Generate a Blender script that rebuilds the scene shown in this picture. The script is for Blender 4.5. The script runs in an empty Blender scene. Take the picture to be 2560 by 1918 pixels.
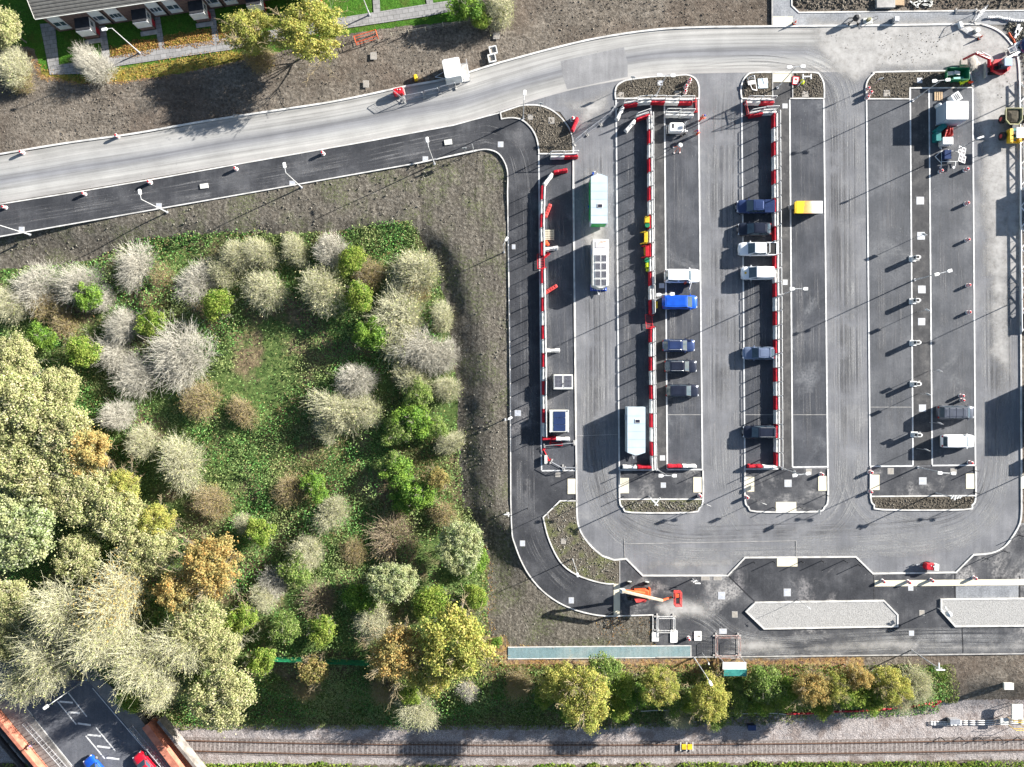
import bpy, math, random
import numpy as np
from mathutils import Vector, Matrix, noise as mnoise
R = math.radians
S, CX, CY, H = 17.5, 1280.0, 959.0, 100.0      # plan scale of the survey (units per metre), plan centre, flying height
scn = bpy.context.scene
COL = scn.collection
rnd = random.Random(7)

def P(px, py, z=0.0):
    k = (H - z) / H / S
    return ((px - CX) * k, (CY - py) * k)
def PX(pts, z=0.0): return [P(a, b, z) for a, b in pts]
def P3(px, py, z=0.0): return P(px, py, z) + (z,)

# ---------------------------------------------------------------- camera, light, world
cam = bpy.data.cameras.new('camera'); camo = bpy.data.objects.new('camera', cam); COL.objects.link(camo)
camo.location = (0, 0, H); cam.sensor_width = 36.0; cam.lens = 36.0 * H / (2560 / S); cam.clip_end = 3000; cam.clip_start = 1
scn.camera = camo
SUN_E, SUN_A = R(20.5), R(24.9)
sun = bpy.data.lights.new('sun', 'SUN'); suno = bpy.data.objects.new('sun', sun); COL.objects.link(suno)
sun.energy = 5.0; sun.angle = R(0.5); sun.color = (1.0, 0.955, 0.89)
d = Vector((math.cos(SUN_E) * math.cos(SUN_A), math.cos(SUN_E) * math.sin(SUN_A), math.sin(SUN_E)))
suno.rotation_euler = d.to_track_quat('Z', 'Y').to_euler(); suno.location = (60, 30, 60)
W = bpy.data.worlds.new('World'); scn.world = W; W.use_nodes = True
nt = W.node_tree; nt.nodes.clear()
sky = nt.nodes.new('ShaderNodeTexSky'); sky.sky_type = 'NISHITA'; sky.sun_disc = False
sky.sun_elevation = SUN_E; sky.sun_rotation = R(90) - SUN_A; sky.air_density = 1.0; sky.dust_density = 1.0
bg = nt.nodes.new('ShaderNodeBackground'); bg.inputs[1].default_value = 0.05
wo = nt.nodes.new('ShaderNodeOutputWorld'); nt.links.new(sky.outputs[0], bg.inputs[0]); nt.links.new(bg.outputs[0], wo.inputs[0])
scn.view_settings.view_transform = 'Standard'; scn.view_settings.look = 'None'
scn.view_settings.exposure = 1.72; scn.view_settings.gamma = 1.0
scn.render.engine = 'CYCLES'
cy = scn.cycles
cy.max_bounces = 4; cy.diffuse_bounces = 2; cy.glossy_bounces = 2; cy.transmission_bounces = 3; cy.transparent_max_bounces = 12
cy.caustics_reflective = False; cy.caustics_refractive = False

# ---------------------------------------------------------------- materials
class G:
    """small node-graph writer"""
    def __init__(s, name):
        s.m = bpy.data.materials.new(name); s.m.use_nodes = True; s.t = s.m.node_tree; s.t.nodes.clear()
        s.out = s.n('ShaderNodeOutputMaterial')
    def n(s, typ, **kw):
        o = s.t.nodes.new(typ)
        for k, v in kw.items(): setattr(o, k, v)
        return o
    def l(s, a, b): s.t.links.new(a, b)
    def v(s, sock, val):
        if isinstance(val, (int, float, tuple, list)): sock.default_value = val
        else: s.l(val, sock)
    def coord(s, which='Object', scale=None):
        c = s.n('ShaderNodeTexCoord').outputs[which]
        if scale is None: return c
        m = s.n('ShaderNodeMapping'); s.l(c, m.inputs[0]); m.inputs['Scale'].default_value = scale; return m.outputs[0]
    def noise(s, scale, vec=None, detail=4.0, rough=.55, dist=0.0):
        o = s.n('ShaderNodeTexNoise'); o.inputs['Scale'].default_value = scale; o.inputs['Detail'].default_value = detail
        o.inputs['Roughness'].default_value = rough; o.inputs['Distortion'].default_value = dist
        s.l(vec if vec is not None else s.coord(), o.inputs['Vector']); return o.outputs[0]
    def voro(s, scale, vec=None, feature='F1', out='Distance'):
        o = s.n('ShaderNodeTexVoronoi', feature=feature); o.inputs['Scale'].default_value = scale
        s.l(vec if vec is not None else s.coord(), o.inputs['Vector']); return o.outputs[out]
    def ramp(s, fac, stops, interp='LINEAR'):
        o = s.n('ShaderNodeValToRGB'); cr = o.color_ramp; cr.interpolation = interp
        while len(cr.elements) > 1: cr.elements.remove(cr.elements[-1])
        for i, (p, c) in enumerate(stops):
            e = cr.elements[0] if i == 0 else cr.elements.new(p)
            e.position = p; e.color = (c, c, c, 1) if isinstance(c, (int, float)) else (*c, 1)
        s.l(fac, o.inputs[0]); return o.outputs[0]
    def step(s, fac, a, b):
        o = s.n('ShaderNodeMapRange', interpolation_type='SMOOTHSTEP'); s.v(o.inputs[0], fac)
        o.inputs[1].default_value = a; o.inputs[2].default_value = b; return o.outputs[0]
    def math(s, op, a, b=0.0):
        o = s.n('ShaderNodeMath', operation=op); s.v(o.inputs[0], a); s.v(o.inputs[1], b); return o.outputs[0]
    def mix(s, fac, a, b, blend='MIX'):
        o = s.n('ShaderNodeMix', data_type='RGBA', blend_type=blend); s.v(o.inputs[0], fac)
        for sock, val in ((o.inputs[6], a), (o.inputs[7], b)):
            if isinstance(val, (tuple, list)): sock.default_value = (*val[:3], 1)
            else: s.l(val, sock)
        return o.outputs[2]
    def bump(s, h, strength, dist=.1):
        o = s.n('ShaderNodeBump'); o.inputs['Strength'].default_value = strength; o.inputs['Distance'].default_value = dist
        s.l(h, o.inputs['Height']); return o.outputs[0]
    def pbsdf(s, col, rough=.7, metal=0.0, spec=.3, normal=None, coat=0.0):
        o = s.n('ShaderNodeBsdfPrincipled')
        if isinstance(col, (tuple, list)): o.inputs['Base Color'].default_value = (*col[:3], 1)
        else: s.l(col, o.inputs['Base Color'])
        s.v(o.inputs['Roughness'], rough); o.inputs['Metallic'].default_value = metal
        o.inputs['Specular IOR Level'].default_value = spec; o.inputs['Coat Weight'].default_value = coat
        if normal is not None: s.l(normal, o.inputs['Normal'])
        return o.outputs[0]
    def done(s, sh): s.l(sh, s.out.inputs[0]); return s.m

def mk(name, c1, c2=None, sc=2.0, rough=.7, metal=0.0, bump=0.0, bsc=10.0, spec=.3, lo=.38, hi=.62, stretch=None, coat=0.0):
    g = G(name)
    if c2 is None: c2 = tuple(x * .82 for x in c1)
    v = g.coord('Object', stretch) if stretch else g.coord()
    col = g.ramp(g.noise(sc, v), [(lo, c2), (hi, c1)])
    nrm = g.bump(g.noise(bsc, v), bump, .05) if bump else None
    return g.done(g.pbsdf(col, rough, metal, spec, nrm, coat))

def asphalt(name, dark, mid, light, speck=.55, sc=.22, dust=None, dustlo=.55, fine=9.0):
    g = G(name); v = g.coord()
    big = g.noise(sc, v, 6, .62)
    col = g.ramp(big, [(.32, dark), (.5, mid), (.7, light)])
    fn = g.noise(fine, v, 3, .7)
    col = g.mix(.55, col, g.ramp(fn, [(.3, .25), (.5, .5), (.72, .8)]), 'OVERLAY')
    st = g.noise(1.0, g.coord('Object', (2.6, .12, 1)), 4, .6)
    col = g.mix(.5, col, g.ramp(st, [(.35, .42), (.65, .58)]), 'OVERLAY')
    sp = g.step(g.voro(1.9, v), .085, .05)
    msk = g.step(g.noise(.35, v, 2), .5, .62)
    col = g.mix(g.math('MULTIPLY', g.math('MULTIPLY', sp, msk), speck), col, (.42, .42, .4))
    if dust:
        dm = g.math('MULTIPLY', g.step(g.noise(.13, v, 5, .65, .6), dustlo, dustlo + .16), g.step(g.noise(3.0, v, 4, .7), .3, .62))
        col = g.mix(dm, col, dust)
    return g.done(g.pbsdf(col, .92, 0, .12, g.bump(g.noise(14, v, 3, .7), .35, .02)))

def foliage(name, cols, clump=None, csc=.7, cfac=.5, trans=.38):
    """leaf material: every leaf its own tone, plus patches of tone through the crown"""
    g = G(name)
    ge = g.n('ShaderNodeNewGeometry')
    n = len(cols)
    col = g.ramp(ge.outputs['Random Per Island'], [(i / max(1, n), c) for i, c in enumerate(cols)], 'CONSTANT')
    if clump:
        oi = g.n('ShaderNodeObjectInfo')
        vm = g.n('ShaderNodeVectorMath', operation='ADD'); g.l(g.coord(), vm.inputs[0])
        cmb = g.n('ShaderNodeCombineXYZ'); g.l(g.math('MULTIPLY', oi.outputs['Random'], 57.0), cmb.inputs[0]); g.l(cmb.outputs[0], vm.inputs[1])
        f = g.step(g.noise(csc, vm.outputs[0], 3, .6), .42, .62)
        col = g.mix(g.math('MULTIPLY', f, cfac), col, clump)
    dif = g.n('ShaderNodeBsdfDiffuse'); g.l(col, dif.inputs[0])
    tr = g.n('ShaderNodeBsdfTranslucent'); g.l(col, tr.inputs[0])
    mx = g.n('ShaderNodeMixShader'); mx.inputs[0].default_value = trans
    g.l(dif.outputs[0], mx.inputs[1]); g.l(tr.outputs[0], mx.inputs[2])
    return g.done(mx.outputs[0])

def streaks(name, c1, c2, alpha, uscale=26.0, vscale=.035, lo=.42, hi=.62, edge=.16):
    """tyre dust lying on the asphalt: streaks that run along the strip, thinning out to its edges"""
    g = G(name); uv = g.coord('UV')
    sx = g.n('ShaderNodeSeparateXYZ'); g.l(uv, sx.inputs[0])
    u = sx.outputs[0]
    e = g.math('MULTIPLY', g.step(u, 0.0, edge), g.step(u, 1.0, 1.0 - edge))
    m = g.n('ShaderNodeMapping'); g.l(uv, m.inputs[0]); m.inputs['Scale'].default_value = (uscale, vscale, 1)
    n1 = g.noise(1.0, m.outputs[0], 5, .68, .15)
    n2 = g.noise(.25, g.coord(), 4, .6)
    a = g.math('MULTIPLY', g.step(n1, lo, hi), g.step(n2, .3, .65))
    vc = g.n('ShaderNodeVertexColor'); vc.layer_name = 'fade'; sc_ = g.n('ShaderNodeSeparateColor'); g.l(vc.outputs[0], sc_.inputs[0])
    a = g.math('MULTIPLY', g.math('MULTIPLY', g.math('MULTIPLY', a, e), alpha), sc_.outputs[0])
    col = g.mix(g.step(g.noise(7.0, g.coord(), 3), .35, .65), c1, c2)
    tp = g.n('ShaderNodeBsdfTransparent'); pb = g.pbsdf(col, .95, 0, .1)
    mx = g.n('ShaderNodeMixShader'); g.l(a, mx.inputs[0]); g.l(tp.outputs[0], mx.inputs[1]); g.l(pb, mx.inputs[2])
    return g.done(mx.outputs[0])

M = {}
M['concrete'] = mk('kerb_concrete', (.66, .65, .62), (.42, .41, .39), .8, .85, bump=.2, lo=.33, hi=.6)
M['kerb_old'] = mk('grey_kerb_concrete', (.42, .41, .39), (.3, .29, .28), 1.2, .9, bump=.2)
M['white_line'] = mk('white_line_paint', (.7, .7, .69), (.52, .52, .51), 1.6, .8)
M['cream'] = mk('cream_tactile_paving', (.72, .66, .5), (.62, .57, .44), .9, .85, bump=.3, bsc=14)
M['white'] = mk('white_paint', (.8, .8, .79), (.68, .68, .66), .9, .45)
M['off_white'] = mk('off_white_panel', (.66, .66, .62), (.52, .52, .48), 1.1, .6)
M['galv'] = mk('galvanised_steel', (.55, .56, .58), (.42, .43, .45), 3, .4, .6)
M['pole'] = mk('pale_grey_pole_paint', (.6, .61, .62), (.5, .51, .52), 2, .45, .2)
M['dark_steel'] = mk('dark_steel', (.05, .05, .055), (.03, .03, .03), 3, .55, .3)
M['black'] = mk('black_plastic', (.02, .02, .022), (.012, .012, .013), 4, .6)
M['rubber'] = mk('tyre_rubber', (.022, .022, .022), (.035, .034, .032), 6, .85)
M['rim'] = mk('alloy_rim', (.45, .45, .46), (.3, .3, .31), 5, .35, .7)
M['glass'] = mk('dark_glass', (.04, .065, .085), (.06, .09, .115), 1, .06, 0, spec=.6)
M['tintglass'] = mk('green_tinted_glass', (.1, .15, .15), (.06, .09, .1), 1.5, .08, 0, spec=.6)
M['solar'] = mk('solar_cell', (.035, .035, .055), (.02, .02, .035), 4, .25, spec=.5)
M['bar_red'] = mk('red_barrier_plastic', (.5, .015, .03), (.33, .012, .025), 1.3, .5)
M['bar_white'] = mk('white_barrier_plastic', (.78, .77, .74), (.56, .55, .52), 1.0, .55)
M['red'] = mk('red_paint', (.55, .018, .03), (.4, .012, .02), 2, .4, coat=.3)
M['pale_red'] = mk('faded_red_plastic', (.62, .1, .085), (.5, .05, .05), 2, .5)
M['orange'] = mk('orange_paint', (.72, .13, .04), (.55, .08, .025), 2, .5)
M['hivis'] = mk('orange_hi_vis_cloth', (.9, .1, .03), (.7, .07, .02), 9, .8)
M['yellow'] = mk('yellow_paint', (.8, .52, .03), (.62, .38, .02), 2, .5)
M['lime'] = mk('lime_plastic_sheet', (.6, .72, .02), (.42, .5, .02), 5, .5)
M['green'] = mk('green_paint', (.02, .22, .1), (.012, .14, .06), 2, .45)
M['bright_green'] = mk('bright_green_panel', (.02, .42, .1), (.015, .3, .07), 2, .45)
M['teal'] = mk('teal_panel', (.015, .2, .19), (.01, .14, .14), 2, .4)
M['teal_roof'] = mk('teal_roof_sheet', (.06, .3, .26), (.04, .22, .2), 2, .5)
M['pale_blue'] = mk('pale_blue_panel', (.47, .56, .62), (.42, .5, .56), .6, .5)
M['grey_blue'] = mk('blue_grey_panel', (.3, .38, .5), (.25, .32, .43), .6, .5)
M['blue'] = mk('royal_blue_paint', (.012, .09, .5), (.01, .07, .42), 1, .28, coat=.6)
M['navy'] = mk('navy_paint', (.035, .058, .15), (.028, .046, .12), 1, .25, .3, coat=.6)
M['carblack'] = mk('black_paint', (.022, .027, .044), (.017, .02, .034), 1, .22, .2, coat=.6)
M['silverblue'] = mk('silver_blue_paint', (.2, .25, .36), (.17, .21, .31), 1, .3, .4, coat=.5)
M['grey_car'] = mk('grey_paint', (.11, .12, .15), (.09, .1, .12), 1, .3, .3, coat=.5)
M['white_car'] = mk('white_car_paint', (.8, .81, .82), (.76, .77, .78), 1, .28, coat=.5)
M['car_red'] = mk('red_car_paint', (.62, .012, .03), (.5, .01, .025), 1, .28, coat=.5)
M['amber'] = mk('red_lamp_lens', (.5, .02, .015), (.35, .02, .01), 4, .2)
M['lens'] = mk('clear_lamp_lens', (.7, .72, .75), (.5, .52, .55), 6, .1, spec=.6)
M['wood'] = mk('bare_timber', (.5, .36, .22), (.36, .25, .15), 3, .8, stretch=(1, 6, 1))
M['wood_grey'] = mk('weathered_timber', (.5, .46, .36), (.36, .33, .26), 3, .8, stretch=(1, 6, 1))
M['brick'] = mk('brown_brick', (.2, .13, .11), (.13, .085, .075), 3, .9, bump=.3)
M['brick_red'] = mk('red_brick_coping', (.5, .2, .13), (.36, .13, .085), 1.2, .9, bump=.3)
M['stone'] = mk('pale_coping_stone', (.27, .245, .22), (.15, .135, .12), 1, .9, bump=.3)
M['roof_dark'] = mk('dark_felt', (.035, .037, .042), (.025, .026, .03), 2, .85)
M['skin'] = mk('skin', (.5, .3, .22), (.45, .26, .19), 9, .6)
M['hardhat_blue'] = mk('blue_hard_hat', (.02, .06, .4), (.015, .05, .3), 3, .4)
M['purple'] = mk('purple_cloth', (.2, .14, .3), (.13, .09, .2), 7, .85)
M['darkcloth'] = mk('dark_cloth', (.03, .03, .045), (.02, .02, .03), 7, .85)
M['rust'] = mk('rusty_rail_steel', (.2, .12, .085), (.13, .075, .05), 4, .6, .3)
M['sleeper'] = mk('concrete_sleeper', (.36, .325, .305), (.2, .18, .17), 2.2, .9, bump=.3)
M['manhole'] = mk('pale_steel_cover', (.5, .52, .56), (.4, .42, .46), 3, .6, .1, bump=.3, bsc=30)
M['manhole_br'] = mk('concrete_cover', (.36, .33, .29), (.28, .26, .23), 3, .8, bump=.3, bsc=30)
M['dirt_load'] = mk('damp_spoil', (.075, .065, .045), (.04, .035, .025), 2, .95, bump=.8, bsc=4)
M['mud_steel'] = mk('muddy_painted_steel', (.34, .33, .16), (.2, .19, .12), 2, .7)
M['bark'] = mk('grey_bark', (.33, .3, .25), (.22, .2, .16), 3, .9, stretch=(1, 1, .3))
M['bark_pale'] = mk('pale_bark', (.55, .52, .45), (.42, .4, .34), 3, .9, stretch=(1, 1, .3))
def twig(name, c1, c2):
    g = G(name); ge = g.n('ShaderNodeNewGeometry')
    col = g.ramp(ge.outputs['Random Per Island'], [(0, c2), (1, c1)])
    return g.done(g.pbsdf(col, .9, 0, .1))
M['twig_white'] = twig('pale_grey_twig', (.64, .615, .53), (.44, .415, .345))
M['twig_olive'] = twig('lichen_green_twig', (.6, .59, .42), (.42, .41, .27))
M['twig_tan'] = twig('tan_twig', (.46, .38, .24), (.3, .24, .15))
M['twig_brown'] = twig('brown_twig', (.42, .35, .25), (.27, .215, .145))
M['lf_pale'] = foliage('pale_green_leaves', [(0.494, 0.5, 0.238), (0.373, 0.428, 0.164), (0.628, 0.599, 0.364), (0.3, 0.343, 0.145), (0.719, 0.614, 0.401), (0.449, 0.471, 0.218), (0.179, 0.228, 0.0912)], (0.391, 0.382, 0.182), .42, .5)
M['lf_bright'] = foliage('bright_green_leaves', [(0.231, 0.315, 0.0788), (0.162, 0.252, 0.0551), (0.323, 0.389, 0.126), (0.104, 0.179, 0.0473), (0.381, 0.42, 0.189), (0.208, 0.284, 0.0788)], (0.116, 0.21, 0.0473), .6, .5)
M['lf_deep'] = foliage('ivy_leaves', [(0.126, 0.25, 0.0429), (0.18, 0.344, 0.0516), (0.0898, 0.188, 0.0344), (0.287, 0.438, 0.0859), (0.216, 0.344, 0.103), (0.063, 0.125, 0.0275)], (0.27, 0.39, 0.0688), .8, .6)
M['lf_yellow'] = foliage('yellowing_leaves', [(0.535, 0.471, 0.119), (0.442, 0.448, 0.119), (0.628, 0.542, 0.173), (0.314, 0.353, 0.0756), (0.581, 0.495, 0.184), (0.395, 0.412, 0.13), (0.233, 0.259, 0.0756)], (0.303, 0.365, 0.0862), .6, .6)
M['lf_orange'] = foliage('orange_autumn_leaves', [(0.556, 0.363, 0.13), (0.489, 0.363, 0.141), (0.621, 0.463, 0.206), (0.378, 0.309, 0.109), (0.556, 0.33, 0.109), (0.445, 0.397, 0.163), (0.266, 0.22, 0.0866)], (0.366, 0.353, 0.141), .6, .6)
M['lf_tan'] = foliage('tan_autumn_leaves', [(.4, .31, .13), (.33, .29, .11), (.46, .36, .18), (.24, .22, .08), (.36, .24, .09), (.28, .28, .09)], (.2, .22, .07), .6, .5)
M['lf_green'] = foliage('mid_green_leaves', [(0.13, 0.24, 0.039), (0.187, 0.324, 0.0468), (0.101, 0.18, 0.0312), (0.288, 0.384, 0.078), (0.374, 0.408, 0.125)], (0.317, 0.36, 0.078), .6, .5)
M['lf_bramble'] = foliage('bramble_leaves', [(0.118, 0.306, 0.0708), (0.144, 0.338, 0.0797), (0.0845, 0.225, 0.0531), (0.202, 0.37, 0.106), (0.169, 0.322, 0.0797), (0.152, 0.322, 0.106), (0.254, 0.386, 0.124), (0.093, 0.241, 0.062), (0.169, 0.354, 0.106), (0.338, 0.274, 0.124), (0.0676, 0.161, 0.0443), (0.287, 0.402, 0.141), (0.127, 0.29, 0.0885)], (0.338, 0.37, 0.16), .13, .75, .3)
M['lf_lime'] = foliage('pale_lime_leaves', [(0.405, 0.473, 0.233), (0.327, 0.416, 0.17), (0.484, 0.518, 0.341), (0.248, 0.326, 0.14), (0.518, 0.529, 0.387), (0.349, 0.416, 0.201), (0.158, 0.214, 0.0775)], (0.475, 0.47, 0.245), .4, .6)
M['lf_dry'] = foliage('dry_stems', [(0.375, 0.275, 0.163), (0.275, 0.2, 0.112), (0.45, 0.362, 0.225), (0.2, 0.163, 0.075), (0.15, 0.175, 0.0625), (0.25, 0.15, 0.075)], (0.15, 0.188, 0.0625), .3, .6, .2)
M['lf_litter'] = foliage('fallen_leaves', [(0.375, 0.225, 0.0675), (0.3, 0.15, 0.06), (0.413, 0.285, 0.09), (0.225, 0.105, 0.045), (0.338, 0.18, 0.075)], None, trans=.1)
M['grass_blade'] = foliage('grass_tufts', [(0.125, 0.213, 0.0375), (0.175, 0.275, 0.05), (0.0875, 0.15, 0.025), (0.25, 0.275, 0.1), (0.325, 0.3, 0.15)], (0.25, 0.225, 0.112), .2, .6, .25)
M['boom_beige'] = mk('beige_boom_paint', (.56, .49, .38), (.42, .35, .26), 2, .5)
# ---------------------------------------------------------------- mesh building
class MB:
    def __init__(s): s.v = []; s.f = []
    def add(s, vs, fs):
        b = len(s.v); s.v += [tuple(p) for p in vs]; s.f += [tuple(b + i for i in f) for f in fs]; return s
    def box(s, c, d, rz=0.0, ry=0.0, rx=0.0, ch=0.0):
        hx, hy, hz = d[0] / 2, d[1] / 2, d[2] / 2
        if ch:
            ch = min(ch, hx * .45, hy * .45)
            pl = [(hx - ch, -hy), (hx, -hy + ch), (hx, hy - ch), (hx - ch, hy), (-hx + ch, hy), (-hx, hy - ch), (-hx, -hy + ch), (-hx + ch, -hy)]
            c2 = min(ch * .6, hz * .5); k1, k2 = 1 - c2 / hx, 1 - c2 / hy
            vs = [(x, y, -hz) for x, y in pl] + [(x, y, hz - c2) for x, y in pl] + [(x * k1, y * k2, hz) for x, y in pl]
            fs = [tuple(range(7, -1, -1))] + [(r * 8 + i, r * 8 + (i + 1) % 8, (r + 1) * 8 + (i + 1) % 8, (r + 1) * 8 + i) for r in (0, 1) for i in range(8)] + [tuple(range(16, 24))]
        else:
            vs = [(a * hx, b * hy, e * hz) for e in (-1, 1) for a, b in ((-1, -1), (1, -1), (1, 1), (-1, 1))]
            fs = [(3, 2, 1, 0), (4, 5, 6, 7), (0, 1, 5, 4), (1, 2, 6, 5), (2, 3, 7, 6), (3, 0, 4, 7)]
        m = Matrix.Translation(c) @ Matrix.Rotation(rz, 4, 'Z') @ Matrix.Rotation(ry, 4, 'Y') @ Matrix.Rotation(rx, 4, 'X')
        return s.add([m @ Vector(p) for p in vs], fs)
    def cyl(s, p0, p1, r0, r1=None, n=8, cap=True):
        r1 = r0 if r1 is None else r1
        a, b = Vector(p0), Vector(p1); ax = (b - a).normalized()
        u = ax.orthogonal().normalized(); w = ax.cross(u)
        ring = [(math.cos(2 * math.pi * i / n), math.sin(2 * math.pi * i / n)) for i in range(n)]
        vs = [a + (u * c + w * q) * r0 for c, q in ring] + [b + (u * c + w * q) * r1 for c, q in ring]
        fs = [(i, (i + 1) % n, n + (i + 1) % n, n + i) for i in range(n)]
        if cap: fs += [tuple(range(n - 1, -1, -1)), tuple(range(n, 2 * n))]
        return s.add(vs, fs)
    def tube(s, pts, r, n=6):
        for a, b in zip(pts, pts[1:]): s.cyl(a, b, r, r, n)
        return s
    def prism(s, pts, z0, z1, top=None):
        """pts counter-clockwise; top = optional other outline at z1"""
        n = len(pts); top = top or pts
        return s.add([(x, y, z0) for x, y in pts] + [(x, y, z1) for x, y in top],
                     [(i, (i + 1) % n, n + (i + 1) % n, n + i) for i in range(n)] + [tuple(range(n, 2 * n)), tuple(range(n - 1, -1, -1))])
    def lathe(s, prof, n=12, c=(0, 0, 0)):
        vs = []
        for r, z in prof: vs += [(c[0] + r * math.cos(2 * math.pi * i / n), c[1] + r * math.sin(2 * math.pi * i / n), c[2] + z) for i in range(n)]
        fs = [(k * n + i, k * n + (i + 1) % n, (k + 1) * n + (i + 1) % n, (k + 1) * n + i) for k in range(len(prof) - 1) for i in range(n)]
        return s.add(vs, fs + [tuple(range((len(prof) - 1) * n, len(prof) * n)), tuple(range(n - 1, -1, -1))])
    def sph(s, c, r, n=10, m=6, sq=(1, 1, 1)):
        prof = [(math.sin(math.pi * k / m), -math.cos(math.pi * k / m)) for k in range(m + 1)]
        b = len(s.v); s.lathe([(max(a, 1e-3), z) for a, z in prof], n)
        s.v[b:] = [(c[0] + x * r * sq[0], c[1] + y * r * sq[1], c[2] + z * r * sq[2]) for x, y, z in s.v[b:]]
        return s
    def quad(s, a, b, c, d_): return s.add([a, b, c, d_], [(0, 1, 2, 3)])
    def loft(s, rings, cap=True):
        n = len(rings[0]); b = len(s.v)
        s.v += [tuple(p) for r in rings for p in r]
        s.f += [(b + k * n + i, b + k * n + (i + 1) % n, b + (k + 1) * n + (i + 1) % n, b + (k + 1) * n + i) for k in range(len(rings) - 1) for i in range(n)]
        if cap: s.f += [tuple(b + i for i in range(n - 1, -1, -1)), tuple(b + (len(rings) - 1) * n + i for i in range(n))]
        return s

def link(name, me, parent=None, loc=(0, 0, 0), rz=0.0):
    o = bpy.data.objects.new(name, me); COL.objects.link(o)
    o.location = loc; o.rotation_euler = (0, 0, rz)
    if parent is not None: o.parent = parent
    return o
def build(name, mb, mat, parent=None, smooth=False, loc=(0, 0, 0), rz=0.0, label=None):
    me = bpy.data.meshes.new(name); me.from_pydata(mb.v, [], mb.f); me.update()
    me.materials.append(M[mat] if isinstance(mat, str) else mat)
    if smooth: me.polygons.foreach_set('use_smooth', [True] * len(me.polygons))
    o = link(name, me, parent, loc, rz)
    if label: o['label'] = label
    return o
def tag(o, label, cat, group=None, kind=None):
    if label: o['label'] = label
    if cat: o['category'] = cat
    if group: o['group'] = group
    if kind: o['kind'] = kind
    return o
def thing(name, label, cat, loc=(0, 0, 0), rz=0.0, group=None):
    return tag(link(name, None, None, loc, rz), label, cat, group)
def dup(root, loc, rz=0.0, label=None, group=None, scale=None):
    r = root.copy(); COL.objects.link(r); r.location = loc; r.rotation_euler = (0, 0, rz)
    if scale is not None: r.scale = (scale,) * 3 if isinstance(scale, (int, float)) else scale
    if label: r['label'] = label
    if group: r['group'] = group
    for ch in list(root.children):
        c = ch.copy(); COL.objects.link(c); c.parent = r
        for gch in list(ch.children):
            e = gch.copy(); COL.objects.link(e); e.parent = c
    return r
class Kind:
    """one built thing; the first placing moves the thing itself, later ones copy it with its parts"""
    def __init__(s, root): s.root = root; s.used = False
    def put(s, loc, rz=0.0, label=None, group=None, scale=None):
        if s.used: return dup(s.root, loc, rz, label, group, scale)
        s.used = True; r = s.root; r.location = loc; r.rotation_euler = (0, 0, rz)
        if scale is not None: r.scale = (scale,) * 3 if isinstance(scale, (int, float)) else scale
        if label: r['label'] = label
        if group: r['group'] = group
        return r
ORD = ('first second third fourth fifth sixth seventh eighth ninth tenth eleventh twelfth thirteenth fourteenth fifteenth sixteenth seventeenth '
       'eighteenth nineteenth twentieth twenty-first twenty-second twenty-third twenty-fourth twenty-fifth twenty-sixth twenty-seventh twenty-eighth').split()

# ---------------------------------------------------------------- curves and flat sheets
def smooth(pts, n=6, closed=False):
    """Catmull-Rom through the points"""
    out = []; m = len(pts); rngk = range(m if closed else m - 1)
    for i in rngk:
        g = (lambda k: pts[k % m]) if closed else (lambda k: pts[min(max(k, 0), m - 1)])
        p0, p1, p2, p3 = g(i - 1), g(i), g(i + 1), g(i + 2)
        for k in range(n):
            t = k / n
            out.append(tuple(.5 * (2 * p1[j] + (p2[j] - p0[j]) * t + (2 * p0[j] - 5 * p1[j] + 4 * p2[j] - p3[j]) * t * t + (3 * p1[j] - p0[j] - 3 * p2[j] + p3[j]) * t ** 3) for j in (0, 1)))
    if not closed: out.append(pts[-1])
    return out
def area(p): return .5 * sum(a[0] * b[1] - b[0] * a[1] for a, b in zip(p, p[1:] + p[:1]))
from mathutils.geometry import tessellate_polygon
def sheet(name, pts, z, mat, kind='structure', thick=0.0):
    pts = [p for i, p in enumerate(pts) if i == 0 or math.dist(p, pts[i - 1]) > 1e-4]
    if area(pts) < 0: pts = pts[::-1]
    tri = tessellate_polygon([[Vector((x, y, 0)) for x, y in pts]])
    fs = []
    for t in tri:
        a, b, c = (pts[i] for i in t)
        ar = (b[0] - a[0]) * (c[1] - a[1]) - (c[0] - a[0]) * (b[1] - a[1])
        fs.append(tuple(t) if ar > 0 else tuple(t[::-1]))
    mb = MB(); mb.add([(x, y, z) for x, y in pts], fs)
    if thick:
        n = len(pts); b = len(mb.v); mb.v += [(x, y, z - thick) for x, y in pts]
        mb.f += [(b + i, b + (i + 1) % n, (i + 1) % n, i) for i in range(n)]
    o = build(name, mb, mat); o['kind'] = kind
    return o
def offset(pts, dist, closed=False):
    out = []; n = len(pts)
    for i in range(n):
        a = pts[(i - 1) % n] if (closed or i > 0) else None
        c = pts[(i + 1) % n] if (closed or i < n - 1) else None
        b = pts[i]
        ds = []
        for p, q in ((a, b), (b, c)):
            if p is None or q is None: continue
            dx, dy = q[0] - p[0], q[1] - p[1]; L = math.hypot(dx, dy) or 1
            ds.append((-dy / L, dx / L))
        nx, ny = sum(x for x, _ in ds) / len(ds), sum(y for _, y in ds) / len(ds)
        q = max(nx * nx + ny * ny, .35)
        out.append((b[0] + nx / q * dist, b[1] + ny / q * dist))
    return out
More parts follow.
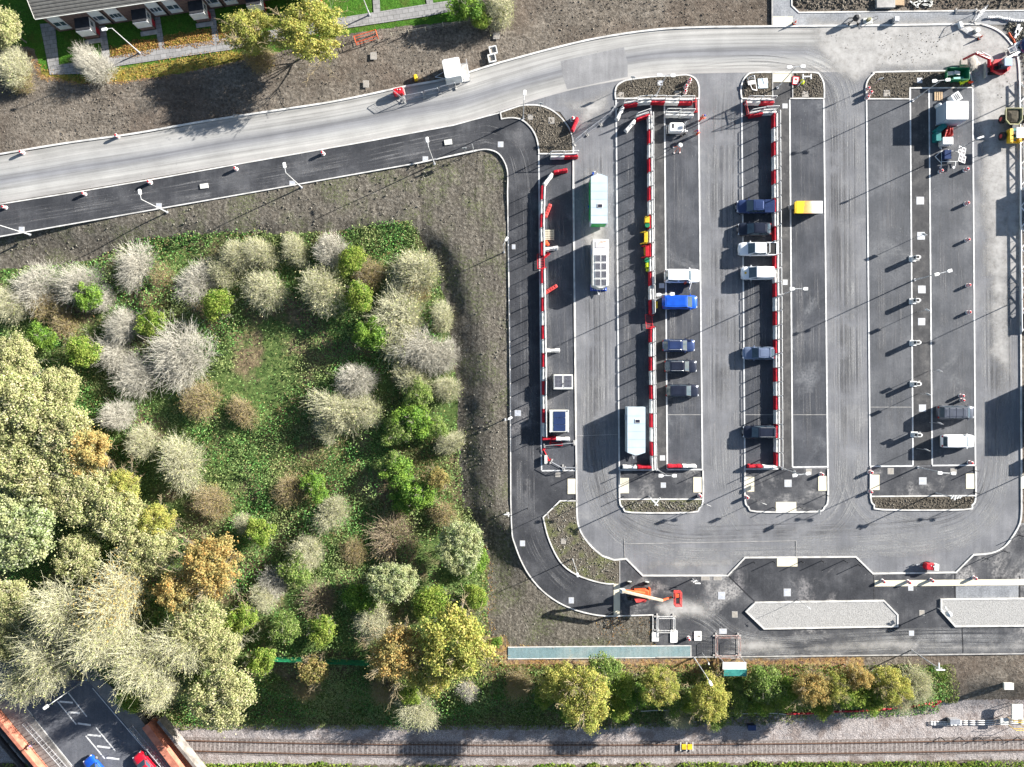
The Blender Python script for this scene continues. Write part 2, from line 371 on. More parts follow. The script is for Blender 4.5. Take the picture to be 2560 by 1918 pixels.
def strip(name, pts, w, z0, z1, mat, closed=False, kind='structure'):
    """a long kerb or line of rectangular section"""
    L, Rr = offset(pts, w / 2, closed), offset(pts, -w / 2, closed)
    mb = MB(); n = len(pts)
    for i in range(n):
        mb.v += [(*L[i], z0), (*L[i], z1), (*Rr[i], z1), (*Rr[i], z0)]
    for i in range(n if closed else n - 1):
        a, b = 4 * i, 4 * ((i + 1) % n)
        mb.f += [(a, b, b + 1, a + 1), (a + 1, b + 1, b + 2, a + 2), (a + 2, b + 2, b + 3, a + 3)]
    if not closed: mb.f += [(3, 2, 1, 0), (4 * n - 4, 4 * n - 3, 4 * n - 2, 4 * n - 1)]
    o = build(name, mb, mat)
    if kind: o['kind'] = kind
    return o
def ribbon(name, pts, w, z, mat, kind='structure'):
    """flat strip with its own u (across) and v (metres along)"""
    w = w if isinstance(w, (list, tuple)) else [w] * len(pts)
    tL, tR = offset(pts, .5), offset(pts, -.5)
    vs, fs, uv = [], [], []; dist = 0
    for i, p in enumerate(pts):
        if i: dist += math.dist(p, pts[i - 1])
        c = ((tL[i][0] - p[0]) * w[i], (tL[i][1] - p[1]) * w[i])
        for k in range(5):
            t = k / 4; vs.append((p[0] + c[0] * (1 - 2 * t), p[1] + c[1] * (1 - 2 * t), z)); uv.append((t, dist))
    for i in range(len(pts) - 1):
        for k in range(4): fs.append((5 * i + k, 5 * i + k + 1, 5 * i + k + 6, 5 * i + k + 5)[::-1] if False else (5 * i + k, 5 * i + 5 + k, 5 * i + 6 + k, 5 * i + 1 + k))
    me = bpy.data.meshes.new(name); me.from_pydata(vs, [], fs)
    tot = dist; fv = [min(1, min(uv[i][1], tot - uv[i][1]) / min(9.0, tot * .3)) for i in range(len(vs))]
    ul = me.uv_layers.new(name='UVMap')
    fade = me.color_attributes.new('fade', 'FLOAT_COLOR', 'POINT')
    for i, f_ in enumerate(fv): fade.data[i].color = (f_, f_, f_, 1)
    for lp in me.loops: ul.data[lp.index].uv = uv[lp.vertex_index]
    me.update()
    if me.polygons[0].normal.z < 0: me.flip_normals()
    me.materials.append(M[mat]); o = link(name, me); o['kind'] = kind
    return o

# ---------------------------------------------------------------- numpy meshes: leaves and twigs
def npmesh(name, V, F, mat, smooth_=False):
    """V (n,3), F (m,k) all faces with k corners"""
    me = bpy.data.meshes.new(name); m, k = F.shape
    me.vertices.add(len(V)); me.vertices.foreach_set('co', np.ascontiguousarray(V, np.float32).ravel())
    me.loops.add(m * k); me.loops.foreach_set('vertex_index', np.ascontiguousarray(F, np.int32).ravel())
    me.polygons.add(m); me.polygons.foreach_set('loop_start', np.arange(0, m * k, k, dtype=np.int32))
    me.update(calc_edges=True); me.validate()
    me.materials.append(M[mat] if isinstance(mat, str) else mat)
    return me
def leaves(name, pos, size, nrm, mat, rg, aspect=.62):
    """one four-cornered leaf per position, facing nrm (n,3), random spin"""
    n = len(pos)
    nrm = nrm / np.maximum(np.linalg.norm(nrm, axis=1, keepdims=True), 1e-6)
    a = rg.normal(size=(n, 3)); u = np.cross(nrm, a); u /= np.maximum(np.linalg.norm(u, axis=1, keepdims=True), 1e-6)
    w = np.cross(nrm, u)
    sz = (size * rg.uniform(.7, 1.3, n))[:, None]
    bend = nrm * sz * .12
    V = np.stack([pos - u * sz, pos - w * sz * aspect + bend, pos + u * sz, pos + w * sz * aspect + bend], 1).reshape(-1, 3)
    return npmesh(name, V, np.arange(4 * n).reshape(n, 4), mat)
def twigs(name, segs, mat):
    """segs (n,8): p0 p1 r0 r1 -> three-sided tapering sticks"""
    s = np.asarray(segs, float); p0, p1, r0, r1 = s[:, :3], s[:, 3:6], s[:, 6:7], s[:, 7:8]
    ax = p1 - p0; ax /= np.maximum(np.linalg.norm(ax, axis=1, keepdims=True), 1e-6)
    ref = np.where(np.abs(ax[:, 2:3]) > .9, [[1., 0, 0]], [[0, 0, 1.]])
    u = np.cross(ax, ref); u /= np.maximum(np.linalg.norm(u, axis=1, keepdims=True), 1e-6); w = np.cross(ax, u)
    vs = []
    for p, r in ((p0, r0), (p1, r1)):
        for k in range(3):
            t = 2 * math.pi * k / 3; vs.append(p + (u * math.cos(t) + w * math.sin(t)) * r)
    V = np.stack(vs, 1).reshape(-1, 3); n = len(s)
    base = (np.arange(n) * 6)[:, None, None]
    F = (base + np.array([[0, 1, 4, 3], [1, 2, 5, 4], [2, 0, 3, 5]])[None]).reshape(-1, 4)
    return npmesh(name, V, F, mat)
def sdist(poly, X, Y):
    """signed distance to a polygon (positive inside), numpy"""
    d2 = np.full(X.shape, 1e18); ins = np.zeros(X.shape, bool); n = len(poly)
    for i in range(n):
        (x0, y0), (x1, y1) = poly[i], poly[(i + 1) % n]
        ex, ey = x1 - x0, y1 - y0; L2 = ex * ex + ey * ey + 1e-12
        t = np.clip(((X - x0) * ex + (Y - y0) * ey) / L2, 0, 1)
        d2 = np.minimum(d2, (X - x0 - t * ex) ** 2 + (Y - y0 - t * ey) ** 2)
        c = (y0 > Y) != (y1 > Y)
        ins ^= c & (X < (x1 - x0) * (Y - y0) / ((y1 - y0) if abs(y1 - y0) > 1e-12 else 1e-12) + x0)
    return np.where(ins, 1, -1) * np.sqrt(d2)
def sst(a, b, x):
    t = np.clip((x - a) / (b - a), 0, 1); return t * t * (3 - 2 * t)
def fbm(X, Y, sc, seed, oct_=4):
    """cheap value noise on a lattice, numpy"""
    rg = np.random.default_rng(seed); out = np.zeros_like(X, dtype=float); amp = 1.0; tot = 0
    for o in range(oct_):
        T = rg.uniform(-1, 1, (256, 256)); x, y = X * sc * 2 ** o, Y * sc * 2 ** o
        xi, yi = np.floor(x).astype(int), np.floor(y).astype(int); fx, fy = x - xi, y - yi
        fx = fx * fx * (3 - 2 * fx); fy = fy * fy * (3 - 2 * fy)
        g = lambda a, b: T[(xi + a) % 256, (yi + b) % 256]
        out += amp * ((g(0, 0) * (1 - fx) + g(1, 0) * fx) * (1 - fy) + (g(0, 1) * (1 - fx) + g(1, 1) * fx) * fy); tot += amp; amp *= .55
    return out / tot
# ---------------------------------------------------------------- ground
ZR = -3.0                                              # level of the ballast in the railway cutting
def zt(x, y):
    q = CY - np.asarray(y) * S
    wob = 14 * np.sin(np.asarray(x) * .11) + 8 * np.sin(np.asarray(x) * .31 + 1)
    px = CX + np.asarray(x) * S
    xe = np.interp(q, [560, 650, 750, 870, 960, 1100, 1270, 1340, 1420], [1030, 1080, 1110, 1130, 1142, 1142, 1155, 1200, 1222])
    low = sst(-6, 92, xe + 88 + wob * .5 - px) * sst(540, 640, q) * (1 - sst(1380, 1560, q))     # the wood lies lower than the car park
    return ZR * (sst(1695, 1818, q + wob * .6) - sst(1942, 2060, q + wob * .6)) - 1.45 * low
WILD = [(-200, 660), (0, 668), (120, 662), (230, 640), (290, 612), (420, 590), (560, 578), (700, 585), (850, 575), (960, 560), (1020, 552), (1050, 590), (1080, 650), (1110, 750), (1130, 870), (1142, 960), (1142, 1100), (1155, 1270), (1205, 1340), (1222, 1420), (1215, 1520), (1228, 1600), (1262, 1668), (1560, 1690), (2080, 1690), (2360, 1665), (2395, 1750), (2370, 1800), (1900, 1836), (1400, 1842), (400, 1838), (230, 1700), (0, 1640), (-200, 1500)]
FIELD = [(-200, 630), (0, 592), (640, 479), (1046, 408), (1216, 374), (1269, 430), (1277, 960), (1277, 1250), (1330, 1450), (1440, 1530), (1640, 1540), (1640, 1620), (1230, 1640), (-200, 1640)]
LAWN = [(-200, -300), (-200, 90), (84, 120), (105, 186), (200, 208), (310, 202), (450, 184), (560, 160), (700, 128), (860, 86), (1000, 66), (1160, 52), (1175, -300)]
LIT = [[(70, 135), (112, 178), (200, 192), (290, 172), (460, 146), (580, 126), (640, 140), (560, 165), (310, 206), (200, 212), (100, 196)],
       [(275, 120), (400, 98), (400, 122), (275, 145)], [(405, 92), (528, 72), (536, 102), (408, 122)], [(540, 70), (640, 50), (650, 92), (545, 112)],
       [(1215, 1600), (1260, 1588), (1275, 1618), (1340, 1618), (1360, 1650), (1480, 1652), (1560, 1650), (1900, 1645), (2160, 1642), (2160, 1690), (1800, 1690), (1560, 1680), (1380, 1668), (1230, 1680)],
       [(1480, 1545), (1632, 1542), (1632, 1600), (1650, 1620), (1540, 1628), (1500, 1590)], [(1200, 1340), (1240, 1450), (1235, 1600), (1210, 1600), (1212, 1440)]]
BALL = [(-300, 1832), (400, 1834), (900, 1840), (1500, 1842), (1700, 1830), (1900, 1815), (2300, 1800), (2400, 1775), (2440, 1768), (2800, 1760), (2800, 1926), (1200, 1942), (-300, 1936)]
PAVED = [[(-300, 400), (640, 285), (1280, 149), (1628, 76), (2430, 61), (2546, 162), (2700, 203), (2700, 1640), (1270, 1650), (1270, 1615), (1640, 1615), (1632, 1537), (1440, 1527), (1322, 1438), (1277, 1250), (1269, 480), (1243, 382), (1216, 374), (-300, 640)]]
def axis(lo, hi, st, far): return np.concatenate([[-far, -far * .5, lo - 30], np.arange(lo, hi, st), [hi + 30, far * .5, far]])
xs, ys = axis(-82, 82.01, .5, 700), axis(-66, 64.01, .5, 700)
GX, GY = np.meshgrid(xs, ys, indexing='ij'); fx, fy = GX.ravel(), GY.ravel()
def mask(polys, fe):
    m = np.zeros(fx.shape)
    for p in polys: m = np.maximum(m, sst(-fe, fe, sdist(PX(p), fx, fy)))
    return m
mw, mf, ml = mask([WILD], .7), mask([FIELD], .4), mask([LAWN], .4)
mo, mb_, mp = mask(LIT[:5], 1.4), mask([BALL], .8), mask(PAVED, .5)
gz = zt(fx, fy)
inn = (np.abs(fx) < 83) & (np.abs(fy) < 67)
free = (1 - mask(PAVED, 1.2)) * (1 - ml) * inn
gz = gz - .05 + free * (.09 * fbm(fx, fy, .45, 3) + .22 * fbm(fx + 40, fy + 40, .07, 4) * (1 - mb_) + .12 * np.abs(fbm(fx, fy, .8, 9)) * mf * (1 - mw))
gz = np.where(mp > .02, np.minimum(gz, -.05), gz)
n1, n2 = len(xs), len(ys)
ii = np.arange(n1 * n2).reshape(n1, n2)
F = np.stack([ii[:-1, :-1], ii[1:, :-1], ii[1:, 1:], ii[:-1, 1:]], -1).reshape(-1, 4)

g = G('ground_soil_and_grass'); v = g.coord()
def att(name):
    a = g.n('ShaderNodeVertexColor'); a.layer_name = name
    s_ = g.n('ShaderNodeSeparateColor'); g.l(a.outputs[0], s_.inputs[0]); return s_.outputs
A1, A2 = att('cover'), att('cover_two')
jag = g.noise(1.3, v, 5, .7); jag2 = g.noise(3.5, v, 4, .75)
def edge(m, j=jag, w=.06): return g.step(g.math('ADD', m, g.math('MULTIPLY', g.math('SUBTRACT', j, .5), 1.1)), .5 - w, .5 + w)
clod = g.noise(2.6, v, 6, .72); fine = g.noise(11.0, v, 4, .7)
soil = g.ramp(clod, [(.28, (.055, .047, .039)), (.47, (.13, .112, .092)), (.66, (.225, .2, .168))])
soil = g.mix(.35, soil, g.ramp(fine, [(.35, .3), (.65, .7)]), 'OVERLAY')
soil = g.mix(g.step(g.noise(.09, v, 3), .45, .6), soil, g.mix(.5, soil, (.1, .075, .058)))
soil = g.mix(g.math('MULTIPLY', g.step(g.voro(1.5, v), .1, .06), .7), soil, (.36, .34, .31))
fld = g.ramp(clod, [(.3, (.046, .041, .034)), (.5, (.108, .097, .08)), (.68, (.22, .202, .17))])
fld = g.mix(.35, fld, g.ramp(fine, [(.35, .3), (.65, .7)]), 'OVERLAY')
rut = g.noise(1.0, g.coord('Object', (1.9, .16, 1)), 5, .65, .4); fld = g.mix(.7, fld, g.ramp(rut, [(.32, .3), (.5, .5), (.66, .7)]), 'OVERLAY')
rut2 = g.noise(1.0, g.coord('Object', (.35, 1.1, 1)), 5, .65, .8); soil = g.mix(.6, soil, g.ramp(rut2, [(.32, .32), (.5, .5), (.66, .7)]), 'OVERLAY')
soil = g.mix(.55, soil, g.ramp(g.noise(.13, v, 5, .65), [(.34, .34), (.64, .66)]), 'OVERLAY')
gr = g.math('MULTIPLY', g.step(g.noise(.22, v, 4, .6), .45, .62), g.step(jag2, .42, .62))
fld = g.mix(g.math('MULTIPLY', gr, .5), fld, g.ramp(g.noise(5, v, 3), [(.3, (.07, .1, .025)), (.7, (.16, .2, .06))]))
col = g.mix(edge(A1[0]), soil, fld)
lawn = g.ramp(g.noise(6, v, 4, .7), [(.3, (.03, .085, .012)), (.6, (.065, .165, .02)), (.75, (.12, .22, .035))])
lawn = g.mix(g.math('MULTIPLY', g.step(g.noise(.5, v, 5, .7), .48, .66), .55), lawn, (.1, .11, .03))
lawn = g.mix(.5, lawn, g.ramp(g.noise(1.7, v, 4, .7), [(.3, .3), (.7, .66)]), 'OVERLAY')
col = g.mix(edge(A1[1], w=.03), col, lawn)
wild = g.ramp(g.noise(1.6, v, 6, .75), [(.3, (.03, .05, .018)), (.48, (.075, .12, .035)), (.62, (.14, .18, .06)), (.75, (.2, .15, .085))])
wild = g.mix(g.step(g.noise(.16, v, 4, .6), .5, .64), wild, g.ramp(g.noise(2.2, v, 5, .75), [(.3, (.06, .05, .03)), (.5, (.16, .125, .075)), (.7, (.28, .22, .14))]))
col = g.mix(edge(A1[2]), col, wild)
bal = g.ramp(g.noise(7.5, v, 4, .8), [(.3, (.1, .085, .08)), (.47, (.29, .26, .25)), (.66, (.56, .52, .505))])
bal = g.mix(g.math('MULTIPLY', g.step(g.noise(.5, v, 4, .6), .45, .65), .55), bal, (.15, .11, .092))
col = g.mix(edge(A2[1]), col, bal)
lt = g.ramp(g.voro(2.4, v, 'F1', 'Color'), [(.2, (.2, .1, .05)), (.45, (.5, .26, .06)), (.65, (.6, .42, .12)), (.85, (.34, .16, .07))])
col = g.mix(g.math('MULTIPLY', edge(A2[0], jag2, .12), .42), col, lt)
hgt = g.math('ADD', g.math('MULTIPLY', clod, 1.0), g.math('MULTIPLY', fine, .35))
hgt = g.math('ADD', hgt, g.math('MULTIPLY', g.noise(.9, v, 3), 1.2))
gm = g.done(g.pbsdf(col, .95, 0, .08, g.bump(hgt, .9, .16)))
me = npmesh('ground', np.stack([fx, fy, gz], 1), F, gm)
def vcol(me, name, r_, g_, b_):
    a = me.color_attributes.new(name, 'FLOAT_COLOR', 'POINT')
    a.data.foreach_set('color', np.stack([r_, g_, b_, np.ones_like(r_)], 1).astype(np.float32).ravel())
vcol(me, 'cover', mf * (1 - mw), ml, mw * (1 - mb_)); vcol(me, 'cover_two', mo, mb_, mo * 0)
me.polygons.foreach_set('use_smooth', [True] * len(me.polygons))
link('ground', me)['kind'] = 'structure'

# ---------------------------------------------------------------- surfaces of the site
M['asph_bay'] = asphalt('bay_asphalt', (.074, .078, .085), (.095, .099, .108), (.142, .146, .155), .9, dust=(.2, .205, .21), dustlo=.58)
M['asph_bay_dark'] = asphalt('dark_bay_asphalt', (.048, .052, .06), (.066, .07, .08), (.105, .109, .12), .9, dust=(.17, .175, .185), dustlo=.56)
M['asph_lane'] = asphalt('lane_asphalt', (.13, .133, .142), (.17, .173, .184), (.225, .227, .236), .4, dust=(.25, .25, .25), dustlo=.54)
M['asph_path'] = asphalt('footway_asphalt', (.033, .035, .04), (.052, .054, .06), (.105, .107, .114), .8, dust=(.26, .25, .25), dustlo=.56)
M['asph_fore'] = asphalt('forecourt_asphalt', (.036, .038, .044), (.06, .062, .068), (.125, .126, .131), .9, dust=(.32, .31, .3), dustlo=.52)
M['asph_spine'] = asphalt('spine_asphalt', (.05, .05, .052), (.07, .07, .072), (.115, .112, .11), .9, .6)
M['grey_path'] = asphalt('gravel_path', (.19, .2, .215), (.25, .26, .275), (.33, .34, .35), .5, fine=5)
M['teal_path'] = asphalt('teal_cycle_path', (.13, .2, .215), (.17, .25, .265), (.25, .3, .3), .8)
M['road_old'] = asphalt('street_asphalt', (.085, .09, .105), (.11, .115, .13), (.16, .163, .175), .3)
M['bridge_foot'] = asphalt('grey_footway', (.15, .145, .135), (.21, .2, .19), (.28, .27, .25), .4)
g = G('pale_dusty_road'); v = g.coord(); uv = g.coord('UV')
sx = g.n('ShaderNodeSeparateXYZ'); g.l(uv, sx.inputs[0])
m_ = g.n('ShaderNodeMapping'); g.l(uv, m_.inputs[0]); m_.inputs['Scale'].default_value = (15, .03, 1)
st = g.noise(1.0, m_.outputs[0], 6, .66, .2)
m2 = g.n('ShaderNodeMapping'); g.l(uv, m2.inputs[0]); m2.inputs['Scale'].default_value = (2.2, .012, 1)
wob = g.math('MULTIPLY', g.math('SUBTRACT', g.noise(1.0, m2.outputs[0], 2), .5), .16)
uu = g.math('ADD', sx.outputs[0], wob)
c = g.ramp(uu, [(0, (0.31, 0.304, 0.287)), (.2, (0.344, 0.338, 0.325)), (.34, (0.318, 0.316, 0.308)), (.5, (0.189, 0.192, 0.203)), (.58, (0.215, 0.218, 0.228)), (.7, (0.327, 0.325, 0.317)), (.84, (0.37, 0.363, 0.346)), (1, (0.327, 0.316, 0.304))])
c = g.mix(.62, c, g.ramp(st, [(.3, .22), (.5, .5), (.7, .72)]), 'OVERLAY')
c = g.mix(.45, c, g.ramp(g.noise(.25, v, 5, .6), [(.3, .36), (.7, .66)]), 'OVERLAY')
c = g.mix(.3, c, g.ramp(g.noise(9, v, 3, .7), [(.3, .3), (.7, .7)]), 'OVERLAY')
c = g.mix(g.math('MULTIPLY', g.step(g.voro(.55, v), .05, .02), .6), c, (.1, .1, .1))
M['road_pale'] = g.done(g.pbsdf(c, .93, 0, .1, g.bump(g.noise(12, v, 3), .25, .02)))
g = G('pale_dust'); v = g.coord()
sg = g.n('ShaderNodeVertexColor'); sg.layer_name = 'cover'; sp_ = g.n('ShaderNodeSeparateColor'); g.l(sg.outputs[0], sp_.inputs[0])
a = g.math('MULTIPLY', g.step(g.math('ADD', sp_.outputs[0], g.math('MULTIPLY', g.math('SUBTRACT', g.noise(.35, v, 6, .68), .5), 1.3)), .1, 1.15), .95)
a = g.math('MULTIPLY', a, g.step(g.noise(4, v, 4, .75), .12, .45))
c = g.ramp(g.noise(1.1, v, 6, .72), [(.28, (.24, .23, .215)), (.45, (.37, .36, .345)), (.65, (.45, .44, .425))])
c = g.mix(g.math('MULTIPLY', g.step(g.noise(2.2, g.coord('Object', (.5, 1.4, 1)), 5, .75), .6, .7), .6), c, (.16, .15, .14))
tp = g.n('ShaderNodeBsdfTransparent'); mx = g.n('ShaderNodeMixShader'); g.l(a, mx.inputs[0]); g.l(tp.outputs[0], mx.inputs[1]); g.l(g.pbsdf(c, .95, 0, .1), mx.inputs[2])
M['dust'] = g.done(mx.outputs[0])
M['gravel'] = (lambda g: g.done(g.pbsdf(g.ramp(g.noise(6, None, 5, .8), [(.3, (.15, .145, .14)), (.46, (.32, .315, .305)), (.68, (.46, .455, .44))]), .95, 0, .1, g.bump(g.noise(7, None, 4, .75), .8, .06))))(G('pale_gravel'))
def isl(name, k, dark):
    g = G(name); v = g.coord(); cl = g.noise(3.2, v, 6, .75)
    c = g.ramp(cl, [(.28, (.045 * dark, .038 * dark, .028 * dark)), (.48, (.125 * dark, .11 * dark, .088 * dark)), (.68, (.24 * dark, .215 * dark, .175 * dark))])
    c = g.mix(g.math('MULTIPLY', g.step(g.noise(.5, v, 4), .45, .65), k), c, g.ramp(g.noise(6, v, 3), [(.3, (.08, .1, .03)), (.7, (.2, .22, .08))]))
    return g.done(g.pbsdf(c, .95, 0, .05, g.bump(g.math('ADD', cl, g.math('MULTIPLY', g.noise(10, v, 3, .7), .4)), 1.0, .22)))
M['soil_dark'] = isl('loose_dark_topsoil', .0, .72); M['soil_grass'] = isl('topsoil_with_new_grass', .6, .85)
g = G('concrete_slab_paving'); v = g.coord()
rot = g.n('ShaderNodeMapping'); g.l(v, rot.inputs[0]); rot.inputs['Rotation'].default_value = (0, 0, R(-8.5))
br = g.n('ShaderNodeTexBrick'); g.l(rot.outputs[0], br.inputs[0]); br.inputs['Scale'].default_value = 1.0
br.inputs['Brick Width'].default_value = .9; br.inputs['Row Height'].default_value = .62; br.inputs['Mortar Size'].default_value = .025
for k, cc in ((1, (.3, .295, .29)), (2, (.25, .245, .24)), (3, (.12, .12, .115))): br.inputs[k].default_value = (*cc, 1)
c = g.mix(.4, br.outputs[0], g.ramp(g.noise(1.5, v, 4), [(.3, .32), (.7, .68)]), 'OVERLAY')
M['slabs'] = g.done(g.pbsdf(c, .9, 0, .1))
M['tyre_lane'] = streaks('lane_tyre_dust', (.24, .24, .245), (.42, .42, .415), .8)
M['tyre_dark'] = streaks('dark_tyre_polish', (.07, .072, .08), (.1, .1, .105), .55, 9, .02, .46, .6)
M['tyre_bay'] = streaks('bay_tyre_scuffs', (.16, .16, .165), (.27, .27, .275), .75, 12, .05, .48, .66)

ROADTOP = [(-60, 396), (0, 386), (162, 359), (333, 335), (492, 307), (640, 284), (814, 258), (930, 235), (1017, 216), (1118, 197), (1234, 162), (1280, 149), (1381, 122), (1494, 96), (1628, 76), (1743, 69), (1900, 67), (2210, 64), (2427, 61), (2456, 62), (2494, 77), (2523, 104), (2540, 133), (2546, 162), (2548, 203)]
ROADLOW = [(-60, 522), (0, 511), (208, 478), (405, 445), (640, 403), (930, 352), (1132, 314), (1251, 282), (1309, 264), (1400, 235), (1540, 206), (1640, 191), (1900, 181), (2060, 181)]
RIGHTK = [(2548, 203), (2550, 600), (2552, 989), (2553, 1270), (2549, 1308), (2528, 1345), (2508, 1368), (2476, 1383), (2433, 1387), (2389, 1431), (2182, 1434), (2139, 1392), (1862, 1394), (1819, 1439), (1607, 1439), (1565, 1397), (1535, 1400), (1506, 1390), (1480, 1368), (1457, 1339), (1445, 1310), (1442, 1279), (1441, 1180), (1438, 943), (1433, 480), (1433, 348)]
rt = smooth(ROADTOP, 4); rl = smooth(ROADLOW, 4)
sheet('car_park', PX(rt + RIGHTK[1:] + [(1433, 300), (1413, 290), (1251, 282)] + rl[::-1][-1:]) if False else PX(rt[20:] + RIGHTK[1:] + [(1433, 333), (1428, 318), (1400, 280), (1309, 262), (1251, 280), (1118, 250)]), .0, 'asph_lane')
# main road as a strip that follows its two kerbs
mid = [((a[0] + b[0]) / 2, (a[1] + b[1]) / 2) for a, b in zip(
    [(-60, 396), (162, 359), (333, 335), (492, 307), (640, 284), (814, 258), (1000, 219), (1118, 197), (1234, 162), (1381, 122), (1494, 96), (1628, 76), (1780, 69), (1950, 67), (2150, 65)],
    [(-60, 522), (208, 478), (405, 445), (560, 417), (700, 393), (880, 361), (1080, 325), (1180, 303), (1290, 268), (1420, 229), (1540, 206), (1650, 190), (1780, 184), (1950, 181), (2150, 181)])]
wid = [115, 117, 112, 114, 116, 113, 115, 117, 112, 110, 111, 112, 114, 114, 116]
mid_s = smooth(mid, 5); wid_s = [wid[min(i // 5, len(wid) - 1)] * (1 - (i % 5) / 5) + wid[min(i // 5 + 1, len(wid) - 1)] * ((i % 5) / 5) for i in range(len(mid_s))]
ribbon('road', PX(mid_s), [w / S for w in wid_s], .006, 'road_pale')
def lane(name, pts, w, mat, z):
    return ribbon(name, PX(smooth(pts, 6)), w / S, z, mat)
M['road_patch'] = asphalt('darker_road_patch', (.19, .19, .195), (.24, .24, .245), (.3, .3, .3), .1)
sheet('road_repair', PX([(1401, 153), (1560, 118), (1569, 160), (1569, 192), (1418, 224), (1407, 190)]), .0085, 'road_patch')
sheet('road_repair', PX([(1425, 257), (1488, 234), (1500, 262), (1436, 280)]), .0085, 'asph_lane')
# tyre dust along the lanes and round the loop
lane('tyre_marks', [(1489, 300), (1490, 480), (1493, 800), (1496, 1100), (1505, 1220), (1545, 1310), (1620, 1355), (1750, 1372), (2000, 1362), (2250, 1352), (2400, 1330), (2470, 1270), (2495, 1180), (2497, 900), (2494, 500), (2490, 250)], 92, 'tyre_lane', .012)
lane('tyre_marks', [(1805, 185), (1806, 400), (1808, 800), (1812, 1150), (1830, 1260), (1880, 1325), (1980, 1350)], 92, 'tyre_lane', .016)
lane('tyre_marks', [(1905, 130), (2010, 150), (2085, 190), (2112, 260), (2116, 400), (2118, 800), (2122, 1130), (2110, 1240), (2060, 1310), (1950, 1345)], 94, 'tyre_lane', .02)
lane('tyre_marks', [(2122, 1100), (2135, 1220), (2180, 1290), (2260, 1325), (2360, 1340)], 90, 'tyre_lane', .024)
lane('tyre_marks', [(2500, 180), (2497, 420), (2496, 700), (2498, 1000), (2500, 1200)], 100, 'dust_lane' if 'dust_lane' in M else 'tyre_lane', .014)
lane('tyre_marks', [(1700, 168), (1850, 150), (1980, 160), (2060, 205), (2085, 300), (2088, 500), (2092, 900)], 34, 'tyre_dark', .027)
lane('tyre_marks', [(1470, 900), (1468, 1150), (1490, 1260), (1560, 1335), (1700, 1385), (1900, 1385), (2150, 1380), (2330, 1370), (2440, 1320), (2500, 1230), (2520, 1100)], 40, 'tyre_lane', .029)
lane('tyre_marks', [(1470, 1000), (1500, 1210), (1570, 1290), (1690, 1330), (1900, 1330), (2200, 1315), (2380, 1290), (2450, 1220), (2475, 1100)], 46, 'tyre_dark', .031)
lane('tyre_marks', [(1500, 1100), (1530, 1230), (1610, 1300), (1750, 1320), (1830, 1280), (1840, 1180)], 30, 'tyre_lane', .032)
lane('tyre_marks', [(1436, 760), (1470, 690), (1510, 640), (1540, 560)], 40, 'tyre_lane', .05)
lane('tyre_marks', [(1480, 300), (1485, 480), (1492, 800), (1495, 1150), (1530, 1290), (1640, 1390)], 60, 'tyre_dark', .022)
lane('tyre_marks', [(1820, 200), (1810, 480), (1812, 1180)], 70, 'tyre_dark', .026)
lane('tyre_marks', [(2118, 240), (2118, 700), (2122, 1180)], 60, 'tyre_dark', .028)
lane('tyre_marks', [(2496, 260), (2496, 700), (2500, 1180)], 70, 'tyre_dark', .03)

def rect(x0, y0, x1, y1, sk=0): return [(x0, y0), (x1, y0), (x1 + sk, y1), (x0 + sk, y1)]
def bay(pts, mat='asph_bay', z=.034, name='parking_bay_surface'): return sheet(name, PX(pts), z, mat)
bay([(1347, 385), (1433, 385), (1441, 1176), (1354, 1177)], 'asph_bay_dark')
bay([(1540, 250), (1628, 250), (1636, 1174), (1548, 1174)], 'asph_bay_dark')
bay([(1661, 250), (1745, 250), (1754, 1174), (1668, 1173)], 'asph_bay_dark')
bay([(1628, 250), (1661, 250), (1668, 1174), (1636, 1174)], 'asph_spine', .034, 'footway')
bay([(1854, 248), (1938, 248), (1946, 1172), (1862, 1173)], 'asph_bay_dark')
bay([(1938, 206), (1980, 206), (1981, 248), (1974, 248), (1981, 1170), (1946, 1172), (1938, 248), (1931, 206)], 'asph_spine', .034, 'footway')
bay([(1974, 248), (2058, 247), (2068, 1167), (1981, 1168)], 'asph_bay_dark')
bay([(2166, 248), (2274, 248), (2274, 221), (2275, 221), (2282, 1164), (2175, 1166)])
bay([(2275, 221), (2322, 221), (2330, 1163), (2282, 1164)], 'asph_spine', .034, 'footway')
bay([(2322, 221), (2431, 220), (2437, 1163), (2330, 1163)])
# heads of the islands
sheet('footway', PX([(1354, 1177), (1442, 1177), (1442, 1252), (1400, 1252), (1358, 1293), (1277, 1293), (1276, 1177), (1274, 900), (1269, 480), (1347, 385)]), .038, 'asph_path')
FW = [(-60, 522)] + rl[4:-20] + [(1251, 283)]
fw_low = [(-60, 601), (0, 592), (640, 480), (1046, 408), (1190, 377)] + smooth([(1190, 377), (1216, 374), (1243, 382), (1260, 403), (1269, 432), (1269, 480)], 4)
sheet('footway', PX([(-60, 523), (0, 512), (208, 479), (405, 446), (640, 404), (930, 353), (1132, 315), (1251, 283)] + smooth([(1254, 298), (1280, 295), (1306, 301), (1329, 322), (1342, 348), (1347, 385)], 3) + [(1269, 480)] + fw_low[::-1][1:]), .03, 'asph_path')
crv_out = smooth([(1277, 1250), (1280, 1331), (1287, 1360), (1302, 1400), (1323, 1438), (1355, 1476), (1396, 1506), (1442, 1526), (1494, 1538), (1535, 1540)], 3)
crv_in = smooth([(1358, 1293), (1363, 1316), (1370, 1342), (1386, 1380), (1407, 1412), (1440, 1436), (1483, 1452), (1517, 1459), (1535, 1459)], 3)
sheet('footway', PX([(1277, 1292.5)] + crv_out[3:] + crv_in[::-1]), .038, 'asph_path')
lane('tyre_marks', [(1312, 640), (1315, 900), (1315, 1200), (1325, 1330), (1370, 1420), (1450, 1490), (1530, 1500)], 60, 'tyre_bay', .042)
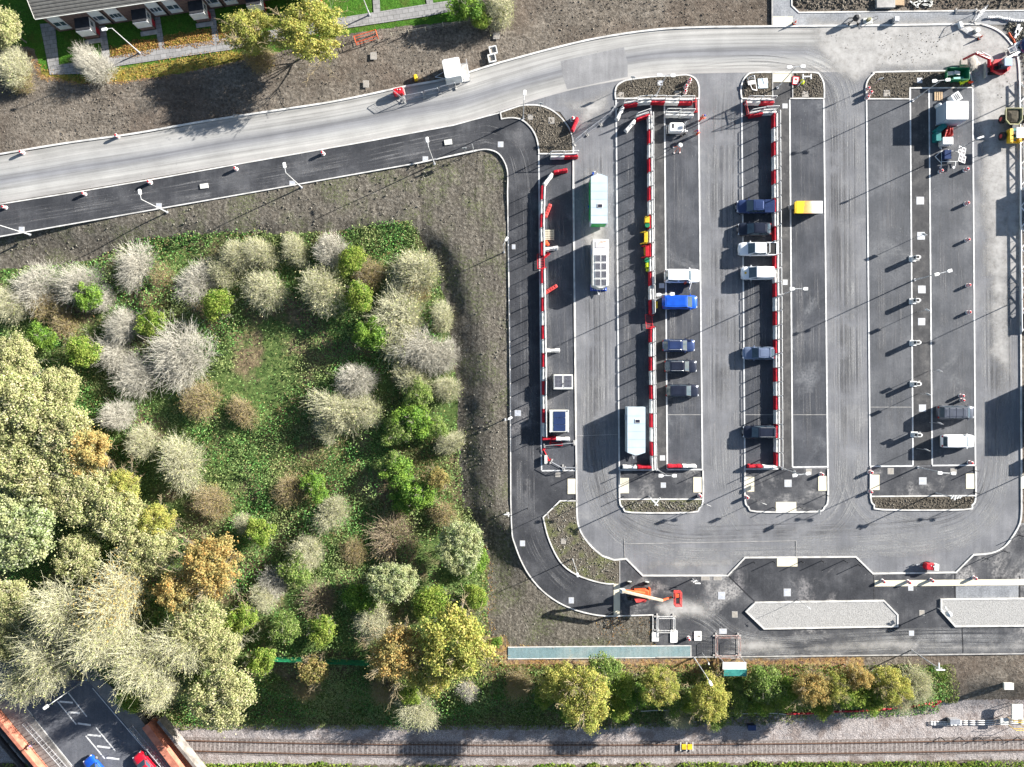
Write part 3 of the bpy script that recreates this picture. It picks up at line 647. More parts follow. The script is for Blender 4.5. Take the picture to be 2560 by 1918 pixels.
lane('tyre_marks', [(-40, 560), (400, 490), (800, 420), (1150, 350), (1230, 340), (1290, 380), (1312, 500), (1314, 700)], 60, 'tyre_bay', .046)
for pts in ([(1700, 260), (1702, 700), (1710, 1170)], [(2220, 260), (2225, 700), (2230, 1160)], [(2376, 240), (2380, 700), (2386, 1160)], [(2016, 260), (2020, 700), (2026, 1160)], [(1390, 400), (1394, 800), (1398, 1170)], [(1584, 260), (1588, 700), (1592, 1170)], [(1896, 260), (1900, 700), (1904, 1170)]):
    lane('tyre_marks', pts, 78, 'tyre_bay', .046)
def blockend(x0, x1, y0, y1, rad):
    return smooth([(x0, y0), (x0, y1 - rad), (x0 + rad * .3, y1 - rad * .38), (x0 + rad, y1), (x1 - rad, y1), (x1 - rad * .3, y1 - rad * .38), (x1, y1 - rad), (x1, y0)], 3)
EB, EC, EE = blockend(1549, 1757, 1176, 1281, 30), blockend(1862, 2069, 1172, 1279, 30), blockend(2176, 2438, 1166, 1274, 30)
for e in (EB, EC, EE): sheet('footway', PX(e), .05, 'asph_fore')
def below(e, y): return [p for p in e if p[1] >= y]
soilB = [(1550, 1249)] + below(EB, 1249) + [(1756, 1249)]; soilE = [(2177, 1242)] + below(EE, 1242) + [(2437, 1240)]
for s_, mt in ((soilB, 'soil_grass'), (soilE, 'soil_dark')): sheet('island_soil', PX(s_), .09, mt)
TB = smooth([(1539, 247), (1538, 232), (1542, 216), (1555, 206), (1573, 200), (1628, 193), (1686, 190), (1715, 188), (1732, 193), (1742, 203), (1747, 220), (1747, 247)], 3)
TC = smooth([(1854, 246), (1852, 226), (1856, 206), (1868, 188), (1888, 182), (1960, 182), (2036, 182), (2050, 191), (2059, 211), (2060, 246)], 3)
TE = smooth([(2166, 248), (2165, 214), (2172, 197), (2184, 185), (2198, 181), (2360, 178), (2413, 178), (2425, 190), (2430, 216)], 3)
I1 = smooth([(1251, 282), (1280, 272), (1309, 264), (1352, 265), (1387, 281), (1413, 307), (1428, 333), (1433, 362), (1433, 385)], 3)
I1b = smooth([(1347, 385), (1347, 377), (1342, 348), (1329, 322), (1306, 301), (1280, 295), (1254, 298)], 3)
I2 = [(1400, 1252), (1441, 1252)] + smooth([(1442, 1279), (1445, 1310), (1457, 1339), (1480, 1368), (1506, 1390), (1535, 1400), (1549, 1401)], 3) + [(1549, 1459), (1535, 1459)] + crv_in[::-1][1:]
sheet('island_soil', PX(TB), .09, 'soil_dark')
sheet('island_soil', PX([p for p in TC if p[0] <= 1931] + [(1931, 182), (1931, 246)]), .09, 'soil_dark')
sheet('island_soil', PX([(1981, 246), (1981, 182)] + [p for p in TC if p[0] >= 1981]), .09, 'soil_dark')
sheet('island_soil', PX(TE + [(2428, 219), (2274, 220), (2273, 248)]), .09, 'soil_dark')
sheet('island_soil', PX(I1 + I1b), .09, 'soil_dark')
sheet('island_soil', PX(I2), .09, 'soil_grass')
# forecourt and what lies on it
FORE = [(1549, 1400), (1565, 1397), (1607, 1439), (1819, 1439), (1862, 1394), (2139, 1392), (2182, 1434), (2389, 1431), (2433, 1387), (2476, 1383), (2508, 1368), (2528, 1345), (2549, 1308), (2720, 1290), (2720, 1632), (1920, 1641), (1640, 1643), (1640, 1612), (1631, 1600), (1631, 1537), (1549, 1539)]
sheet('forecourt', PX(FORE), .05, 'asph_fore')
lane('tyre_marks', [(1640, 1590), (1850, 1620), (2100, 1610), (2300, 1600), (2600, 1600)], 70, 'tyre_lane', .056)
lane('tyre_marks', [(1660, 1500), (1760, 1540), (1850, 1600), (2000, 1620)], 60, 'tyre_lane', .06)
sheet('footway', PX([(1862, 1396), (2139, 1394), (2182, 1436), (2184, 1497), (1885, 1502), (1826, 1442)]), .064, 'asph_path')
sheet('footway', PX([(2388, 1466), (2545, 1462), (2545, 1494), (2388, 1495)]), .064, 'grey_path')
sheet('teal_path', PX([(1270, 1619), (1727, 1615), (1727, 1642), (1270, 1646)]), .06, 'teal_path')
strip('path_edging', PX([(1270, 1618), (1727, 1614), (1727, 1643), (1270, 1647)]), .12, 0, .08, 'concrete')
for pl in ([(1864, 1528), (1887, 1506), (2208, 1501), (2242, 1536), (2242, 1565), (1909, 1571)], [(2351, 1526), (2351, 1498), (2720, 1494), (2720, 1562), (2386, 1565)]):
    sheet('gravel_bed', PX(pl), .2, 'gravel'); strip('kerb', PX(pl), .21, 0, .26, 'concrete', True)
# flush lines and joints of the forecourt
for pts in ([(1607, 1440), (1880, 1502)][:0] or [(1822, 1441), (1886, 1503)], [(2183, 1435), (2185, 1499)], [(2387, 1432), (2388, 1497)], [(2405, 1566), (2407, 1632)], [(2549, 1440), (2549, 1496)]):
    strip('drain_slot', PX(pts), .14, .04, .07, 'dark_steel')
PADS = [(1419, 1197, 1442, 1235), (1549, 1195, 1572, 1233), (1733, 1193, 1757, 1231), (1863, 1192, 1885, 1229), (2045, 1190, 2069, 1227), (1939, 1255, 1990, 1279), (2174, 1187, 2198, 1225), (2414, 1184, 2438, 1222), (1942, 1394, 1993, 1416), (1931, 184, 1981, 206), (1930, 42, 1981, 65), (2550, 1185, 2580, 1222)]
for x0, y0, x1, y1 in PADS: sheet('crossing_paving', PX(rect(x0, y0, x1, y1)), .09, 'cream', thick=.06)
sheet('crossing_paving', PX(rect(1534, 1459, 1550, 1539)), .08, 'cream', thick=.06)
sheet('crossing_paving', PX([(2186, 1451), (2720, 1446), (2720, 1461), (2186, 1466)]), .075, 'cream', thick=.06)
# north path and the garden paths
sheet('footway', PX([(1930, -30), (1979, -30), (1979, 15), (1997, 32), (2395, 28), (2720, 26), (2720, 62), (2427, 62), (1930, 66)]), .03, 'grey_path')
strip('kerb', PX([(1979, -30), (1979, 15), (1997, 32), (2395, 28), (2720, 26)]), .18, 0, .1, 'concrete')
strip('kerb', PX([(1930, -30), (1930, 64)]), .17, 0, .1, 'kerb_old')
GP = [(100, 60), (137, 58), (148, 162), (275, 143), (400, 120), (536, 101), (700, 72), (860, 43), (1069, 10), (1200, -10), (1200, 16), (1138, 26), (1069, 41), (863, 71), (700, 100), (574, 125), (452, 142), (284, 167), (203, 185), (125, 187)]
sheet('garden_path', PX(GP), .03, 'slabs')
for q in ([(247, 66), (263, 64), (276, 143), (257, 146)], [(386, 44), (400, 42), (412, 118), (397, 121)], [(522, 24), (536, 22), (548, 99), (532, 102)], [(931, -20), (948, -20), (951, 30), (934, 33)], [(1062, -20), (1080, -20), (1083, 8), (1067, 10)]):
    sheet('garden_path', PX(q), .034, 'slabs')
# pale dust and dried slurry
def dustpatch(poly, z, fe=1.6, st=.6):
    X0, X1 = min(p[0] for p in poly), max(p[0] for p in poly); Y0, Y1 = min(p[1] for p in poly), max(p[1] for p in poly)
    a, b = P(X0, Y1), P(X1, Y0)
    gx, gy = np.meshgrid(np.arange(a[0], b[0] + st, st), np.arange(a[1], b[1] + st, st), indexing='ij')
    m = sst(0, fe, sdist(PX(poly), gx.ravel(), gy.ravel()))
    ii = np.arange(gx.size).reshape(gx.shape)
    F = np.stack([ii[:-1, :-1], ii[1:, :-1], ii[1:, 1:], ii[:-1, 1:]], -1).reshape(-1, 4)
    keep = m[F].max(1) > 0
    me = npmesh('dried_slurry', np.stack([gx.ravel(), gy.ravel(), np.full(gx.size, z)], 1), F[keep], 'dust')
    vcol(me, 'cover', m, m, m); link('dried_slurry', me)['kind'] = 'structure'
dustpatch([(1990, 20), (2430, 20), (2530, 45), (2590, 130), (2600, 460), (2575, 760), (2440, 700), (2418, 330), (2400, 200), (2360, 200), (2200, 210), (2140, 235), (2080, 210), (2010, 130)], .032, 3.4)
dustpatch([(2440, 480), (2549, 480), (2552, 1000), (2450, 900)], .033, 3.5)
dustpatch([(1620, 1505), (1690, 1475), (1780, 1500), (1800, 1560), (1660, 1560), (1630, 1540)], .068, 2.0)
dustpatch([(1820, 1580), (1960, 1590), (1990, 1640), (1830, 1645)], .068, 1.8)
dustpatch([(2000, 1600), (2240, 1580), (2420, 1600), (2640, 1590), (2640, 1640), (2000, 1640)], .068, 2.2)
dustpatch([(1290, 262), (1540, 205), (1545, 290), (1480, 330), (1440, 345), (1430, 300), (1380, 270)], .032, 3.0)
dustpatch([(1540, 1420), (1640, 1385), (1850, 1380), (1850, 1430), (1620, 1440)], .048, 2.5)
dustpatch([(1440, 430), (1500, 400), (1540, 460), (1535, 620), (1470, 700), (1440, 600)], .05, 2.5)
# kerbs
strip('kerb', PX(rt), .25, -.05, .13, 'concrete')
strip('kerb', PX(RIGHTK[:3] + smooth(RIGHTK[3:9], 3) + RIGHTK[9:17] + smooth(RIGHTK[17:22], 3) + RIGHTK[22:]), .21, -.02, .12, 'concrete')
strip('kerb', PX([(-60, 522), (0, 511), (208, 478), (405, 445), (640, 403), (930, 352), (1132, 314), (1251, 282)]), .17, -.02, .1, 'concrete')
strip('kerb', PX(fw_low + [(1276, 960), (1277, 1250)] + crv_out[1:] + [(1632, 1537), (1632, 1602)]), .16, -.05, .12, 'concrete')
strip('kerb', PX(I1 + [(1347, 385)] + I1b[1:]), .18, 0, .13, 'concrete', True)
strip('kerb', PX(TB), .2, 0, .13, 'concrete', True); strip('kerb', PX(TC), .2, 0, .13, 'concrete', False)
strip('kerb', PX([(1854, 247), (1931, 247)]), .17, 0, .125, 'concrete'); strip('kerb', PX([(1974, 247), (2060, 247)]), .17, 0, .125, 'concrete')
strip('kerb', PX([(1931, 184), (1931, 245)]), .16, 0, .12, 'kerb_old'); strip('kerb', PX([(1981, 184), (1981, 245)]), .16, 0, .12, 'kerb_old')
strip('kerb', PX(TE), .2, 0, .13, 'concrete'); strip('kerb', PX([(2167, 248), (2273, 248), (2274, 221), (2430, 220)]), .17, 0, .125, 'concrete')
strip('kerb', PX([(1400, 1252), (1441, 1252)]), .16, 0, .12, 'concrete'); strip('kerb', PX([(1400, 1252), (1358, 1293)] + crv_in[1:]), .18, 0, .14, 'concrete')
strip('kerb', PX([(1549, 1402), (1549, 1459)]), .12, 0, .12, 'kerb_old')
for e in (EB, EC, EE): strip('kerb', PX(e), .21, 0, .14, 'concrete')
strip('kerb', PX([(1551, 1248), (1755, 1248)]), .18, 0, .13, 'concrete'); strip('kerb', PX([(2178, 1241), (2436, 1239)]), .18, 0, .13, 'concrete')
strip('kerb', PX([(1640, 1643), (1920, 1641), (2720, 1632)]), .16, -.05, .12, 'kerb_old')
def line(pts, w=.2): strip('bay_line', PX(pts), w, .02, .06, 'white_line')
for pts in ([(1347, 386), (1354, 1176)], [(1354, 1177), (1441, 1176)], [(1540, 250), (1548, 1175)], [(1661, 250), (1668, 1173)], [(1746, 249), (1756, 1175)], [(1550, 1175), (1636, 1175)], [(1668, 1174), (1755, 1174)],
            [(1854, 249), (1862, 1172)], [(1974, 249), (1981, 1167)], [(1981, 1168), (2067, 1167)], [(2059, 249), (2069, 1170)], [(1863, 1173), (1945, 1172)],
            [(2166, 250), (2175, 1165)], [(2175, 1166), (2282, 1165)], [(2275, 223), (2282, 1164)], [(2322, 223), (2330, 1162)], [(2330, 1164), (2437, 1163)], [(2431, 222), (2438, 1164)], [(1433, 387), (1441, 1180)], [(1627, 256), (1628, 290)]):
    line(pts)

for pts in ([(1669, 1037), (1752, 1037)], [(1982, 1037), (2066, 1037)], [(2176, 1018), (2281, 1018)], [(1863, 1037), (1940, 1037)], [(1443, 1090), (1545, 1086)], [(1560, 1360), (1990, 1352), (1991, 1391)], [(1560, 1346), (1562, 1394)]):
    strip('asphalt_joint', PX(pts), .07, .03, .052, 'kerb_old')
# ---------------------------------------------------------------- trees and undergrowth
def grow(rg, h, spread, nstem, levels=3, base=.25, kids=3, r0=.06, up=.10, trunk=0.0, first=.28, shrink=.52, bend=.2):
    segs = []
    U, N_ = rg.uniform, rg.gauss
    def nrm(d):
        L = math.sqrt(d[0] ** 2 + d[1] ** 2 + d[2] ** 2) or 1; return (d[0] / L, d[1] / L, d[2] / L)
    def go(p, d_, length, r, lev):
        n = 4 if lev > 0 else 3; st = length / n
        for i in range(n):
            d_ = nrm((d_[0] + N_(0, bend), d_[1] + N_(0, bend), d_[2] + N_(0, bend * .6) + up))
            q = (p[0] + d_[0] * st, p[1] + d_[1] * st, p[2] + d_[2] * st)
            ra, rb = r * (1 - .75 * i / n), r * (1 - .75 * (i + 1) / n)
            segs.append((*p, *q, ra, rb, lev)); p = q
            if lev > 0 and (i + 1) / n >= first:
                for _ in range(kids if lev > 1 else kids - 1):
                    a = (N_(0, 1), N_(0, 1), N_(0, 1)); k = U(.55, 1.15)
                    go(p, nrm((d_[0] + a[0] * k * .62, d_[1] + a[1] * k * .62, d_[2] + a[2] * k * .5)), length * shrink * U(.6, 1.1) * (1 - .35 * i / n), max(rb * .7, .012), lev - 1)
    z0 = trunk * h
    if trunk:
        p = (0, 0, 0)
        for i in range(3):
            q = (p[0] + N_(0, .1), p[1] + N_(0, .1), z0 * (i + 1) / 3); segs.append((*p, *q, r0 * 2.4 * (1 - .15 * i), r0 * 2.4 * (1 - .15 * (i + 1)), 9)); p = q
        bx, by = p[0], p[1]
    else: bx = by = 0
    for k in range(nstem):
        az = 2 * math.pi * (k + U(-.4, .4)) / nstem; t = spread * math.sqrt(U(.03, 1))
        d_ = (math.cos(az) * math.sin(t), math.sin(az) * math.sin(t), math.cos(t))
        go((bx + math.cos(az) * base * U(.2, 1), by + math.sin(az) * base * U(.2, 1), z0), d_, (h - z0) * U(.62, .95), r0 * U(.7, 1.1), levels)
    return segs
def dome(name, seed, Rr, h, mat, bark, cat, n=(13, 120, 900, 4600), low=0.0, up=.55, zmin=.04, buds=None, nb=0, bsz=.085, rad=(.05, .024, .013, .0085), lob=.42, reach=.2, squash=1.0, blobs=6):
    """bushy crown of branches: each order of branching reaches for points spread through an uneven dome"""
    nr = np.random.default_rng(seed)
    L = nr.normal(size=(6, 3)); L /= np.linalg.norm(L, axis=1, keepdims=True); L[:, 2] = np.abs(L[:, 2])
    nb_ = blobs; bc = nr.normal(size=(nb_, 3)); bc /= np.linalg.norm(bc, axis=1, keepdims=True); bc *= nr.uniform(.1, .58, (nb_, 1)); bc[:, 2] = np.abs(bc[:, 2]) * .5
    br_ = nr.uniform(.34, .62, nb_); br_[0] = .72; bc[0] *= .3
    def pts(k, r0, r1):
        q = nr.normal(size=(k, 3)); q[:, 2] = np.abs(q[:, 2]) * squash + zmin; q /= np.linalg.norm(q, axis=1, keepdims=True)
        f = (1 - lob) + 1.5 * lob * np.clip((q @ L.T).max(1), 0, 1) ** 2.5
        w = nr.choice(nb_, k, p=br_ ** 2 / (br_ ** 2).sum())
        return (bc[w] * min(1, r1 * 1.15) + q * (nr.uniform(r0, r1, k) * f * br_[w] * 1.25)[:, None]) * [Rr, Rr, h * (1 - low)] + [0, 0, h * low]
    org = np.stack([nr.normal(0, .12, 16), nr.normal(0, .12, 16), np.full(16, h * low * .8)], 1)
    par = org; segs = []; roots = []
    for lv, (k, (r0, r1), rr) in enumerate(zip(n[:3], ((.22, .45), (.42, .78), (.62, .96)), rad)):
        q = pts(k, r0, r1); d2 = ((q[:, None] - par[None]) ** 2).sum(2); j = d2.argmin(1); b = par[j]
        mid = (b + q) / 2 + nr.normal(0, .07, q.shape) * np.linalg.norm(q - b, axis=1, keepdims=True) + [0, 0, .02]
        for s_, e_, ra, rb in ((b, mid, rr, rr * .75), (mid, q, rr * .75, rr * .5)): segs.append(np.concatenate([s_, e_, np.full((k, 1), ra), np.full((k, 1), rb), np.full((k, 1), lv)], 1))
        par = q
    j = nr.integers(0, len(par), n[3]); b = par[j]; out = b / [Rr, Rr, h]; out[:, 2] = out[:, 2] * .6 + up; out /= np.linalg.norm(out, axis=1, keepdims=True)
    e = b + (out + nr.normal(0, .75, b.shape)) * Rr * reach * nr.uniform(.5, 1.2, (len(b), 1)); mid = (b + e) / 2 + nr.normal(0, .03 * Rr, b.shape) * .5
    for s_, e_ in ((b, mid), (mid, e)): segs.append(np.concatenate([s_, e_, np.full((len(b), 1), rad[3]), np.full((len(b), 1), rad[3] * .8), np.full((len(b), 1), 3)], 1))
    if low: segs.append(np.array([[0, 0, 0, 0, 0, h * low * .85, rad[0] * 2.6, rad[0] * 2, 0]]))
    seg = np.concatenate(segs); root = thing(name, '', cat)
    link('trunk', twigs('trunk', seg[seg[:, 8] <= 1][:, :8], bark), root); link('twig_crown', twigs('twig_crown', seg[seg[:, 8] > 1][:, :8], mat), root)
    if buds:
        pos = e[nr.integers(0, len(e), nb)] + nr.normal(0, .1, (nb, 3))
        link('leaf_crown', leaves('leaf_crown', pos, bsz, nr.normal(size=(nb, 3)) + [0, 0, .6], buds, nr), root)
    return Kind(root)
def leafy(name, seed, Rr, h, nclump, per, size, mat, cat, low=.3, rc=.26, twigm=None, bark='bark', fill=.45, ups=.5, lobes=5):
    """trunk and limbs, and leaves gathered in clumps over an uneven, lobed crown"""
    nr = np.random.default_rng(seed); rg = random.Random(seed)
    root = thing(name, '', cat)
    seg = np.array(grow(rg, h * .88, .75, 6, levels=2, trunk=low * .7, r0=.055 * h / 5, base=.1, kids=3, shrink=.5, up=.06))
    link('trunk', twigs('trunk', seg[:, :8], bark), root)
    hz = h * (1 - low) / 2; hc = h * low + hz
    lob = nr.normal(size=(lobes, 3)); lob /= np.linalg.norm(lob, axis=1, keepdims=True); lob[:, 2] = np.abs(lob[:, 2]) * .7
    d = nr.normal(size=(nclump, 3)); d[:, 2] = d[:, 2] * .8 + .25; d /= np.linalg.norm(d, axis=1, keepdims=True)
    far = .72 + .38 * np.clip((d @ lob.T).max(1), 0, 1) ** 3
    rad = (nr.uniform(fill ** 2, 1, nclump) ** .5 * far)[:, None]
    cen = d * rad * [Rr * .88, Rr * .88, hz * .92] + [0, 0, hc]
    rcl = Rr * rc * nr.uniform(.55, 1.25, nclump)
    w = rcl ** 2 / (rcl ** 2).sum(); idx = nr.choice(nclump, nclump * per, p=w); n = len(idx)
    u = nr.normal(size=(n, 3)); u /= np.linalg.norm(u, axis=1, keepdims=True)
    u[:, 2] = np.where(nr.uniform(size=n) < .7, np.abs(u[:, 2]), u[:, 2])
    pos = cen[idx] + u * (rcl[idx] * nr.uniform(.25, 1, n) ** .45)[:, None] * [1, 1, .8]
    stray = nr.uniform(size=n) < .25; pos[stray] += nr.normal(0, Rr * .075, (stray.sum(), 3))
    link('crown', leaves('crown', pos, size, u * .8 + [0, 0, ups] + nr.normal(0, .55, (n, 3)), mat, nr), root)
    if twigm:
        tw = seg[seg[:, 8] <= 1].copy(); k = 1.22; tw[:, 0:2] *= k; tw[:, 3:5] *= k; tw[:, 2] *= 1.06; tw[:, 5] *= 1.06; tw[:, 6:8] = np.maximum(tw[:, 6:8] * .6, .015)
        link('bare_twigs', twigs('bare_twigs', tw[:, :8], twigm), root)
    return Kind(root)
TK = {}
def reg(k, Rr, h, kinds): TK[k] = (Rr, h, kinds, [0])
reg('W', 2.9, 3.4, [dome('bare_shrub', 11 + i, 2.7, 3.2, 'twig_white', 'bark_pale', 'shrub') for i in range(3)])
reg('O', 2.9, 3.4, [dome('bare_shrub', 31 + i, 2.7, 3.2, 'twig_olive', 'bark_pale', 'shrub', buds='lf_pale', nb=1300) for i in range(3)])
reg('T', 2.9, 3.0, [dome('dry_shrub', 51 + i, 2.7, 2.8, 'twig_tan', 'bark', 'shrub', n=(11, 100, 700, 3200), buds='lf_tan', nb=1800) for i in range(2)])
reg('B', 2.7, 1.2, [dome('dead_bramble', 61, 2.6, 1.1, 'twig_brown', 'bark', 'shrub', n=(14, 90, 500, 2400), up=.1, reach=.32, buds='lf_dry', nb=700)])
reg('F', 4.4, 10.5, [dome('twiggy_tree', 71 + i, 4.2, 10.5, 'twig_olive', 'bark_pale', 'tree', n=(8, 80, 800, 2900), low=.16, up=.9, squash=1.7, rad=(.15, .06, .024, .013), reach=.24, buds='lf_pale', nb=2600, bsz=.11) for i in range(2)])
reg('G', 4.2, 10.0, [dome('twiggy_tree', 81, 4.0, 10, 'twig_olive', 'bark_pale', 'tree', n=(8, 80, 750, 2700), low=.16, up=.9, squash=1.7, rad=(.15, .06, .024, .013), reach=.24, buds='lf_orange', nb=2200, bsz=.11)])
reg('P', 5.6, 9.0, [leafy('broadleaf_tree', 91 + i, 5.6, 9, 230, 115, .13, 'lf_pale', 'tree', rc=.13, twigm='twig_olive') for i in range(3)])
reg('L', 5.6, 9.0, [leafy('broadleaf_tree', 101, 5.6, 9, 230, 115, .135, 'lf_lime', 'tree', rc=.13)])
reg('Y', 4.6, 8.0, [leafy('autumn_tree', 111 + i, 4.6, 8, 150, 100, .118, 'lf_yellow', 'tree', rc=.15, twigm='twig_tan') for i in range(2)])
reg('R', 4.4, 8.5, [leafy('autumn_tree', 121 + i, 4.4, 8.5, 150, 95, .118, 'lf_orange', 'tree', rc=.15, twigm='twig_tan') for i in range(2)])
reg('N', 3.0, 5.0, [leafy('autumn_tree', 131, 3.0, 5.2, 90, 46, .12, 'lf_tan', 'tree', rc=.18, twigm='twig_tan')])
reg('g', 2.4, 3.8, [leafy('green_bush', 141 + i, 2.4, 3.8, 60, 100, .1, 'lf_bright', 'bush', low=.1, rc=.28, lobes=4) for i in range(2)])
reg('m', 2.4, 4.0, [leafy('green_bush', 151 + i, 2.4, 4.0, 60, 100, .1, 'lf_green', 'bush', low=.1, rc=.27, lobes=4) for i in range(2)])
reg('d', 2.4, 3.6, [leafy('ivy_thicket', 161 + i, 2.4, 3.6, 60, 100, .1, 'lf_deep', 'thicket', low=.08, rc=.27, lobes=4) for i in range(2)])
SYM = dict(W='bare pale grey', O='bare lichen-green', T='dry tan', B='collapsed brown', F='tall twiggy half-bare', G='tall twiggy brownish', P='pale green leafy', L='bright green leafy', Y='yellowing', R='orange-tinged', N='tan-leaved', g='bright green rounded', m='mid-green', d='dark ivy-green')
OV = 2560 / 2212
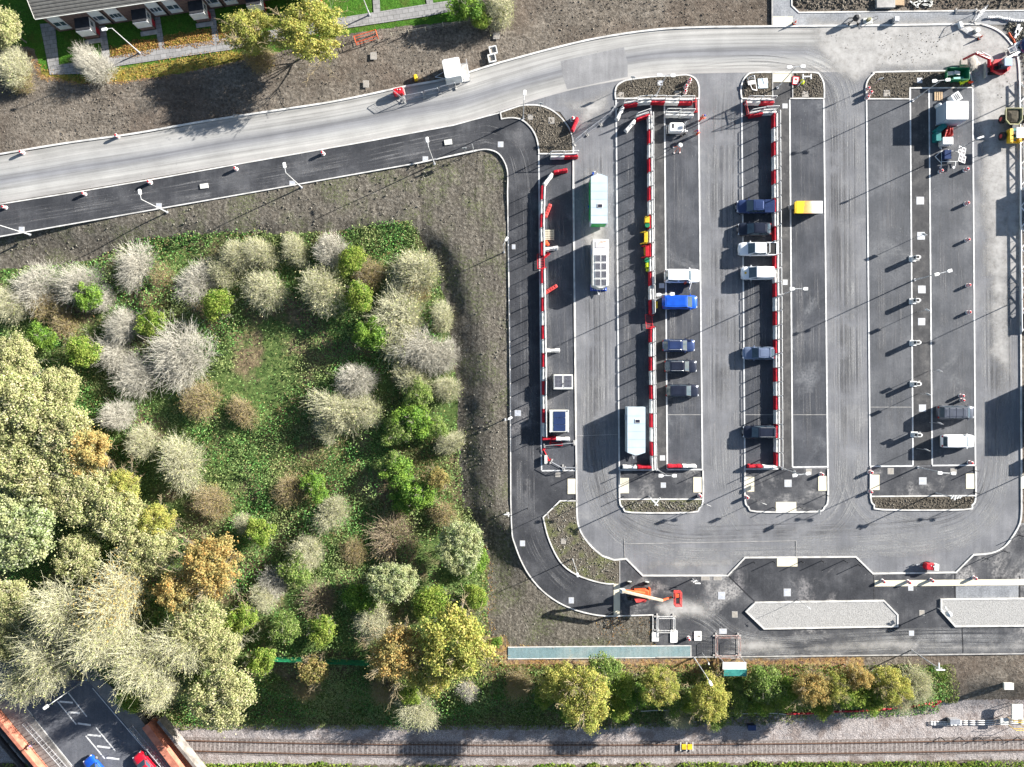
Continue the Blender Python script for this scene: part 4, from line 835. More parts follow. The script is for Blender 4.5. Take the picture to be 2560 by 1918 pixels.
TREES = """W 290 568 50|shrub jutting from the north edge of the thicket
W 160 612 52|shrub overhanging the dark hollow near the north-west edge
O 505 550 46|shrub at the thicket's north edge, beside the soil bank
O 562 540 44|shrub, second of the pair on the thicket's north edge
W 705 540 42|shrub on the north edge, between two olive shrubs and the ivy
O 682 622 56|round shrub below the north edge with dark ivy at its right
O 573 625 52|shrub left of the round one near the north edge
W 412 612 48|open shrub with dark gaps between two larger ones
W 388 762 84|shrub, broadest of all, in the middle of the thicket
W 268 705 42|shrub in the narrow column left of the broadest one
W 238 762 42|shrub, lowest of the narrow column left of the broadest one
W 285 815 46|shrub below the narrow column, on dark brambles
T 130 695 36|low shrub on dark brambles in the north-west
W 762 815 48|shrub spreading over dark ivy, left of the great pale clump
O 868 688 76|shrub, largest of the clump along the east bank
W 905 748 54|shrub on the lower right of the clump along the east bank
W 948 770 38|shrub leaning onto the bare soil of the east bank
O 735 885 60|shrub with dark shade below it, mid-thicket
O 790 892 44|shrub joined to the right of the shaded one mid-thicket
O 712 920 40|small shrub with yellow leaves at its foot, mid-thicket
O 880 822 46|shrub just above the bright green ivy clumps
O 898 580 56|shrub in the thicket's north-east corner with reddish stems
T 900 625 34|reddish shrub low in the north-east corner
T 432 868 48|rounded shrub standing alone on green brambles
T 520 888 36|small upright shrub on brambles right of the rounded one
O 378 1010 62|shrub spreading beside the edge of the tall canopy
W 252 905 42|shrub squeezed against the tall canopy's edge
W 62 620 50|shrub at the left border, under the soil bank
O 22 655 46|shrub cut by the left border
T 90 660 34|small shrub between two pale ones near the left border
O 655 1195 48|shrub behind the bright round bush
O 705 1112 46|thin shrub on the pale grass clearing
W 590 1262 40|open shrub in shade beside the tall canopy
T 330 655 30|small shrub just under the northern row
W 200 150 40|garden shrub beside the paved path
W 180 118 26|smaller upright garden shrub touching the path shrub
O 30 150 48|shrub beside the end garden, lower of two
P 14 62 54|tree beside the end wall of the terrace
T 45 175 30|low shrub on the edge of the soil, by the end garden
B 850 1160 48|brambles in the sunny clearing
B 690 1300 38|brambles in the deep shade of the lower wood
d 895 905 46|clump, brightest lobe of the eastern row
g 858 930 36|ivy bush on the left of the eastern row
g 905 848 34|bush at the top of the eastern row
g 940 925 32|bush at the right of the eastern row
d 858 1022 42|clump below the eastern row
g 850 1010 30|bush on top of the lower ivy clump
d 905 1070 44|clump lying in shade under the orange bush
d 870 1080 32|low clump at the left of the shaded one
N 947 1033 34|bush, the only golden one on the east edge
L 998 1180 56|tree with two lobes at the foot of the east bank
d 1030 1215 34|clump hugging the two-lobed tree
g 638 1232 40|bush in the lower wood, backed by pale twigs
L 848 1252 56|tree standing alone in the lower wood
g 612 1355 34|bush above the green fence
m 700 1362 34|bush right of the one above the green fence
d 1074 1388 16|small clump right of the great yellow tree
m 1030 1290 28|bush on the thicket's east edge above the great yellow tree
Y 985 1390 92|tree, largest by the fence line
R 862 1398 72|tree merged with the left of the great yellow one
Y 930 1440 66|tree at the lower edge of the great yellow one
O 800 1340 44|shrub at the upper left of the great yellow tree
N 678 1445 44|slender tree standing over the green fence
T 655 1490 32|shrub below the slender tree on the bank
O 900 1530 52|bank shrub with long bare arms over the track
m 885 1505 28|bush in the heart of the long-armed bank shrub
W 1012 1498 24|small shrub on the bank near the great yellow tree
T 830 1490 34|thin shrub in shade on the bank
P 40 790 66|tree at the left border, top of the tall canopy
P 50 885 92|tree at the left border, upper middle of the canopy
P 150 940 84|tree, inner one of the upper canopy
R 190 965 66|tree on the inner edge of the upper canopy
P 60 1010 88|tree in the middle of the canopy, at the left border
L 40 1150 104|tree at the left border, brightest of the canopy
P 170 1060 78|tree right of the brightest one
P 250 1110 76|tree on the canopy's inner side, under the spreading olive shrub
Y 270 1060 50|tree, small one on the canopy's inner edge
P 320 1190 66|tree left of the orange inner tree
R 455 1215 76|tree at the inner corner of the canopy
R 395 1280 64|tree below the orange inner corner
P 180 1200 66|tree between the brightest one and the twiggy group
G 245 1285 76|tree, top of the twiggy group by the street
F 130 1320 72|tree, leftmost of the twiggy group by the street
F 215 1370 78|tree overhanging the street's hatched lane
F 95 1420 66|tree whose branches fan out over the street
F 300 1430 72|tree leaning toward the street below the canopy
F 385 1400 62|tree on the right of the twiggy group
P 430 1350 74|tree behind the twiggy group
P 480 1400 60|tree over the fence line at the canopy's foot
P 490 1500 76|tree on the bank above the track, by the bridge
F 350 1500 38|small tree beside the bridge parapet
m 280 1508 38|bush at the corner of the bridge
g 425 1465 34|bush between the bridge and the bank tree
m 565 1425 38|bush at the left end of the green fence
Y 545 75 62|tree in front of the porches, left of the pair
Y 668 72 84|tree by the lawns, larger of the pair
T 560 125 34|dry shrub under the left yellow tree
O 1085 15 44|shrub at the top edge, where the garden path ends
d 1005 12 40|thicket at the top edge beside the garden path
m 1040 45 26|small bush at the end of the garden fence
Y 1262 1505 78|bush, broadest of the bank, leftmost of the row by the track
Y 1212 1475 50|shrub at the left shoulder of the broad bank shrub
g 1300 1448 42|upright bush rising over the cycle path
m 1278 1490 46|clump in the middle of the broad bank shrub
Y 1422 1478 50|bush, first to the right of the broad bank shrub
g 1455 1510 40|bush tucked under the first yellow bank bush
Y 1528 1505 56|bush below the small lamp on the bank
g 1545 1548 36|bush trailing toward the rails
g 1592 1478 22|small bush right of the lamp on the bank
g 1655 1482 42|bush, brightest one by the track
m 1645 1520 34|bush below the brightest one by the track
R 1755 1480 42|bush on the bank right of the brightest one
m 1778 1518 34|bush under the orange bank bush
m 1832 1494 46|bush right of the orange bank bush
R 1850 1458 30|small bush above the mid-green one on the bank
Y 1920 1478 48|shrub on the bank near the red hose
O 1988 1484 46|shrub, rightmost of the row by the track
m 1180 1500 30|bush in the shade of the bank, left of the row
T 1120 1485 36|shrub at the dim end of the row by the track
O 640 535 36|shrub on the north edge between the olive pair and the grey one
O 470 585 36|low shrub behind the olive pair of the north edge
T 350 610 34|shrub filling the gap left of the open grey one
m 470 655 38|low bush in the shade under the northern row
m 330 700 34|low bush right of the narrow grey column
d 190 640 38|scrub in the hollow of the north-west
m 180 760 42|scrub left of the narrow grey column
d 90 730 36|scrub under the pale shrubs at the left border
W 215 650 34|shrub at the head of the narrow grey column
T 800 590 38|shrub left of the north-east corner bushes
m 780 640 40|ivy bush between the round shrub and the great pale clump
d 800 720 44|ivy left of the great pale clump
m 760 560 36|ivy at the north edge near the corner
O 960 840 34|shrub leaning over the east bank beside the bright bush
O 975 960 30|shrub at the foot of the east bank, beside the ivy row
T 955 1110 36|shrub above the two-lobed tree
O 960 690 36|shrub on the east bank, upper right of the great pale clump
T 620 1060 38|shrub in the lower brambles, beside the clearing
d 680 1050 36|mound at the clearing's left edge
O 300 960 40|shrub between canopy and spreading olive shrub
T 460 1090 40|shrub under the orange inner corner of the canopy
m 560 1150 40|bush at the foot of the brambles, by the orange corner
O 530 1130 28|small shrub by the orange inner corner
T 760 1190 34|shrub at the lower edge of the clearing
m 930 1300 40|bush above the great yellow tree, in half shade
d 780 1290 40|mound left of the lone tree of the lower wood
O 560 1290 34|shrub above the bushes of the green fence
m 525 1340 40|bush between the tall canopy and the green fence
O 730 1100 32|shrub on the clearing's upper edge
P 130 840 56|tree at the canopy's top right shoulder
Y 340 1120 46|tree between canopy and spreading olive shrub
F 45 1470 58|tree nearest the left border over the street
P 25 1300 66|tree at the left border between the canopy and the street
P 15 1390 50|tree at the left border above the street corner
m 1345 1478 34|bush right of the broadest bank bush
d 1385 1505 36|low mound in the shade before the first yellow bank bush
m 1490 1520 34|bush between the two yellow bank bushes
g 1600 1512 32|bush under the small one by the lamp
m 1702 1500 40|bush between the brightest and the orange one by the track
Y 1802 1478 36|bush between the orange and the mid-green one by the track
m 1880 1502 40|bush under the small orange one by the track
O 1955 1500 36|shrub left of the last bare one by the track
d 1240 1530 36|mound at the foot of the broadest bank bush
m 1330 1530 34|mound on the slope right of the broadest bank bush
O 1460 1555 30|thin shrub hanging over the ballast"""
SKIPWORDS = ('shrub', 'tree', 'bush', 'clump', 'brambles', 'thicket')
for i, ln in enumerate(TREES.split('\n')):
    a, desc = ln.split('|'); k, ox, oy, r = a.split(); px, py, r = float(ox) * OV, float(oy) * OV, float(r) * OV / S
    Rr, hh, kinds, cnt = TK[k]; kd = kinds[cnt[0] % len(kinds)]; cnt[0] += 1
    sc = r / Rr * (1.02 if k in 'WOTBFG' else .98); sz = min(sc, 1.35) * rnd.uniform(.9, 1.08)
    if k in 'FG': sz = max(sz, .82)
    if k in 'PLYR' : sz = max(sz, .75)
    zm = hh * sz * .58
    x, y = P(px, py, zm)
    z0 = float(zt(x, y))
    x, y = P(px, py, zm + z0)
    grp = {'P': 'trees of the tall canopy', 'L': 'bright leafy trees', 'Y': 'yellowing trees and bushes', 'R': 'orange-tinged trees and bushes', 'F': 'half-bare trees by the street', 'G': 'half-bare trees by the street', 'W': 'bare pale shrubs', 'O': 'bare lichen-green shrubs', 'T': 'dry tan shrubs', 'B': 'collapsed brambles', 'N': 'tan-leaved trees', 'g': 'bright green bushes', 'm': 'mid-green bushes', 'd': 'ivy thickets'}[k]
    kd.put((x, y, z0 - .05), rnd.uniform(0, 6.28), SYM[k] + ' ' + desc, grp, (sc * rnd.uniform(.88, 1.14), sc * rnd.uniform(.88, 1.14), sz))

def scatter(name, poly, n, size, mat, seed, hb=.2, ha=1.2, hs=.25, aspect=.62, dens=None, flat=.9, excl=None):
    nr = np.random.default_rng(seed); pl = PX(poly)
    xs_, ys_ = [p[0] for p in pl], [p[1] for p in pl]
    x = nr.uniform(max(min(xs_), -76), min(max(xs_), 76), n * 2); y = nr.uniform(max(min(ys_), -60), min(max(ys_), 60), n * 2)
    sd = sdist(pl, x, y); ok = sd > -.25 + .9 * fbm(x, y, .5, seed + 5)
    if dens is not None: ok &= nr.uniform(size=len(x)) < dens(x, y)
    for e in excl or []: ok &= sdist(PX(e), x, y) < 0
    x, y, sd = x[ok][:n], y[ok][:n], sd[ok][:n]
    hgt = hb + ha * np.maximum(0, fbm(x, y, hs, seed, 3) + .25) * sst(0, 2.5, sd)
    z = zt(x, y) + hgt * nr.uniform(.35, 1, len(x)) + .03
    nrm = nr.normal(0, .6, (len(x), 3)) + [0, 0, flat]
    o = link(name, leaves(name, np.stack([x, y, z], 1), size, nrm, mat, nr, aspect)); o['kind'] = 'stuff'
    return o
scatter('bramble_undergrowth', WILD, 190000, .118, 'lf_bramble', 5, .15, 2.6, .2, dens=lambda x, y: np.clip(.62 + 1.5 * fbm(x, y, .12, 77), .1, 1))
scatter('dry_stems', WILD, 26000, .3, 'lf_dry', 6, .2, 1.3, .22, .1, dens=lambda x, y: np.clip(-.1 + 2.2 * fbm(x, y, .1, 78), 0, 1))
CLEAR = [(640, 1020), (900, 960), (1120, 1050), (1130, 1350), (950, 1400), (700, 1360), (640, 1200)]
scatter('dead_grass', CLEAR, 16000, .3, 'lf_dry', 8, .1, .4, .3, .09, dens=lambda x, y: np.clip(.3 + 1.4 * fbm(x, y, .2, 79), 0, 1))
BANK = [(400, 1720), (1250, 1660), (2380, 1660), (2420, 1770), (1900, 1830), (1400, 1850), (400, 1848)]
scatter('bank_grass', BANK, 42000, .17, 'grass_blade', 9, .1, .35, .3, .3)
scatter('verge_hedge', [(-100, 1944), (500, 1940), (1300, 1946), (2700, 1930), (2700, 2010), (-100, 2010)], 30000, .18, 'lf_green', 10, .3, 1.6, .35, dens=lambda x, y: np.clip(.6 + fbm(x, y, .15, 80), .2, 1))
for k, pl in enumerate(LIT[:4]): scatter('fallen_leaves', pl, 1300, .085, 'lf_litter', 20 + k, .01, .03, .3)
for k, pl in enumerate(LIT[4:]): scatter('fallen_leaves', pl, (1500, 420, 420)[k], .075, 'lf_litter', 30 + k, .01, .05, .3)
scatter('field_weeds', FIELD, 9000, .075, 'grass_blade', 12, .01, .05, .3, dens=lambda x, y: np.clip(-.1 + 1.6 * fbm(x, y, .09, 82), 0, 1), excl=[WILD])

# ---------------------------------------------------------------- clods of earth lying on the bare ground
def clods(name, poly, n, smin, smax, mat, seed, z0=0.0, dens=None, excl=None):
    nr = np.random.default_rng(seed); pl = PX(poly); xs_, ys_ = [p[0] for p in pl], [p[1] for p in pl]
    x = nr.uniform(max(min(xs_), -75), min(max(xs_), 75), n * 3); y = nr.uniform(max(min(ys_), -58), min(max(ys_), 57), n * 3); ok = sdist(pl, x, y) > .25
    for e in excl or []: ok &= sdist(PX(e), x, y) < 0
    if dens is not None: ok &= nr.uniform(size=len(x)) < dens(x, y)
    x, y = x[ok][:n], y[ok][:n]; k = len(x); s_ = (smin + (smax - smin) * nr.uniform(size=k) ** 3)[:, None, None]
    oc = np.array([[1, 0, 0], [-1, 0, 0], [0, 1, 0], [0, -1, 0], [0, 0, .8], [0, 0, -.5]], float)[None] * nr.uniform(.6, 1.3, (k, 6, 1))
    a = nr.uniform(0, 6.28, k); ca, sa_ = np.cos(a)[:, None], np.sin(a)[:, None]
    V = np.stack([oc[..., 0] * ca - oc[..., 1] * sa_, oc[..., 0] * sa_ + oc[..., 1] * ca, oc[..., 2]], -1) * s_ + np.stack([x, y, zt(x, y) + z0], 1)[:, None]
    F = (np.arange(k) * 6)[:, None, None] + np.array([[0, 2, 4], [2, 1, 4], [1, 3, 4], [3, 0, 4], [2, 0, 5], [1, 2, 5], [3, 1, 5], [0, 3, 5]])[None]
    o = link(name, npmesh(name, V.reshape(-1, 3), F.reshape(-1, 3), mat)); o['kind'] = 'stuff'
M['clod'] = mk('earth_clod', (.2, .178, .148), (.11, .096, .078), .7, .95, spec=.05, lo=.4, hi=.6); M['clod_grey'] = mk('grey_earth_clod', (.24, .228, .195), (.13, .122, .1), .7, .95, spec=.05, lo=.4, hi=.6)
clods('soil_clods', FIELD, 9000, .03, .17, 'clod_grey', 41, 0, lambda x, y: np.clip(.5 + 1.2 * fbm(x, y, .12, 91), .08, 1), [[(a, b + 14) for a, b in WILD]])
NORTH = [(-60, 215), (200, 210), (310, 208), (560, 168), (700, 132), (860, 90), (1000, 70), (1160, 58), (1180, -40), (1925, -40), (1925, 60), (1743, 64), (1628, 70), (1494, 90), (1381, 116), (1234, 156), (1118, 191), (930, 229), (814, 252), (640, 278), (333, 329), (162, 353), (-60, 388)]
clods('soil_clods', NORTH, 6500, .025, .14, 'clod', 42, 0, lambda x, y: np.clip(.5 + 1.2 * fbm(x, y, .12, 92), .1, 1))
clods('soil_clods', [(1985, -40), (1985, 12), (2000, 27), (2650, 22), (2650, -40)], 2600, .05, .25, 'clod', 43)
for k, pl in enumerate((soilB, soilE, TB, [q for q in TC if q[0] <= 1929] + [(1929, 246)], [(1983, 246), (1983, 182)] + [q for q in TC if q[0] >= 1983], TE + [(2428, 219), (2274, 220), (2273, 248)], I1 + I1b, I2)):
    clods('soil_clods', pl, 900, .04, .16, 'clod' if k not in (0, 7) else 'clod_grey', 50 + k, .1)
clods('kerbside_rubble', [(2500, 60), (2600, 40), (2600, 200), (2556, 200), (2550, 150), (2530, 100)], 900, .08, .4, 'clod_grey', 61)
clods('slurry_crumbs', [(2060, 80), (2430, 75), (2500, 100), (2540, 190), (2535, 260), (2450, 230), (2400, 165), (2150, 165)], 700, .02, .1, 'clod', 62, .03, lambda x, y: np.clip(.2 + 1.6 * fbm(x, y, .4, 93), 0, 1))
# ---------------------------------------------------------------- street bridge, railway, terrace
def Z4(zx, zy, ox=0, oy=1438): return (ox + zx * .28975, oy + zy * .28975)
sheet('street', PX([(-150, 1495), (60, 1512), (232, 1713), (470, 1991), (238, 1991), (35, 1731)]), .03, 'road_old', thick=.9)
sheet('street_footway', PX([(-150, 1495), (35, 1731), (238, 1991), (184, 1991), (0, 1768), (-170, 1560)]), .14, 'bridge_foot', thick=1.0)
sheet('street_footway', PX([(60, 1512), (92, 1512), (262, 1698), (352, 1796), (500, 1991), (470, 1991), (232, 1713)]), .14, 'bridge_foot', thick=1.0)
def sline(a, b, w=.16): strip('road_marking', PX([Z4(*a), Z4(*b)]), w, .02, .042, 'white_line')
for a, b in (((590, 1015), (750, 1220)), ((495, 1085), (660, 1288)), ((830, 1315), (995, 1515)), ((740, 1385), (905, 1583)), ((95, 600), (145, 680)), ((195, 540), (235, 600))): sline(a, b)
for a, b in (((515, 1090), (630, 1100)), ((590, 1182), (690, 1190)), ((672, 1278), (785, 1293)), ((755, 1376), (870, 1388)), ((838, 1475), (952, 1490)), ((920, 1574), (1030, 1587)), ((40, 500), (130, 510)), ((90, 600), (180, 606))): sline(a, b, .26)
for a, b in (((820, 960), (1400, 1655)), ((800, 975), (1382, 1658)), ((120, 1015), (285, 1215)), ((300, 1240), (625, 1645))): sline(a, b, .1)
SD = R(90 - 49.4)                                     # street runs down to the right
sa = math.atan2(-(1916 - 1713), 406 - 232)
def wall_thing(name, label, a, b, w, h, mat, coping, z0=-4.2, cw=None):
    (x0, y0), (x1, y1) = P(*a), P(*b); L = math.hypot(x1 - x0, y1 - y0); an = math.atan2(y1 - y0, x1 - x0)
    t = thing(name, label, 'parapet wall', ((x0 + x1) / 2, (y0 + y1) / 2, 0), an)
    build('wall', MB().box((0, 0, (h + z0) / 2), (L, w, h - z0)), mat, t)
    build('coping', MB().box((0, 0, h + .06), (L, cw or w + .1, .12), ch=.03), coping, t)
    return t
wall_thing('bridge_parapet', 'red brick parapet wall on the west side of the street bridge', (-40, 1728), (140, 1944), .4, 1.3, 'brick_red', 'brick_red')
wall_thing('bridge_parapet', 'red brick parapet wall on the railway side of the street bridge', (372, 1806), (514, 1996), .9, 1.0, 'brick_red', 'brick_red', z0=-1.1)
wall_thing('abutment_wall', 'pale stone wall running along the outside of the red bridge parapet', (400, 1798), (556, 1992), .35, .5, 'stone', 'stone', z0=-1.1)
for lab, a, b in (('black pipe beside the west parapet, nearer the wall', (-60, 1752), (150, 2000)), ('black pipe beside the west parapet, farther from the wall', (-60, 1782), (120, 2000))):
    mb = MB().tube([(*P(*a), -.2), (*P(*b), -.2)], .38, 12)
    for k in range(9):
        t = (k + .5) / 9; p = Vector((*P(*a), -.2)).lerp(Vector((*P(*b), -.2)), t); dd = (Vector((*P(*b), 0)) - Vector((*P(*a), 0))).normalized() * .1
        mb.cyl(p - dd, p + dd, .44, .44, 12)
    tag(build('service_pipe', mb, 'dark_steel'), lab, 'pipe', 'pipes beside the bridge')
def guardrail(label, a, b, h=1.0, n=14):
    (x0, y0), (x1, y1) = P(*a), P(*b); L = math.hypot(x1 - x0, y1 - y0); an = math.atan2(y1 - y0, x1 - x0)
    t = thing('guard_rail', label, 'guard rail', (x0, y0, .14), an)
    build('top_rail', MB().cyl((0, 0, h), (L, 0, h), .035).cyl((0, 0, .15), (L, 0, .15), .03), 'galv', t)
    p_ = MB()
    for k in range(n): p_.cyl((L * k / (n - 1), 0, 0), (L * k / (n - 1), 0, h), .035, n=6)
    build('posts', p_, 'galv', t)['kind'] = 'stuff'
    bb = MB()
    for k in range(int(L / .14)): bb.cyl((k * .14, 0, .15), (k * .14, 0, h), .008, n=4, cap=False)
    build('bars', bb, 'galv', t)['kind'] = 'stuff'
guardrail('grey pedestrian guard rail along the street\'s west kerb', Z4(240, 1255), Z4(600, 1660))
guardrail('grey pedestrian guard rail on the street\'s railway side', Z4(1150, 1290), Z4(1480, 1690))

def railpx(x): return 1875 - (22 * ((x - 1280) / 1100) ** 2 if x < 1280 else 14 * ((x - 1280) / 1280) ** 2)
M['trackbed'] = mk('oily_ballast', (.27, .235, .22), (.085, .072, .066), 5.5, .95, bump=.6, bsc=9, lo=.36, hi=.62)
trk = thing('railway_track', 'single railway track on pale ballast along the foot of the picture', 'railway track', (0, 0, ZR))
cl = [P(x, railpx(x), ZR) for x in range(-400, 2900, 40)]
for s_ in (.753, -.753):
    o_ = offset(cl, s_); L_, R_ = offset(o_, .05), offset(o_, -.05); mb = MB()
    mb.loft([[(*a, .06), (*a, .2), (*b, .2), (*b, .06)] for a, b in zip(L_, R_)])
    build('rail', mb, 'rust', trk)
sl = MB().box((0, 0, -.05), (.24, 2.05, .13), ch=.03).box((0, .753, .05), (.22, .3, .03)).box((0, -.753, .05), (.22, .3, .03))
sme = build('sleeper', sl, 'sleeper', trk).data
for o in [o for o in trk.children if o.name.startswith('sleeper')]: bpy.data.objects.remove(o)
X0 = P(470, 0, ZR)[0]; pos = []
k = 0
while X0 + .66 * k < 78: pos.append(X0 + .66 * k); k += 1
mid_ = sorted(pos, key=lambda q: abs(q))
rest = MB()
for i, x in enumerate(mid_):
    px = CX + x * S * H / (H - ZR); y = P(px, railpx(px), ZR)[1]
    x2 = x + .1; px2 = CX + x2 * S * H / (H - ZR); an = math.atan2(P(px2, railpx(px2), ZR)[1] - y, .1)
    if i < 100: link('sleeper', sme, trk, (x, y, 0), an + rnd.uniform(-.015, .015))
    else: rest.box((x, y, -.05), (.24, 2.05, .13), an, ch=.03)
build('further_sleepers', rest, 'sleeper', trk)['kind'] = 'stuff'
sheet('track_bed', offset(cl, 1.2) + offset(cl, -1.2)[::-1], ZR + .012, 'trackbed')
# the yellow crossing step between the rails, cable duct posts, relay boxes, hoses
st_ = thing('rail_foot_board', 'yellow foot boards between the rails on two white bearers', 'foot board', (*P(1717, 1867, ZR + .3), ZR + .3))
for dx in (-.42, .42): build('board', MB().box((dx, 0, .05), (.68, .75, .08), ch=.02), 'yellow', st_)
for dx in (-.9, 0, .9): build('bearer', MB().box((dx, 0, -.02), (.14, 1.3, .1)), 'off_white', st_)
def hose(name, label, pts, r, mat, z, cat='hose'):
    pp = smooth(pts, 5); mb = MB(); mb.tube([(*P(a, b, 0), float(zt(*P(a, b, 0))) + z + .05 * math.sin(i * 1.3)) for i, (a, b) in enumerate(pp)], r, 6)
    return tag(build(name, mb, mat, smooth=True), label, cat)
hose('netting_roll', 'long red rolled safety netting lying along the top of the ballast', [(1982, 1806), (2030, 1806), (2080, 1801), (2150, 1797), (2220, 1792), (2290, 1786), (2340, 1779), (2372, 1770), (2366, 1778), (2356, 1787)], .16, 'bar_red', .2, 'netting')
hose('trackside_cable', 'thin white cable slung along the foot of the green bank', [(1610, 1798), (1670, 1796), (1740, 1799), (1800, 1796), (1860, 1802), (1930, 1801), (1982, 1806)], .05, 'white', .5, 'cable')
for k, (yo, lab) in enumerate(((1828, 'upper'), (1832, 'middle'), (1836, 'lower'))):
    hose('white_conduit', f'white conduit beside the ballast, {lab} one of three', [(2355, yo), (2400, yo + 1), (2470, yo - 2 + k), (2600, yo - 6 + k)], .06, 'white', .15, 'conduit')
def relay(label, px, py, w, d_, h, mat):
    x, y = P(px, py); z = float(zt(x, y)); x, y = P(px, py, z + h)
    t = thing('equipment_box', label, 'equipment box', (x, y, z), 0, 'lineside boxes')
    build('cabinet', MB().box((0, 0, h / 2), (w, d_, h), ch=.05), mat, t); build('lid', MB().box((0, 0, h + .03), (w + .08, d_ + .08, .06), ch=.02), mat, t)
relay('dark blue lineside box at the foot of the bank', 1880, 1820, 1.1, .7, .7, 'navy'); relay('grey lineside box below the end of the red netting', 2388, 1805, 1.4, .7, .8, 'mud_steel' if False else 'galv')
relay('pale slab-topped box on the dark soil above the track', 2522, 1716, 1.3, .9, .3, 'off_white')
stp = thing('access_steps', 'white lineside cabinet platform with yellow handrails at the right border', 'platform', (*P(2545, 1798, -1.5), float(zt(*P(2545, 1798)))))
build('platform', MB().box((0, 1.0, 1.2), (1.6, 2.2, .15), ch=.03).box((-1.6, -.6, .8), (1.2, 1.0, .12), ch=.03), 'off_white', stp)
build('legs', MB().box((-.7, .1, .55), (.1, .1, 1.1)).box((.7, .1, .55), (.1, .1, 1.1)).box((-.7, 2, .55), (.1, .1, 1.1)).box((.7, 2, .55), (.1, .1, 1.1)).box((-1.9, -.6, .4), (.1, .1, .8)).box((-1.2, -.6, .4), (.1, .1, .8)), 'galv', stp)
hr = MB()
for yy in (-.25, -1.35):
    hr.tube([(-.7, yy, .2), (-.7, yy, 1.9), (1.2, yy, 1.9), (1.2, yy, .2)], .04).tube([(-.7, yy, 1.4), (1.2, yy, 1.4)], .03)
build('handrail', hr, 'yellow', stp)
fp = MB()
for k in range(6): fp.box((P(2352 + 48 * k, 1843, ZR)[0], P(2352 + 48 * k, 1843, ZR)[1], ZR + .5), (.09, .09, 1.0))
fp.tube([(*P(2352, 1843, ZR), ZR + .9), (*P(2600, 1838, ZR), ZR + .9)], .02, 4)
tag(build('post_and_wire_fence', fp, 'dark_steel'), 'low dark post and wire fence beside the rails', 'fence')

# green fence glimpsed in the wood
gf = thing('palisade_fence', 'green palisade fence glimpsed between the bushes above the bank', 'fence', (0, 0, 0))
pal = MB()
for i in range(130):
    t = i / 129; x, y = P(660 + 285 * t, 1640 + 13 * t); pal.box((x, y, .9), (.09, .03, 1.8))
build('pales', pal, 'green', gf)['kind'] = 'stuff'
build('fence_rail', MB().tube([(*P(660, 1640), .4), (*P(945, 1653), .4)], .04, 4).tube([(*P(660, 1640), 1.5), (*P(945, 1653), 1.5)], .04, 4), 'green', gf)

# ---------------------------------------------------------------- terrace of houses
TA = R(8.5); OX, OY = P(101, 43, 4.0)
g = G('roof_tiles'); v = g.coord(); w_ = g.n('ShaderNodeTexWave', wave_type='BANDS', bands_direction='Y'); w_.inputs['Scale'].default_value = .85; w_.inputs['Distortion'].default_value = .15
g.l(v, w_.inputs[0]); c = g.ramp(g.noise(2.0, v, 5, .7), [(.3, (.13, .125, .115)), (.7, (.2, .195, .18))])
c = g.mix(g.step(w_.outputs[1], .16, .06), c, (.04, .04, .04)); M['tiles'] = g.done(g.pbsdf(c, .9, 0, .1, g.bump(w_.outputs[1], .3, .05)))
def house(k, label):
    t = thing('terraced_house', label, 'house', (OX + 8 * k * math.cos(TA), OY + 8 * k * math.sin(TA), 0), TA, 'houses of one terrace')
    build('wall', MB().box((4, 4, 2), (7.996, 8, 4.0)), 'brick', t)
    o0, o1 = (-.75 if k == 0 else 0), 8
    e, rz_, hz = -.16, 4, 6.2
    roof = MB(); roof.loft([[(x, e, 3.95), (x, e, 4.1), (x, rz_, hz), (x, 8 - e, 4.1), (x, 8 - e, 3.95)] for x in (o0, o1 - .004)])
    rf = build('roof', roof, 'tiles', t)
    build('gutter', MB().box(((o0 + o1) / 2, e - .06, 4.02), (o1 - o0 - .01, .12, .1)), 'off_white', rf)
    if k == 0: build('bargeboard', MB().loft([[(-.8, e, 3.9), (-.8, e, 4.16), (-.8, rz_, hz + .06), (-.8, rz_, hz - .2)], [(-.753, e, 3.9), (-.753, e, 4.16), (-.753, rz_, hz + .06), (-.753, rz_, hz - .2)]]), 'off_white', rf)
    if k == 1: build('chimney', MB().box((6, 4.4, 6.6), (.9, .6, 1.4)), 'brick', rf)
    for u0, u1, panes in ((.5, 2.2, ((.62, 1.35), (1.5, 2.08))) if k % 2 == 0 else (.42, 2.1, ((.55, .95), (1.06, 1.5), (1.6, 1.98))), (6.1, 7.75, ((6.22, 6.55), (6.68, 7.6))) if k % 2 == 0 else (6.1, 7.75, ((6.25, 6.6), (6.75, 7.1), (7.22, 7.6)))):
        w2 = build('window', MB().box(((u0 + u1) / 2, -.04, 2.2), (u1 - u0, .08, 3.4), ch=.01), 'white', t)
        for a, b in panes: build('pane', MB().box(((a + b) / 2, -.09, 1.95), (b - a, .03, .85)), 'glass', w2)
        build('sill', MB().box(((u0 + u1) / 2, -.13, 1.42), (u1 - u0, .1, .06)), 'white', w2)
    build('drainpipe', MB().cyl((7.93, -.1, .1), (7.93, -.1, 3.98), .06, n=8), 'black', t)
    p = build('porch', MB().box((4.7, -.85, .42), (1.9, 1.69, .84)).box((4.7, -.75, 1.6), (1.74, 1.5, 1.6)), 'brick', t)
    build('porch_roof', MB().box((4.7, -.85, 2.5), (2.0, 1.8, .12), ch=.03), 'roof_dark', p)
    build('fascia', MB().box((4.7, -1.78, 1.75), (2.05, .08, 1.45), ch=.01), 'white', p)
    build('side_panel', MB().box((5.7, -.8, 1.72), (.07, 1.65, 1.4)), 'white', p)
    build('side_window', MB().box((5.75, -.7, 1.9), (.03, .6, .6)), 'glass', p)
    build('door', MB().box((5.7, -.98, .5), (.09, .8, 1.0)), 'red', t)
    build('doorstep', MB().box((4.7, -2.1, .06), (2.4, .6, .12)), 'kerb_old', t)
